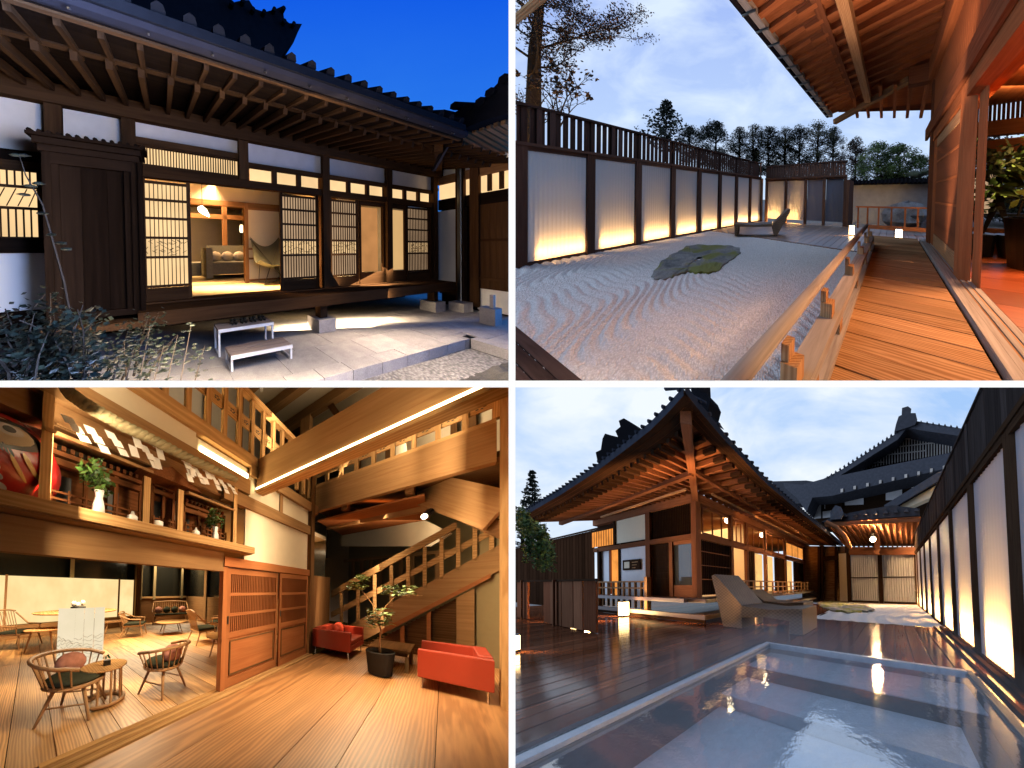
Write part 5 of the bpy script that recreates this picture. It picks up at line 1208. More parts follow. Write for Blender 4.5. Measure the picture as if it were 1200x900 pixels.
build('lounge_ceiling', MB().box(-11, -2.6, -4, rb + .1, 3.0, 3.1), M['cream_wall'], LW)
bp = thing('backlit_screen', (-10, 1.5, .4), 'glowing paper screen panel along the far side of the lounge', 'light panel')
def b_at(px): return s.at(px, 700, a=-10.2)[1]
def z_at(px, py): return s.at(px, py, a=-10.2)[2]
for x0, x1 in ((-40, 5), (8, 138), (140, 156)): build('panel', MB().box(-10.3, -10.2, b_at(x0), b_at(x1), z_at(80, 727), z_at(80, 677)), M['backlit'], bp)
for x0, x1 in ((5, 8), (138, 140), (156, 159)): build('panel_post', MB().box(-10.32, -10.17, b_at(x0), b_at(x1), z_at(80, 728), z_at(80, 676)), M['oakbeam'], bp)
build('panel_base', MB().box(-10.32, -10.15, b_at(-40), b_at(159), 0, z_at(80, 728)), M['oakbeam'], bp)
# furniture
SIN, COS = math.sin(R(42.4)), math.cos(R(42.4))
def depth(p): return -SIN * p[0] + COS * p[1]
def tub_chair(c, yaw, r_, lab, pad=None, hs=.42, hb=.72, ns=15, group='spindle back tub chairs in the lounge'):
    """open side faces yaw (0 = +a)."""
    t = thing('spindle_chair', (c[0], c[1], 0), lab, 'chair', group); W2 = M['chairwood']
    pol = lambda an, rr_, z: (c[0] + math.cos(an) * rr_, c[1] + math.sin(an) * rr_, z)
    build('seat', MB().lathe((c[0], c[1], hs - .05), [(r_ * .78, 0), (r_ * .86, .02), (r_ * .84, .045)], 20), W2, t, smooth=False)
    build('seat_pad', MB().lathe((c[0], c[1], hs - .004), [(r_ * .76, 0), (r_ * .8, .03), (r_ * .7, .065), (r_ * .3, .075)], 20), M['seatpad'], t, smooth=True)
    span = R(118); n = ns
    arc = [pol(yaw + math.pi + span * (2 * i / 24 - 1), r_ * (1.12 if abs(i - 12) < 10 else 1.05), hb - .10 * (abs(i - 12) / 12) ** 2) for i in range(25)]
    build('arm_rail', MB().tube(arc, .026, 8, sq=.75), W2, t, smooth=True)
    for i in range(n):
        f = 2 * (i + .5) / n - 1; an = yaw + math.pi + span * f * .97
        build('spindle', MB().tube([pol(an, r_ * .82, hs - .01), pol(an, r_ * 1.10, hb - .10 * abs(f) ** 2 * .95)], .010, 5), W2, t)
    for i in range(4):
        an = yaw + math.pi / 4 + i * math.pi / 2; build('leg', MB().tube([pol(an, r_ * .55, hs - .05), pol(an, r_ * 1.0, 0)], [.024, .014], 7), W2, t, smooth=True)
    for sg in (-1, 1): build('stretcher', MB().tube([pol(yaw + sg * math.pi / 4, r_ * .8, hs * .42), pol(yaw + sg * 3 * math.pi / 4, r_ * .8, hs * .42)], .010, 5), W2, t)
    if pad is not None:
        p = pol(pad, r_ * .5, hs + .16); build('cushion', MB().blob(p, .17, 12, (.5, .95, .8)), M['pinkpad'], t, smooth=True)
    return t
cA = (-3.42, .42); cB = (-3.18, 1.42)
tub_chair(cA, R(60), .36, 'nearest spindle tub chair with a pink cushion, front left of the lounge', R(190))
tub_chair(cB, R(200), .33, 'spindle tub chair right of the crescent footed table, pink cushion inside', R(20))
def ring_mark(c, r0, r1, t_='floor_inlay'):
    pass
def round_table(c, r_, z, lab, legs=3, crescent=False, nm='round_table'):
    t = thing(nm, (c[0], c[1], 0), lab, 'table', 'small round tables in the lounge')
    build('tabletop', MB().lathe((c[0], c[1], z - .03), [(r_ * .93, 0), (r_, .015), (r_, .03)], 28), M['oak'], t)
    if crescent:
        for i in range(7): an = R(-30 + i * 40); build('leg', MB().tube([(c[0] + math.cos(an) * r_ * .75, c[1] + math.sin(an) * r_ * .75, z - .03), (c[0] + math.cos(an) * r_ * .80, c[1] + math.sin(an) * r_ * .80, .04)], .017, 6), M['chairwood'], t)
        m = MB(); arc = [R(-45 + 270 * i / 24) for i in range(25)]
        m.tube([(c[0] + math.cos(x) * r_ * .85, c[1] + math.sin(x) * r_ * .85, .028) for x in arc], .045, 8, sq=.5); build('crescent_foot', m, M['chairwood'], t, smooth=True)
    else:
        for i in range(legs): an = 6.283 * i / legs + .5; build('leg', MB().tube([(c[0] + math.cos(an) * r_ * .6, c[1] + math.sin(an) * r_ * .6, z - .03), (c[0] + math.cos(an) * r_ * .92, c[1] + math.sin(an) * r_ * .92, 0)], [.022, .014], 6), M['chairwood'], t)
    return t
q = s.at(123, 779, z=.50); round_table((q[0], q[1]), .26, .50, 'round table on a crescent foot between the two nearest chairs', crescent=True)
o = thing('table_flower', (q[0] + .05, q[1] + .03, .5), 'tiny dark pot with a green sprig on the crescent footed table', 'pot plant'); build('pot', MB().box(q[0] + .0, q[0] + .07, q[1] - .02, q[1] + .05, .501, .57), M['blackpaint'], o); mb = MB(); leafquads(mb, (q[0] + .04, q[1], .61), .04, 16, .02); build('foliage', mb, M['leaf_small'], o, kind='stuff')
# curved slatted screen
p0, p1 = s.at(65, 786, z=0), s.at(120, 779, z=0)
scn = thing('curved_screen', ((p0[0] + p1[0]) / 2, (p0[1] + p1[1]) / 2, 0), 'curved white lit floor screen of upright panels with a wave pattern', 'screen')
zt = s.at(65, 713, a=p0[0])[2]
n = 6
for i in range(n):
    def cp(f): 
        bow = .16 * math.sin(math.pi * f); return (p0[0] + (p1[0] - p0[0]) * f + bow * .7, p0[1] + (p1[1] - p0[1]) * f - bow * .75)
    a_, b_2 = cp((i + .04) / n), cp((i + .96) / n)
    build('screen_panel', MB().prism([(*a_, .06), (*b_2, .06), (*b_2, zt), (*a_, zt)], (-.01, .01, 0)), M['screenpane'], scn)
    m = MB()
    for r_ in range(9):
        z = .16 + r_ * .055 + .03 * math.sin(i * 1.4 + r_)
        m.tube([(a_[0] + (b_2[0] - a_[0]) * u + .012, a_[1] + (b_2[1] - a_[1]) * u - .012, z + .022 * math.sin(u * 6.28 + i + r_ * 1.3)) for u in (0, .25, .5, .75, 1)], .0035, 4)
    build('wave_lines', m, M['tatami'], scn, kind='stuff')
build('screen_foot', MB().tube([(*cp(f), .035) for f in [j / 12 for j in range(13)]], .035, 6), M['oakdark'], scn)
# counter disc with ornament behind the screen
q = s.at(92, 716, z=.92)
ct = thing('oval_counter', (q[0], q[1], 0), 'wide round counter table behind the curved screen', 'table')
build('tabletop', MB().lathe((q[0], q[1], .89), [(.92, 0), (.95, .02), (.95, .035)], 36), M['oak'], ct)
build('column', MB().lathe((q[0], q[1], 0), [(.35, 0), (.35, .04), (.12, .08), (.12, .889)], 20), M['oakbeam'], ct)
q2 = s.at(92, 707, a=q[0]); o = thing('table_ornament', (q[0], q2[1], .925), 'black bowl holding a white bird shaped ornament on the round counter', 'ornament')
build('bowl', MB().lathe((q[0], q2[1], .926), [(.08, 0), (.17, .06), (.18, .12), (.15, .12)], 16), M['blackpaint'], o, smooth=True)
m = MB(); [m.blob((q[0] + dx, q2[1] + dy, 1.1 + dz), .07, 8, (1, 1, 1.3)) for dx, dy, dz in ((0, -.1, .04), (0, 0, .0), (0, .1, .06))]; build('bird', m, M['porcelain'], o, smooth=True)
def at0(px, py): q = s.at(px, py, z=0); return (q[0], q[1])
# other chairs
def lounge_chair(c, yaw, w_, lab, hb=.78, pad=True, settee=1, cush=0):
    t = thing('spindle_armchair' if settee == 1 else 'spindle_settee', (c[0], c[1], 0), lab, 'chair' if settee == 1 else 'settee', 'spindle armchairs further inside the lounge' if settee == 1 else None); W2 = M['chairwood']
    ca, sa = math.cos(yaw), math.sin(yaw)
    def P(u, v, z): return (c[0] + ca * u - sa * v, c[1] + sa * u + ca * v, z)         # u = forward, v = sideways
    hw = w_ / 2 * settee; hs = .38
    m = MB(); i0 = 0; m.add([P(-.28, -hw, hs - .04), P(.28, -hw, hs - .02), P(.28, hw, hs - .02), P(-.28, hw, hs - .04), P(-.28, -hw, hs), P(.28, -hw, hs + .02), P(.28, hw, hs + .02), P(-.28, hw, hs)], [(3, 2, 1, 0), (4, 5, 6, 7), (0, 1, 5, 4), (1, 2, 6, 5), (2, 3, 7, 6), (3, 0, 4, 7)]); st0 = build('seat', m, W2, t) or t
    m = MB().add([P(-.26, -hw + .02, hs + .02), P(.28, -hw + .02, hs + .022), P(.28, hw - .02, hs + .022), P(-.26, hw - .02, hs + .02), P(-.26, -hw + .02, hs + .07), P(.28, -hw + .02, hs + .08), P(.28, hw - .02, hs + .08), P(-.26, hw - .02, hs + .07)], [(3, 2, 1, 0), (4, 5, 6, 7), (0, 1, 5, 4), (1, 2, 6, 5), (2, 3, 7, 6), (3, 0, 4, 7)]); build('seat_pad', m, M['seatpad'], st0)
    build('back_rail', MB().tube([P(-.42, hw * f * 1.05, hb + .05 * (1 - f * f)) for f in (-1, -.6, -.2, .2, .6, 1)], .022, 7), W2, t)
    n = int(9 * settee)
    for i in range(n): f = 2 * (i + .5) / n - 1; build('spindle', MB().tube([P(-.27, hw * f * .95, hs), P(-.42, hw * f, hb)], .010, 5), W2, t)
    for sg in (-1, 1):
        build('armrest', MB().tube([P(-.40, hw * sg * 1.05, hb - .04), P(-.1, hw * sg * 1.12, hs + .22), P(.24, hw * sg * 1.12, hs + .20)], .02, 6), W2, t)
        build('arm_post', MB().tube([P(.2, hw * sg, hs), P(.22, hw * sg * 1.12, hs + .20)], .014, 5), W2, t)
        for u0, u1 in ((-.22, -.36), (.22, .30)): build('leg', MB().tube([P(u0, hw * sg * .9, hs - .02), P(u1, hw * sg * 1.08, 0)], [.022, .014], 6), W2, t)
    for i in range(cush):
        f = -.75 + 1.5 * i / max(1, cush - 1); build('cushion', MB().blob(P(-.18, hw * f, hs + .24), .2, 10, (.6, .9, .8)), M['pinkpad'] if i in (0, cush - 1) else M['seatpad'], t, smooth=True)
    return t
lounge_chair(at0(22, 758), R(50), .62, 'angular spindle armchair at the far left edge of the lounge', hb=.95)
lounge_chair(at0(158, 745), R(60), .62, 'spindle armchair seen side on below the right end of the glowing screen')
lounge_chair(at0(200, 730), R(-20), .85, 'spindle settee with four cushions in the far corner', settee=1.7, cush=4, hb=.98)
lounge_chair(at0(238, 752), R(80), .66, 'spindle armchair left of the sliding doors with a dark pad', hb=.92)
lounge_chair(at0(256, 742), R(230), .60, 'spindle armchair partly hidden by the nearer sliding door')
q = s.at(52, 737, z=.55); round_table((q[0], q[1]), .36, .55, 'round three legged table left of the curved screen')
q = s.at(201, 727, z=.45); round_table((q[0], q[1]), .52, .42, 'oval low table in front of the corner settee', 4)
q = s.at(262, 744, z=.45); round_table((q[0], q[1]), .42, .45, 'pale round table cut by the edge of the sliding door')
c_ = at0(133, 742); t = thing('low_stool', (*c_, 0), 'small timber stool behind the curved screen', 'stool')
build('seat', MB().box(c_[0] - .2, c_[0] + .2, c_[1] - .3, c_[1] + .3, .40, .45), M['chairwood'], t)
for sa_, sb_ in ((-1, -1), (-1, 1), (1, -1), (1, 1)): build('leg', MB().tube([(c_[0] + sa_ * .12, c_[1] + sb_ * .2, .40), (c_[0] + sa_ * .18, c_[1] + sb_ * .3, 0)], .02, 6), M['chairwood'], t)
# --- red armchairs
def red_chair(a0, a1, b0, b1, back_left, lab):
    t = thing('red_armchair', ((a0 + a1) / 2, (b0 + b1) / 2, 0), lab, 'armchair', 'pair of red leather armchairs'); L_ = M['redleather']; z0 = .17; zt_ = .60; th_ = .09
    def cush(x0, x1, y0, y1, zz0, zz1, nm, bev=.02):
        m = MB().box(x0, x1, y0, y1, zz0, zz1); o = build(nm, m, L_, t)
        if o: md = o.modifiers.new('round', 'BEVEL'); md.width = bev; md.segments = 3
    cush(a0, a1, b0, b0 + th_, z0, zt_, 'armrest'); cush(a0, a1, b1 - th_, b1, z0, zt_, 'armrest')
    if back_left: cush(a0, a0 + th_ * 1.6, b0 + th_ + .003, b1 - th_ - .003, z0, zt_ + .02, 'backrest'); x0, x1 = a0 + th_ * 1.6, a1
    else: cush(a1 - th_ * 1.6, a1, b0 + th_ + .003, b1 - th_ - .003, z0, zt_ + .02, 'backrest'); x0, x1 = a0, a1 - th_ * 1.6
    cush(x0 + .004, x1 - .004, b0 + th_ + .004, b1 - th_ - .004, z0, .30, 'base'); cush(x0 + .004, x1 - .004, b0 + th_ + .004, b1 - th_ - .004, .302, .42, 'seat_cushion', .035)
    for x in (a0 + .05, a1 - .05):
        for y in (b0 + .05, b1 - .05): build('leg', MB().tube([(x, y, z0), (x, y, 0)], .014, 6), M['chrome'], t)
red_chair(-2.38, -1.50, 4.72, 5.75, True, 'left red leather armchair against the corner post by the stairs')
o = None
red_chair(-.30, .50, 4.15, 5.0, False, 'right red leather armchair beside the pale edge post')
pm = MB().blob((-2.05, 5.5, .52), .24, 12, (.5, 1.1, .75)); o = build('throw_pillow', pm, M['redleather'], smooth=True); props(o, 'red pillow standing on the seat of the left red armchair', 'pillow') if o else 0
t = thing('side_table', (-.75, 4.95, 0), 'low dark brown side table behind the potted tree', 'table')
build('tabletop', MB().box(-1.15, -.45, 4.72, 5.5, .36, .40), M['oakdark'], t); build('apron', MB().box(-1.1, -.5, 4.78, 5.44, .28, .36), M['oakdark'], t)
for x in (-1.1, -.5):
    for y in (4.78, 5.42): build('leg', MB().box(x - .03, x + .03, y - .03, y + .03, 0, .28), M['oakbeam'], t)
c_ = at0(445, 790); t = thing('potted_tree', (c_[0], c_[1], 0), 'slender tree with glossy leaf clusters in a charcoal pot between the red chairs', 'potted tree')
build('pot', MB().lathe((c_[0], c_[1], 0), [(.15, 0), (.19, .02), (.235, .42), (.22, .43), (.20, .38)], 24), M['potgrey'], t, smooth=False)
build('soil', MB().lathe((c_[0], c_[1], .36), [(.2, 0), (.19, .02)], 16), M['bark'], t)
def pp(px, py, da=0): 
    Y = depth(c_) ; k_ = Y / 241.0; X = (px - 300) * k_; Z = (693 - py) * k_ + 1.5
    return (COS * X - SIN * Y + da, SIN * X + COS * Y, Z)
tr = MB(); tr.tube([(c_[0], c_[1], .37), pp(446, 752), pp(447, 738), pp(443, 728)], [.02, .017, .015, .012], 7); tr.tube([pp(447, 738), pp(440, 712), pp(432, 702), pp(424, 692)], [.012, .01, .008, .006], 6); tr.tube([pp(444, 728), pp(452, 710), pp(462, 700)], [.01, .008, .006], 6)
tr.tube([pp(462, 700), pp(480, 697), pp(495, 698)], [.006, .004, .003], 5)
build('trunk', tr, M['chairwood'], t, smooth=True)
random.seed(8)
for (px, py, rx, rz, n_) in ((445, 722, .22, .15, 110), (418, 686, .17, .08, 60), (424, 677, .12, .06, 30), (466, 692, .28, .08, 90), (455, 688, .12, .05, 16), (440, 730, .14, .07, 26)):
    c2 = pp(px, py)
    for k_ in range(n_):
        an = random.uniform(0, 6.28); rr_ = math.sqrt(random.random()); p = Vector((c2[0] + math.cos(an) * rx * rr_, c2[1] + math.sin(an) * rx * rr_, c2[2] + U(rz)))
        an2 = random.uniform(0, 6.28); l = random.uniform(.04, .075); u = Vector((math.cos(an2), math.sin(an2), U(.35))).normalized() * l; v = Vector((-math.sin(an2), math.cos(an2), U(.35))).normalized() * l * .5; dn = Vector((0, 0, -.012))
        m = MB().add([tuple(p - u), tuple(p + v * .9 - u * .2), tuple(p + v * .7 + u * .5), tuple(p + u + dn), tuple(p - v * .7 + u * .5), tuple(p - v * .9 - u * .2), tuple(p + dn)], [(0, 1, 6), (1, 2, 6), (2, 3, 6), (3, 4, 6), (4, 5, 6), (5, 0, 6)], None, random.random())
        build('leaf', m, M['leaf_gloss'], t)
HE = thing('hall_shell', (0, 9, 0), 'outer walls and dark ceiling boards closing the hall', 'wall', kind='structure')
build('end_wall', MB().box(-16, 3, 10.5, 10.6, 0, 9), M['cream_wall'], HE); build('side_wall', MB().box(2.6, 2.7, .3, 10.5, 0, 9), M['oakdark'], HE)
build('far_side_wall', MB().box(-13, -12.9, -5, 10.5, 0, 9), M['oakdark'], HE); build('hall_ceiling', MB().box(-13, 2.7, 1.5, 10.5, 7.6, 7.7), M['cream_wall'], HE)
for i in range(9): build('ceiling_beam', MB().box(-13, 2.6, 2 + i, 2.25 + i, 7.3, 7.59), M['oakbeam'], HE)
build('gallery_wall', MB().box(-4.6, -4.5, -1.0, 10.4, 3.2, 7.6), M['greyplaster'], HE)
for i in range(7): build('gallery_post', MB().box(-4.5, -4.4, .6 + i * 1.1, .75 + i * 1.1, 3.2, 7.6), M['oakdark'], HE)
build('cross_beam', MB().box(-12, 2.6, 6.6, 6.8, 6.2, 6.5), M['oakbeam'], HE)
# unseen lamps added to brighten the hall, shrine and balcony
LW_ = (1, .76, .47)
lamp('AREA', (-.9, 3.4, 3.15), 520, LW_, 1.0, to=(-.9, 3.4, 0), size2=10)
lamp('AREA', (-1.0, 1.2, 4.4), 620, LW_, .9, to=(-1.4, 1.8, 0), size2=4)
lamp('AREA', (-7, 2.0, 2.95), 1300, LW_, 2.4, to=(-7, 2.0, 0), size2=18)
lamp('AREA', (-3.6, 1.0, 2.95), 330, LW_, .8, to=(-3.4, 1.0, 0), size2=5)
lamp('AREA', (-1.2, 5.9, 3.3), 150, LW_, .7, to=(-1.0, 5.9, 0), size2=5)
lamp('AREA', (-1.6, .9, 2.5), 110, LW_, .5, to=(-2.9, 1.0, 2.6), size2=2.5)
lamp('AREA', (-.9, 3.9, 4.2), 260, LW_, 1.0, to=(-.9, 5.0, 4.3), size2=5)
lamp('AREA', (-1.4, 4.0, 5.0), 300, LW_, 1.0, to=(-2.4, 4.4, 4.2), size2=8)
lamp('AREA', (-10, 5.0, 2.9), 420, LW_, 1.2, to=(-10, 5.0, 0), size2=10)
lamp('AREA', (-1.4, 3.4, 6.4), 900, LW_, 1.5, to=(-1.8, 3.6, 0), size2=9)
lamp('AREA', (-1.4, 4.6, 5.6), 380, LW_, 1.5, to=(-1.4, 4.8, 9), size2=12)
lamp('AREA', (-1.2, 6.4, 3.3), 200, LW_, 2.0, to=(-1.6, 7.4, 0), size2=6)
lamp('SPOT', (-.3, 3.0, 3.1), 420, LW_, .05, to=(-.85, 4.4, .3)).data.spot_size = R(60)
# ================================================================ SET 4: open-air bath by the house
ST = S4; s = S4
M['wetdeck'] = wood('wet_dark_deck', (.17, .058, .026), (.06, .022, .011), .16, 1, .35, .25)
def wet(m, fac, rough):
    n = m.node_tree; b = next(x for x in n.nodes if x.type == 'BSDF_PRINCIPLED'); out = next(x for x in n.nodes if x.type == 'OUTPUT_MATERIAL'); b.inputs['Specular IOR Level'].default_value = 0
    g = n.nodes.new('ShaderNodeBsdfGlossy'); g.inputs['Roughness'].default_value = rough; mx = n.nodes.new('ShaderNodeMixShader'); mx.inputs[0].default_value = fac
    if b.inputs['Normal'].links: n.links.new(b.inputs['Normal'].links[0].from_socket, g.inputs['Normal'])
    n.links.new(b.outputs[0], mx.inputs[1]); n.links.new(g.outputs[0], mx.inputs[2]); n.links.new(mx.outputs[0], out.inputs[0])
wet(M['wetdeck'], .24, .07)
M['bathpost'] = wood('bath_fence_post', (.060, .032, .018), (.024, .013, .008), .55, 1, .2, .3)
M['bathboard'] = wood('bath_fence_board', (.060, .045, .040), (.024, .018, .016), .6, 1, .35, .4)
M['eavewood'] = wood('eave_wood', (.27, .115, .06), (.15, .06, .03), .55, 1, .22, .3)
M['eavedark'] = wood('eave_board_dark', (.055, .030, .018), (.025, .014, .009), .6, 1, .25, .3)
M['pooltile'] = stone_mat('pool_granite', (.74, .76, .80), (.58, .60, .65), .4, 9, .15, .004)
M['copingstone'] = stone_mat('coping_stone', (.40, .42, .46), (.26, .27, .31), .4, 9, .2, .004)
M['pooldark'] = stone_mat('pool_riser', (.10, .10, .10), (.05, .05, .05), .4, 9, .15, .004)
def water_mat():
    m, n, b, a, r, out = newmat('bath_water'); n.nodes.remove(b)
    g = n.nodes.new('ShaderNodeBsdfGlossy'); g.inputs['Roughness'].default_value = .03; g.inputs[0].default_value = (1, 1, 1, 1)
    t = n.nodes.new('ShaderNodeBsdfTransparent'); t.inputs[0].default_value = (.88, .93, .97, 1)
    f = n.nodes.new('ShaderNodeFresnel'); f.inputs[0].default_value = 1.12
    bp_ = n.nodes.new('ShaderNodeBump'); n.links.new(noise(n, mapn(n, a, (1, 1, 1)), 5.5, 3), bp_.inputs['Height']); bp_.inputs['Strength'].default_value = .22; bp_.inputs['Distance'].default_value = .02
    n.links.new(bp_.outputs[0], g.inputs['Normal']); n.links.new(bp_.outputs[0], f.inputs['Normal'])
    x = n.nodes.new('ShaderNodeMixShader'); n.links.new(f.outputs[0], x.inputs[0]); n.links.new(t.outputs[0], x.inputs[1]); n.links.new(g.outputs[0], x.inputs[2]); n.links.new(x.outputs[0], out.inputs[0]); return m
M['water'] = water_mat()
def pxprism(pts, b, d, nm, m_, par=None, **kw): return build(nm, MB().prism([s.at(x_, y_, b=b) for x_, y_ in pts], (0, d, 0)), m_, par, **kw)
def pxprisma(pts, a, d, nm, m_, par=None, **kw): return build(nm, MB().prism([s.at(x_, y_, a=a) for x_, y_ in pts], (d, 0, 0)), m_, par, **kw)
build('courtyard_ground', MB().sheet(lambda u, v: (-60 + 120 * u, -3 + 120 * v, -1.2), 4, 4), M['kerbside'], kind='structure')
# deck
dk = thing('bath_deck', (-6, 6, 0), 'dark wet deck boards reflecting the lamps beside the bath', 'decking', kind='structure')
a = -21.0
PA0, PA1, PB0, PB1 = -2.62, 1.02, .55, 4.72
while a < 2.0:
    w_ = .285; z = -.004 + U(.003)
    b0 = PB1 + .02 if (a + w_ > PA0 - .16 and a < PA1 + .02) else .35
    b1 = 9.1 if a > -3.0 else 16.0
    if a < 1.5: build('deck_board', MB().box(a + .012, a + w_ - .006, b0, b1, -.05, z), M['wetdeck'], dk)
    a += .292
# pool
pl = thing('bath_pool', (-.8, 2.6, -.1), 'sunken stone bath with pale underwater steps', 'pool', kind='structure')
build('coping', MB().box(PA0 - .12, PA0, .4, PB1 + .09, -.4, .016), M['copingstone'], pl)
build('coping', MB().box(PA0 + .001, PA1, PB1, PB1 + .09, -.4, .010), M['copingstone'], pl)
build('coping', MB().box(PA1, PA1 + .08, .4, PB1 + .09, -.4, .004), M['pooldark'], pl)
build('side_wall', MB().box(PA0 + .001, PA0 + .02, .4, PB1, -1.0, -.03), M['pooldark'], pl)
build('side_wall', MB().box(PA1 - .02, PA1 - .001, .4, PB1, -1.0, -.03), M['pooldark'], pl)
build('underwater_step', MB().box(PA0 + .02, PA1 - .02, 3.75, PB1 - .001, -1.0, -.20), M['pooltile'], pl)
build('step_riser', MB().box(PA0 + .02, PA1 - .02, 3.73, 3.749, -1.0, -.21), M['pooldark'], pl)
build('underwater_step', MB().box(PA0 + .02, PA1 - .3, 2.95, 3.72, -1.0, -.42), M['pooltile'], pl)
build('side_bench', MB().box(PA1 - .29, PA1 - .021, .4, 3.72, -1.0, -.36), M['pooldark'], pl)
build('pool_floor', MB().box(PA0 + .02, PA1 - .3, .4, 2.94, -1.0, -.62), M['pooltile'], pl)
o = build('water', MB().sheet(lambda u, v: (PA0 + .002 + (PA1 - PA0 - .004) * u, .4 + (PB1 - .4) * v, -.045), 8, 8), M['water'], kind='structure')
# gravel strip and rock
build('white_gravel', MB().sheet(lambda u, v: (-3.0 + 4.52 * u, 9.1 + 10.0 * v, -.01 + .03 * math.sin(u * 40 + 3 * math.sin(v * 9)) * (v < .5) + U(.008)), 90, 120), M['white_gravel'], kind='structure')
ol = [(958, 707), (963, 712), (975, 716), (995, 718), (1015, 717), (1025, 715), (1018, 712), (1008, 710), (1000, 708), (985, 706), (968, 705)]
O = [s.at(x_, y_, z=.03) for x_, y_ in ol]; mb = rock_mesh(O, 0, .14, 5)
o = build('garden_rock', mb, M['moss_rock']); props(o, 'flat brown grey rock in the pale gravel beyond the bath', 'rock')
# right fence
FA4 = 1.55; fb4 = [2.55, 4.42, 6.2, 8.05, 10.0, 12.0, 13.9, 15.8, 17.7]
FN4 = thing('bath_fence', (FA4, 8, 0), 'very tall fence right of the bath with board top and glowing frosted panels', 'fence')
for i, b in enumerate(fb4):
    b1 = fb4[i + 1] if i < len(fb4) - 1 else 19.4
    build('fence_post', MB().box(FA4 - .045, FA4 + .07, b - .10, b + .10, -.1, 3.58), M['bathpost'], FN4)
    build('panel', rib_sheet(b + .10, b1 - .10, .02, 3.50, FA4 + .02, .010, 12), M['pane'], FN4, smooth=True)
    build('bottom_rail', MB().box(FA4 - .04, FA4 + .06, b + .10, b1 - .10, -.1, .02), M['bathpost'], FN4)
    build('lamp_tube', MB().tube([(FA4 + .26, (b + b1) / 2 - .42, .36), (FA4 + .26, (b + b1) / 2 + .60, .36)], .14, 8), M['glow_bath'], FN4)
    build('head_rail', MB().box(FA4 - .05, FA4 + .07, b + .10, b1 - .10, 3.47, 3.584), M['bathpost'], FN4)
    n = 9; bw = (b1 - b) / n
    for j in range(n): build('top_board', MB().box(FA4 - .02 + U(.008), FA4 + .01, b + j * bw + .008, b + (j + 1) * bw - .008, 3.681, 4.80), M['bathboard'], FN4)
    build('board_batten', MB().box(FA4 - .05, FA4 - .025, b - .03, b + .03, 3.69, 4.79), M['bathboard'], FN4)
build('top_rail', MB().box(FA4 - .075, FA4 + .10, 1.0, 19.4, 3.585, 3.68), M['bathpost'], FN4)
build('cap', MB().box(FA4 - .06, FA4 + .06, 1.0, 19.4, 4.80, 4.85), M['bathboard'], FN4)

build('kerb', MB().box(1.17, 1.22, 1.0, 9.2, -.05, .03), M['bathpost'], FN4)
build('kerb', MB().box(1.34, 1.42, 1.0, 9.2, -.05, .05), M['bathpost'], FN4)
M['brownboard'] = wood('brown_wall_board', (.060, .026, .013), (.026, .011, .006), .7, 1, .3)
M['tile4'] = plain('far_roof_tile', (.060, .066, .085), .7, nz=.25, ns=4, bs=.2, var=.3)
# --- the house
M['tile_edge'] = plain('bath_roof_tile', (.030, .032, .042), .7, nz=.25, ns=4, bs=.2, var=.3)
H4 = thing('bath_house', (-7.15, 6.8, 0), 'cedar house with a sweeping hipped roof, raftered eaves and glowing rooms beside the bath', 'house')
CA, CB = -7.15, 6.8; ZF4 = .87
def swl(a):   # eave height along the left edge, from the photograph's sweep
    pass
EL = [s.at(x_, y_, b=3.4) for x_, y_ in ((803, 462), (785, 482), (764, 503), (740, 522), (700, 552), (657, 580), (612, 606))]
ER = [s.at(x_, y_, a=-3.83) for x_, y_ in ((806, 463), (824, 487), (850, 517), (897, 566), (940, 602), (975, 630))]
def interp(L_, ax, v):
    L2 = sorted(L_, key=lambda p: p[ax]); 
    if v <= L2[0][ax]: return L2[0][2]
    for i in range(len(L2) - 1):
        if L2[i][ax] <= v <= L2[i + 1][ax]: f = (v - L2[i][ax]) / (L2[i + 1][ax] - L2[i][ax]); return L2[i][2] * (1 - f) + L2[i + 1][2] * f
    return L2[-1][2]
ZW = 5.25; OV = 3.4; cornerL = (-3.85, 3.4)
zL = lambda a, b: interp(EL, 0, a) + (ZW - interp(EL, 0, a)) * min(1, max(0, (b - 3.4) / OV))
zR = lambda a, b: interp(ER, 1, b) + (ZW - interp(ER, 1, b)) * min(1, max(0, (-3.83 - a) / 3.32))
aend = -15.5; bend = 21.5
# soffits: board surfaces between eave and wall
def hipb(a): return min(CB, 3.4 + (-3.85 - a) * (OV / 3.3))
def sofL(u, v):
    a = -3.85 + (aend + 3.85) * u; b1 = hipb(a); b = 3.4 + (b1 - 3.4) * v; return (a, b, zL(a, b) + .12)
def hipa(b): return max(CA, -3.83 - (b - 3.4) * (3.32 / 3.4))
def sofR(u, v):
    b = 3.4 + (bend - 3.4) * u; a1 = hipa(b); a = -3.83 + (a1 + 3.83) * v; return (a, b, zR(a, b) + .12)
build('soffit', MB().sheet(sofL, 40, 6), M['eavewood'], H4); build('soffit', MB().sheet(sofR, 40, 6), M['eavewood'], H4)
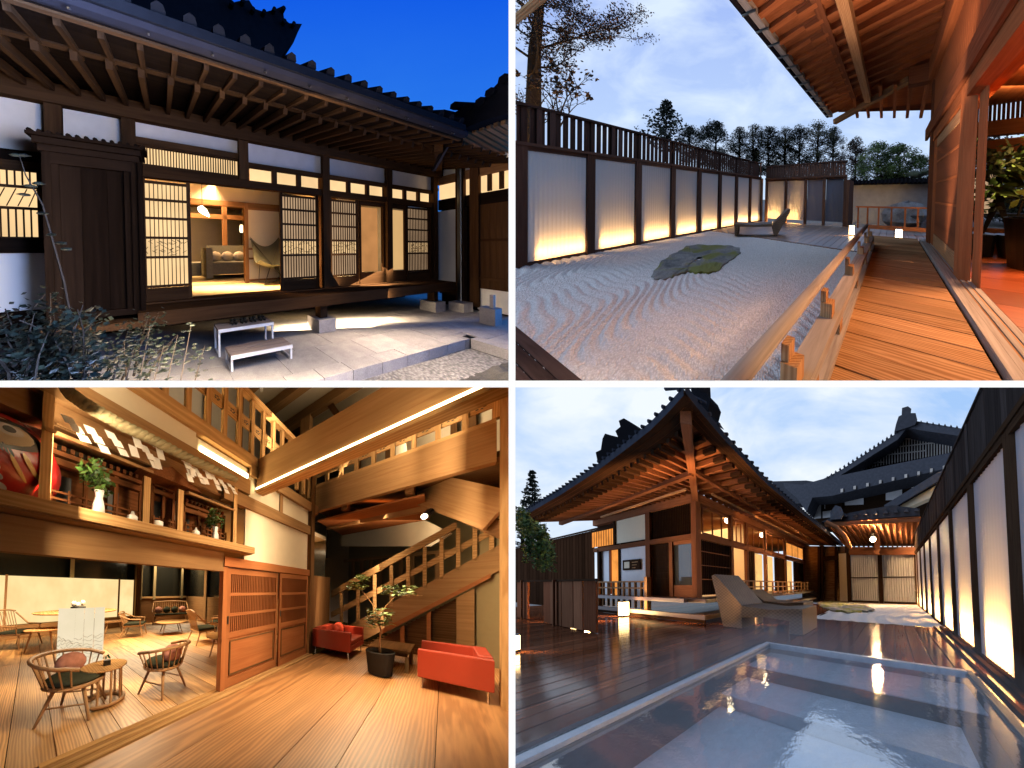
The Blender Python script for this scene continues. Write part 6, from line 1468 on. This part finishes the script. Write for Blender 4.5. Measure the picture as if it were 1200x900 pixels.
# dark eave band: broad boards at the edge
def bandL(u, v): a = -3.85 + (aend + 3.85) * u; b = 3.4 + .55 * v; return (a, b, zL(a, b) + .06 * v)
def bandR(u, v): b = 3.4 + (bend - 3.4) * u; a = -3.83 - .5 * v; return (a, b, zR(a, b) + .06 * v)
for k in range(3):
    def f1(u, v, k=k): return bandL(u, (k + v * .94) / 3)
    def f2(u, v, k=k): return bandR(u, (k + v * .94) / 3)
    build('eave_band_board', MB().sheet(f1, 40, 1), M['eavedark'], H4); build('eave_band_board', MB().sheet(f2, 40, 1), M['eavedark'], H4)
def edge_roof(u, v, side):
    if side == 0: a = -3.85 + (aend + 3.85) * u; b = 3.38; z = zL(a, 3.4)
    else: b = 3.4 + (bend - 3.4) * u; a = -3.81; z = zR(-3.83, b)
    if v < .4: return (a, b, z - .02 + .20 * v / .4)
    g_ = (v - .4) / .6 * 4.0
    if side == 0: a = -3.85 - g_ + (aend + 3.85 + g_) * u
    else: b = 3.4 + g_ + (bend - 3.4 - g_) * u
    return (a - (g_ if side else 0), b + (0 if side else g_), z + .18 + g_ * .42)
build('roof_edge', MB().sheet(lambda u, v: edge_roof(u, v, 0), 40, 5), M['tile_edge'], H4); build('roof_edge', MB().sheet(lambda u, v: edge_roof(u, v, 1), 40, 5), M['tile_edge'], H4)
n = 44
for i in range(n):
    u = (i + .5) / n; a = -3.85 + (aend + 3.85) * u; z = zL(a, 3.4) + .20; build('roof_tile', MB().tube([(a, 3.34, z - .01), (a, 4.2, z + .29)], .045, 6), M['tile_edge'], H4)
for i in range(56):
    b = 3.5 + i * .32; z = zR(-3.83, b) + .20; build('roof_tile', MB().tube([(-3.77, b, z - .01), (-4.6, b, z + .29)], .045, 6), M['tile_edge'], H4)
# rafters
a = -4.35
while a > aend:
    b1 = hipb(a) - .02
    if b1 > 4.1: build('rafter', MB().bar((a, 3.95, zL(a, 3.95) + .0), (a, b1, zL(a, b1) + .0), .10, .15), M['eavewood'], H4); build('rafter_tip', MB().bar((a, 3.86, zL(a, 3.86) - .03), (a, 4.3, zL(a, 4.3) - .03), .12, .12), M['eavedark'], H4)
    a -= .33
b = 4.0
while b < bend - .3:
    a1 = hipa(b) + .02
    if a1 < -4.5: build('rafter', MB().bar((-4.38, b, zR(-4.38, b)), (a1, b, zR(a1, b)), .10, .15), M['eavewood'], H4); build('rafter_tip', MB().bar((-4.28, b, zR(-4.28, b) - .03), (-4.7, b, zR(-4.7, b) - .03), .12, .12), M['eavedark'], H4)
    b += .42
hp = (s.at(803, 480, b=3.7), s.at(819, 577, b=6.7))
build('hip_rafter', MB().bar((-4.1, 3.65, zL(-4.1, 3.65) - .12), (CA, CB, 5.0), .24, .34), M['eavewood'], H4)
build('purlin', MB().bar((-5.6, 5.2, zL(-5.6, 5.2) - .16), (aend, 5.2, zL(aend, 5.2) - .16), .14, .16), M['eavewood'], H4)
build('purlin', MB().bar((-5.55, 5.1, zR(-5.55, 5.1) - .16), (-5.55, bend, zR(-5.55, bend) - .16), .14, .16), M['eavewood'], H4)
build('hanging_rod', MB().bar((-6.5, 5.75, zL(-6.5, 5.75) - .28), (-12.5, 5.75, zL(-12.5, 5.75) - .28), .07, .07), M['cedar'], H4)
build('hanging_rod', MB().bar((-6.05, 6.6, zR(-6.05, 6.6) - .28), (-6.05, 18, zR(-6.05, 18) - .28), .07, .07), M['cedar'], H4)
# walls
sw4 = lambda a0, a1, b0, b1, z0, z1, nm, m_: build(nm, MB().box(a0, a1, b0, b1, z0, z1), m_, H4)
sw4(CA - .14, CA + .14, CB - .14, CB + .14, ZF4, 5.2, 'corner_post', M['eavewood'])
sw4(aend, CA - .14, CB - .12, CB + .12, 4.85, 5.22, 'wall_beam', M['eavewood']); sw4(CA - .12, CA + .12, CB + .14, bend, 4.85, 5.22, 'wall_beam', M['eavewood'])
sw4(aend, CA - .14, CB - .10, CB + .08, 3.30, 3.52, 'lintel_beam', M['eavewood']); sw4(CA - .10, CA + .10, CB + .14, bend, 3.32, 3.55, 'lintel_beam', M['eavewood'])
fx = lambda px: s.at(px, 660, b=CB)[0]; fy = lambda px: s.at(px, 660, a=CA)[1]
def lat(a0, a1, z0, z1, b, axis, pitch=.11, m_='eavedark', back=True):
    if axis == 'a':
        if back: build('board_panel', MB().box(a0, a1, b + .03, b + .06, z0, z1), M['bathpost'], H4)
        k = Kit('lattice_slat', MB().box(-.02, .02, b - .01, b + .025, z0, z1), M[m_]); n = int((a1 - a0) / pitch)
        for i in range(n + 1): k.put((a0 + (a1 - a0) * i / max(1, n), 0, 0), H4)
    else:
        if back: build('board_panel', MB().box(b - .06, b - .03, a0, a1, z0, z1), M['bathpost'], H4)
        k = Kit('lattice_slat', MB().box(b - .025, b + .01, -.02, .02, z0, z1), M[m_]); n = int((a1 - a0) / pitch)
        for i in range(n + 1): k.put((0, a0 + (a1 - a0) * i / max(1, n), 0), H4)
# left facade
lat(fx(765), CA - .2, 3.55, 4.85, CB, 'a')
sw4(fx(759), fx(764), CB - .11, CB + .10, ZF4, 5.0, 'post', M['eavewood'])
sw4(fx(722), fx(757), CB, CB + .04, 3.62, 4.85, 'plaster_panel', M['cream_wall']); sw4(fx(720), fx(722), CB - .06, CB + .1, 3.3, 5.0, 'post', M['eavedark'])
M['orange_win'] = emit('orange_paper_window', (1, .36, .07), 1.1, .35, 1.5)
sw4(fx(694), fx(719), CB + .0, CB + .03, 3.62, 4.5, 'lit_window', M['orange_win'])
for i in range(9): sw4(fx(694) + i * .27, fx(694) + i * .27 + .03, CB - .02, CB - .001, 3.62, 4.5, 'window_bar', M['eavewood'])
sw4(fx(692), fx(720), CB - .03, CB + .05, 4.5, 4.62, 'window_head', M['eavedark'])
sw4(fx(727), fx(756), CB + .01, CB + .05, ZF4 - .1, 3.3, 'plaster_panel', M['plaster'])
sw4(fx(725), fx(727), CB - .03, CB + .06, ZF4 - .1, 3.3, 'door_stile', M['eavedark'])
sw4(fx(716), fx(725), CB + .04, CB + .06, ZF4 - .1, 3.3, 'lit_door', M['orange_win']); sw4(fx(714), fx(716), CB - .02, CB + .06, ZF4, 3.3, 'door_stile', M['eavewood'])
sw4(fx(704), fx(714), CB + .04, CB + .06, ZF4 - .1, 3.3, 'plaster_panel', M['plaster']); sw4(fx(702), fx(704), CB - .1, CB + .1, 0, 3.4, 'post', M['eavedark'])
z0, z1 = s.at(740, 668, b=CB)[2], s.at(740, 656, b=CB)[2]
sg = thing('wall_sign', (fx(741), CB - .03, z0), 'dark wooden wall sign with a pale notice on the white plaster', 'sign')
build('sign_board', MB().box(fx(731), fx(751), CB - .06, CB - .002, z0, z1), M['eavedark'], sg); build('notice', MB().box(fx(733), fx(739), CB - .07, CB - .061, z0 + .1, z1 - .1), M['cream_wall'], sg)
for i in range(3): build('lettering', MB().box(fx(742), fx(749) - .1 * i, CB - .066, CB - .0605, z1 - .16 - i * .14, z1 - .12 - i * .14), M['cedar'], sg)
sw4(fx(764), fx(785), CB + .03, CB + .06, ZF4, 3.3, 'door_panel', M['bathpost'])
for j in range(9): sw4(fx(764), fx(785), CB + .005, CB + .03, 1.15 + j * .26, 1.17 + j * .26, 'door_slat', M['eavedark'])
sw4(fx(785), fx(789), CB - .05, CB + .07, ZF4, 3.3, 'door_stile', M['eavewood'])
M['windowglass'] = plain('window_glass', (.04, .045, .05), .08)
sw4(fx(790), fx(810), CB + .02, CB + .04, ZF4 + .5, 3.2, 'window_pane', M['windowglass']); sw4(fx(789), fx(812), CB - .01, CB + .05, ZF4, ZF4 + .5, 'door_panel', M['eavewood'])
sw4(fx(790), fx(812), CB - .02, CB + .06, 3.15, 3.3, 'door_rail', M['eavewood'])
sw4(aend, CA, CB + .5, CB + .55, 0, 5, 'room_wall', M['bathpost']) if 0 else None
# right facade
for px in (857, 875, 897, 920, 942): sw4(CA - .1, CA + .1, fy(px) - .10, fy(px) + .10, ZF4, 5.0, 'post', M['eavewood'])
lat(CB + .2, fy(856), .95, 3.3, CA, 'b'); 
for z in (1.6, 2.2, 2.8): sw4(CA - .0, CA + .04, CB + .15, fy(856), z, z + .04, 'door_rail', M['eavewood'])
for j, (p0_, p1_) in enumerate(((824, 856), (858, 874), (876, 896), (898, 919), (921, 941))):
    sw4(CA - .03, CA + .01, fy(p0_), fy(p1_), 3.56, 3.66, 'transom_rail', M['eavewood']); sw4(CA - .03, CA + .01, fy(p0_), fy(p1_), 4.7, 4.8, 'transom_rail', M['eavewood'])
    n_ = 3
    for i in range(n_ + 1): v = fy(p0_) + (fy(p1_) - fy(p0_)) * i / n_; sw4(CA - .03, CA + .02, v - .03, v + .03, 3.66, 4.7, 'transom_post', M['eavewood'])
sw4(CA - .02, CA + .0, fy(921), fy(941), 3.7, 4.65, 'lit_transom', M['orange_win'])
M['roomglow'] = emit('lit_room_paper', (1, .58, .20), 1.3, .3, 1.2)
for (p0_, p1_, kind) in ((876, 884, 'w'), (884, 896, 'l'), (898, 908, 'l'), (908, 919, 'w'), (921, 930, 'l'), (930, 941, 'w')):
    if kind == 'w': lat(fy(p0_), fy(p1_), .95, 3.3, CA, 'b', .2)
    else: sw4(CA - .2, CA - .18, fy(p0_), fy(p1_), ZF4, 3.3, 'lit_screen', M['roomglow']); sw4(CA - .06, CA + .02, fy(p0_) - .03, fy(p0_) + .05, ZF4, 3.3, 'door_stile', M['eavewood'])
sw4(-13, CA - .1, CB + .1, bend, ZF4 - .1, ZF4, 'room_floor', M['redfloor']); sw4(-13, CA - .1, CB + .1, bend, 4.9, 5.0, 'room_ceiling', M['oakbeam'])
sw4(-13.1, -13, CB + .1, bend, ZF4, 4.9, 'room_wall', M['cream_wall']); sw4(-13, CA - .1, fy(878), fy(878) + .1, ZF4, 4.9, 'room_wall', M['cream_wall'])
sw4(aend, CA, CB + .12, CB + .16, 3.3, 5.0, 'room_wall', M['eavedark']) 
# veranda platform, steps, railings
sw4(CA, -6.2, CB - .5, bend, .70, ZF4 - .02, 'veranda_board', M['deckwood']); sw4(aend, CA, CB - .7, CB - .1, .70, ZF4 - .02, 'veranda_board', M['deckwood'])
sw4(-15, -6.7, 5.95, CB - .72, .14, .30, 'platform', M['deckwood']); sw4(-6.69, -5.9, 5.95, 20, .14, .30, 'platform', M['deckwood'])
sw4(-15, -5.95, 6.0, 6.05, .004, .14, 'platform_riser', M['bathpost'])
VR = thing('veranda_railing', (-6.3, 12, .8), 'pale cedar railing along the right veranda of the bath house', 'railing')
for z in (1.55, 1.25, .95): build('rail', MB().box(-6.34, -6.27, 8.4, 18.5, z, z + .06), M['cedar'], VR)
for i in range(15): build('baluster', MB().box(-6.345, -6.265, 8.45 + i * .7, 8.55 + i * .7, .85, 1.55), M['cedar'], VR)
VL = thing('short_railing', (-12, 6.5, .3), 'short cedar railing lit by the floor lantern left of the house corner', 'railing')
for z in (1.5, 1.2, .75): build('rail', MB().box(-14.6, -9.7, 6.3, 6.38, z, z + .07), M['cedar'], VL)
for i in range(11): build('baluster', MB().box(-14.6 + i * .48, -14.52 + i * .48, 6.29, 6.39, .3, 1.5), M['cedar'], VL)
build('end_post', MB().box(-9.9, -9.7, 6.25, 6.45, .0, 1.75), M['cedar'], VL)
# ridge ornaments
ro = thing('ridge_ornament', s.at(720, 530, b=5.0), 'dark spiky ridge end tiles above the left eave of the bath house', 'roof ornament')
pxprism([(700, 540), (698, 530), (704, 527), (706, 514), (709, 508), (716, 510), (724, 512), (721, 505), (727, 500), (725, 493), (731, 490), (738, 494), (743, 502), (748, 506), (752, 520), (752, 540)], 5.0, .6, 'ornament', M['tile'], ro)
ro = thing('ridge_ornament', s.at(826, 470, b=5.0), 'dark ridge end tile beside the roof corner at the top of the picture', 'roof ornament')
pxprism([(806, 440), (819, 440), (820, 460), (828, 461), (832, 470), (829, 482), (836, 492), (815, 480)], 5.0, .5, 'ornament', M['tile'], ro)
# left dark wall and lit board fence
wl_ = thing('slat_wall', (-18, 9, 0), 'dark vertical board wall behind the left fence', 'wall')
for i in range(26): 
    x0, x1 = s.at(603 + i * 3.6, 690, b=8.2)[0], s.at(603 + (i + 1) * 3.6, 690, b=8.2)[0]
    build('board', MB().box(x0 + .03, x1 - .03, 8.2, 8.26 + U(.02), -.5, s.at(650, 632, b=8.2)[2]), M['brownboard'], wl_)
build('cap_rail', MB().box(s.at(604, 640, b=8.1)[0], s.at(700, 640, b=8.1)[0], 8.1, 8.18, s.at(650, 632, b=8.2)[2], s.at(650, 632, b=8.2)[2] + .1), M['eavedark'], wl_)
BF = thing('board_fence', (-10, 3.3, 0), 'low dark board fence with warm light shining between its boards', 'fence')
f3 = lambda px: s.at(px, 700, b=3.3)[0]
for x0, x1, top in ((606, 618, 682), (637, 645, 682), (645, 652, 682), (653, 657, 682), (658, 671, 682), (672, 682, 682), (684, 698, 682)):
    build('board', MB().box(f3(x0), f3(x1), 3.3, 3.36, .02, 1.50), M['redwood_d'] if x0 in (637, 684, 606) else M['eavewood'], BF)
build('top_rail', MB().box(f3(600), f3(700), 3.27, 3.39, 1.503, 1.57), M['eavedark'], BF)
for px in (614, 652): build('pole', MB().box(f3(px) - .04, f3(px) + .04, 3.2, 3.26, -.05, 1.56), M['eavewood'], BF)
lamp('POINT', (f3(648), 4.3, .4), 420, WARMER, .1); lamp('POINT', (f3(612), 2.6, .5), 260, WARMER, .08)
for px_, py_, h_, lab_ in ((603, 764, .34, 'half hidden floor lantern glowing at the far left edge of the deck'), (672, 728, .9, 'narrow lantern glowing behind the board fence')):
    q = s.at(px_, py_, z=0) if px_ < 650 else (s.at(px_, 715, b=3.9)[0], 3.9, 0); floor_lantern((q[0], q[1], 0.0), h_, .07, lab_)
# lanterns, lamps
ST = S4
q = s.at(731, 722, z=0); floor_lantern((q[0], q[1], 0.0), .62, .16, 'bright floor lantern on the wet deck before the short railing')
q = s.at(991, 704, z=0); floor_lantern((q[0], q[1] - .4, 0.0), .75, .22, 'bright floor lantern at the far left of the corrugated wall')
def bulb(px, py, b, r_, lab, a=None):
    q = s.at(px, py, b=b) if a is None else s.at(px, py, a=a); t = thing('ceiling_lamp', q, lab, 'lamp', 'bare bulbs under the eaves'); build('bulb', MB().blob(q, r_, 12), M['lampglow'], t, smooth=True)
    build('fitting', MB().tube([(q[0], q[1], q[2] + r_ * .8), (q[0], q[1], q[2] + r_ * 2)], r_ * .6, 8), M['metal_dark'], t); return q
bulb(852, 610, 0, .14, 'glowing bulb under the eave just right of the corner post', a=-7.6); bulb(893, 627, 0, .16, 'second glowing bulb under the eave over the lit rooms', a=-7.6)
qb = bulb(1023, 632, 17.0, .20, 'brightest bulb on the gate post at the end of the garden')
# loungers
def big_lounger(c, w_, L1, hs, Lb, hb, lab):
    """foot to the right (+a), head raised at the left."""
    t = thing('woven_lounger', (c[0], c[1], 0), lab, 'lounger', 'woven loungers beside the bath')
    def slab(pts, nm): 
        P = [(c[0] + u, c[1], z) for u, z in pts]; build(nm, MB().prism(P, (0, w_, 0)), M['wicker'], t)
    slab([(0, 0.01), (-.42, .01), (-.40, hs - .36), (-1.2, hs - .30), (-L1, hs - .36), (-L1, hs), (-L1 * .5, hs - .07), (-.3, hs), (0, hs)], 'seat')
    slab([(-L1 - .005, .01), (-L1 - .005, hs + .02), (-L1 - Lb + .15, hb), (-L1 - Lb, hb - .05), (-L1 - Lb * .62, .01)], 'backrest')
q = s.at(937, 738, z=0)
big_lounger((-2.20, 5.9), 1.35, 2.05, .72, 1.25, 1.75, 'woven grey brown lounger nearest the bath with its back raised at the left')
big_lounger((-3.4, 9.3), 1.35, 2.0, .62, 1.0, 1.15, 'second woven lounger behind the first with its back raised')
# round chair set by the far end
q = s.at(966, 698, z=.1)
for j, (px, lab) in enumerate(((957, 'dark woven garden chair left of the small table under the far eave'), (988, 'dark woven garden chair right of the small table under the far eave'))):
    q = s.at(px, 702, z=.0); t = thing('garden_chair', (q[0], q[1] , 0), lab, 'chair', 'woven garden chairs at the far end')
    sc_ = .75
    build('seat', MB().lathe((q[0], q[1], .5), [(sc_ * .9, 0), (sc_, .08), (sc_ * .95, .16)], 16), M['wicker'], t)
    pts = [(q[0] + math.cos(R(x)) * sc_, q[1] + math.sin(R(x)) * sc_, 1.25 + .2 * math.sin(R(x - 0))) for x in range(-20, 201, 20)]; build('back_rail', MB().tube(pts, .07, 7), M['eavedark'], t)
    for x in range(-10, 200, 26): build('back_slat', MB().tube([(q[0] + math.cos(R(x)) * sc_, q[1] + math.sin(R(x)) * sc_, .6), (q[0] + math.cos(R(x)) * sc_, q[1] + math.sin(R(x)) * sc_, 1.25 + .2 * math.sin(R(x)))], .03, 5), M['eavedark'], t)
    for x in (45, 135, 225, 315): build('leg', MB().tube([(q[0] + math.cos(R(x)) * sc_ * .8, q[1] + math.sin(R(x)) * sc_ * .8, .5), (q[0] + math.cos(R(x)) * sc_ * .9, q[1] + math.sin(R(x)) * sc_ * .9, 0)], .045, 6), M['eavedark'], t)
q = s.at(971, 703, z=0); t = thing('garden_table', (q[0], q[1], 0), 'small round garden table between the two woven chairs', 'table'); build('tabletop', MB().lathe((q[0], q[1], .95), [(.6, 0), (.6, .05)], 18), M['cream_wall'], t); build('column', MB().lathe((q[0], q[1], 0), [(.3, 0), (.06, .05), (.06, .95)], 10), M['eavedark'], t)
# far wall of corrugated panels
FW4 = thing('corrugated_wall', (-.7, 19, 0), 'pale corrugated screen wall closing the gravel court', 'wall')
x0, x1 = s.at(997, 680, b=19)[0], s.at(1029, 680, b=19)[0]; x2, x3 = s.at(1035, 680, b=19)[0], s.at(1073, 680, b=19)[0]
M['corr'] = pane_mat('corrugated_plastic', .25, (.62, .60, .60))
for a0, a1 in ((x0, x1), (x2, x3)): build('panel', rib_sheet(a0, a1, .15, 3.75, 19.0, .04, 13, 'a'), M['corr'], FW4, smooth=True); build('bottom_rail', MB().box(a0, a1, 18.95, 19.05, 0, .15), M['bathpost'], FW4); build('cross_rail', MB().box(a0, a1, 18.93, 18.95, 1.9, 1.97), M['bathpost'], FW4)
for px in (995, 1032, 1075): x = s.at(px, 680, b=18.9)[0]; build('wall_post', MB().box(x - .15, x + .15, 18.8, 19.1, 0, 3.9), M['bathpost'], FW4)
build('rear', MB().box(x0 - 1, x3 + 1, 19.6, 19.7, 0, 4), M['cream_wall'], FW4)
# gate porch with lit soffit
GP = thing('porch_roof', (-1, 17.5, 5), 'low tiled porch roof with a warm lit raftered soffit at the end of the court', 'roof')
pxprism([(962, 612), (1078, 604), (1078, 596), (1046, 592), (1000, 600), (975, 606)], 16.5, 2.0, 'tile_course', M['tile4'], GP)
build('soffit', MB().prism([s.at(966, 613, b=16.5), s.at(1079, 606, b=16.5), s.at(1079, 640, b=19.2), s.at(990, 640, b=19.2)], (0, 0, .05)), M['eavewood'], GP)
for i in range(15):
    t_ = i / 14; p0 = s.at(970 + 106 * t_, 614 - 6 * t_, b=16.4); p1 = s.at(996 + 78 * t_, 640, b=19.1); build('rafter', MB().bar((p0[0], p0[1], p0[2] - .05), (p1[0], p1[1], p1[2] - .05), .10, .14), M['eavewood'], GP)
pxprism([(967, 617), (1079, 611), (1079, 607), (966, 613)], 16.35, .1, 'fascia', M['eavewood'], GP)
pxprism([(995, 650), (1076, 650), (1076, 641), (995, 641)], 18.6, .3, 'beam', M['eavewood'], GP)
pxprism([(1023, 598), (1032, 598), (1031, 650), (1025, 650)], 17.6, .25, 'gate_post', M['eavewood'], GP)
for i in range(9): pxprism([(975 + i * 12, 606 - i * .9), (978 + i * 12, 602 - i * .9), (981 + i * 12, 606 - i * .9)], 16.4, .6, 'edge_tile', M['tile4'], GP)
pxprism([(973, 609), (973, 600), (979, 592), (985, 594), (988, 602), (986, 608)], 16.3, .5, 'corner_tile', M['tile4'], GP)
SRf = thing('side_roof', (1, 20, 7), 'narrow dark tiled roof slope rising to the right above the porch', 'roof')
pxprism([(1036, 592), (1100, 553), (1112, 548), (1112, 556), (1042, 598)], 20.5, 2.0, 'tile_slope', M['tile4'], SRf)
pxprism([(1044, 599), (1102, 566), (1102, 578), (1052, 600)], 20.8, 1.0, 'lit_wall', M['cream_wall'], SRf)
lk = thing('link_building', (-5, 19, 0), 'brown timber link between the bath house and the far house with a curved bracket', 'building')
pxprism([(940, 640), (996, 640), (996, 706), (940, 706)], 20.0, .3, 'wall', M['cedar'], lk)
for px in (958, 962, 978, 990): pxprism([(px, 640), (px + 3, 640), (px + 3, 704), (px, 704)], 19.8, .2, 'post', M['eavedark'], lk)
pxprism([(964, 652), (992, 650), (992, 655), (964, 657)], 19.7, .2, 'beam', M['eavedark'], lk)
build('curved_bracket', MB().tube([s.at(x_, y_, b=16.0) for x_, y_ in ((968, 612), (980, 618), (990, 628), (996, 642))], .16, 7), M['eavewood'], lk, smooth=True)
# far house with gable
FH = thing('far_house', (1, 28, 8), 'tall far house with a dark tiled gable roof and pale lattice under its ridge', 'house')
pxprism([(950, 580), (962, 574), (1080, 560), (1120, 560), (1120, 620), (950, 620)], 29.0, 2.0, 'wall', M['eavedark'], FH)
for x0_, x1_, y0_, y1_ in ((951, 962, 585, 608), (966, 976, 580, 596), (990, 1012, 573, 592), (1017, 1031, 570, 580), (1038, 1057, 573, 586), (1036, 1080, 562, 572), (964, 975, 598, 607)): pxprism([(x0_, y0_ + 1.5), (x1_, y0_), (x1_, y1_ - 1), (x0_, y1_)], 28.9, .1, 'plaster_panel', M['plaster'], FH)
pxprism([(967, 586), (987, 583), (987, 596), (967, 598)], 28.85, .15, 'shutter', M['eavedark'], FH)
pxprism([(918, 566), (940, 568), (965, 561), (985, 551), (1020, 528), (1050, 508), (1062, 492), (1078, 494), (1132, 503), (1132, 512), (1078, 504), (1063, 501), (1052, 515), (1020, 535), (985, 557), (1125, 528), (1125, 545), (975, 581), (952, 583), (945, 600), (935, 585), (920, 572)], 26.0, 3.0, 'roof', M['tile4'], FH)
pxprism([(985, 556), (1063, 500), (1130, 510), (1128, 530)], 28.0, .2, 'gable_board', M['eavedark'], FH)
M['paleslat'] = plain('weathered_lattice', (.52, .49, .47), .8)
for i in range(40):
    x = 992 + i * 3.3; top = 556 - (x - 985) * .71 + 3 if x < 1062 else 503 + (x - 1062) * .13; bot = 556 - (x - 985) * .185
    if bot - top > 1.5: pxprism([(x, bot - 2), (x + 1.3, bot - 2.2), (x + 1.3, top + 3), (x, top + 3)], 27.8, .1, 'gable_slat', M['paleslat'], FH)
for j in range(4):
    y = 545 - j * 9.5; xl = 985 + (556 - y) / .71 + 6; xr = min(1122, 985 + (556 - y) / .185 - 10)
    pxprism([(xl, y), (xr, y - (xr - xl) * .11), (xr, y - (xr - xl) * .11 - 1), (xl, y - 1)], 27.75, .05, 'gable_rail', M['paleslat'], FH)
pxprism([(1048, 506), (1050, 497), (1053, 488), (1057, 486), (1057, 478), (1064, 476), (1068, 479), (1067, 484), (1073, 484), (1075, 492), (1072, 498)], 25.8, .8, 'ridge_ornament', M['tile4'], FH)
for i in range(26):
    t_ = i / 25; 
    if i < 17: x = 968 + 80 * i / 16; y = 560 - (x - 968) * .66
    else: x = 1078 + (i - 17) * 7; y = 495 + (x - 1078) * .14
    pxprism([(x, y), (x + 1.4, y - 2.5), (x + 3, y)], 25.9, .6, 'ridge_tile', M['tile4'], FH)
for i in range(18): pxprism([(985 + i * 7.5, 577 - i * 1.7), (988 + i * 7.5, 576.4 - i * 1.7), (988 + i * 7.5, 572.5 - i * 1.7), (985 + i * 7.5, 573 - i * 1.7)], 25.9, .3, 'rafter_end', M['paleslat'], FH) if i % 2 == 0 else None
rf = thing('far_roof', (-8, 30, 12), 'low dark tiled ridge left of the far house', 'roof'); pxprism([(905, 564), (945, 563), (965, 566), (952, 590), (905, 590)], 31, 2, 'tile_slope', M['tile4'], rf)
# trees at the left
q = s.at(624, 640, b=9); h_ = s.at(624, 551, b=9)[2] - q[2]
conifer('conifer', q, h_, 1.25, 'dark pointed conifer behind the left eave', M['bark'], M['leaf_dark'], None, 3, 15, 11, .14, .25)
q = s.at(612, 650, b=8.5); h_ = s.at(612, 585, b=8.5)[2] - q[2]
clumptree('dark_bush', q, h_, 1.0, 'dark bushy tree low at the far left edge', M['bark'], M['leaf_dark'], None, 6, 22, 60, .10, .2)
t = thing('willow_branch', s.at(612, 640, b=3.0), 'bright green drooping branches hanging in at the left edge', 'foliage'); random.seed(4); lf = MB(); st_ = MB()
for i in range(34):
    px = 606 + random.random() * 40; top = 596 + (px - 606) * 1.0 + U(8); ln = random.uniform(18, 55) * (1 if px < 635 else .8); y = top; pts = []
    bb = 2.6 + U(.25); x_ = px
    while y < top + ln and y < 668: 
        p = s.at(x_, y, b=bb); pts.append(p); leafquads(lf, p, .09, 9, .055, (1, 1, 1)); y += 5; x_ += U(1.2) + .3
    if len(pts) > 1: st_.tube(pts, .008, 4)
build('stem', st_, M['bark'], t); build('foliage', lf, M['leaf_green'], t, kind='stuff')
m_ = bpy.data.materials.new('steam'); m_.use_nodes = True; m_.node_tree.nodes.clear(); o_ = m_.node_tree.nodes.new('ShaderNodeOutputMaterial'); p_ = m_.node_tree.nodes.new('ShaderNodeVolumePrincipled')
p_.inputs['Color'].default_value = (.9, .92, 1, 1); p_.inputs['Density'].default_value = .016; p_.inputs['Anisotropy'].default_value = .2; m_.node_tree.links.new(p_.outputs[0], o_.inputs['Volume'])
build('steam', MB().box(-2.6, 1.1, .4, 4.8, -.02, .75), m_, kind='stuff')
# lights of the court: bulb, lantern, and unseen lamps added to warm the house
lamp('AREA', (-5.6, 4.9, 1.0), 620, WARMER, .8, to=(-6.0, 5.2, 6), size2=8, spread=150)
lamp('AREA', (-5.4, 12, 1.2), 520, WARMER, .8, to=(-6.0, 12, 6), size2=50, spread=150)
lamp('AREA', (-5.2, 6.2, 1.0), 420, WARM, .5, to=(-7.2, 8.5, 2.6), size2=6)
lamp('AREA', (-10, 5.2, 1.0), 300, WARM, .5, to=(-10, 6.8, 2.4), size2=4)
lamp('AREA', (-10, 12, 4.8), 2200, WARM, 3, to=(-10, 12, 0), size2=50)
lamp('POINT', (qb[0], qb[1] - .4, qb[2]), 4200, WARM, .2)
q = s.at(991, 690, z=.6); lamp('POINT', (q[0], q[1] - .8, .6), 900, WARM, .15)
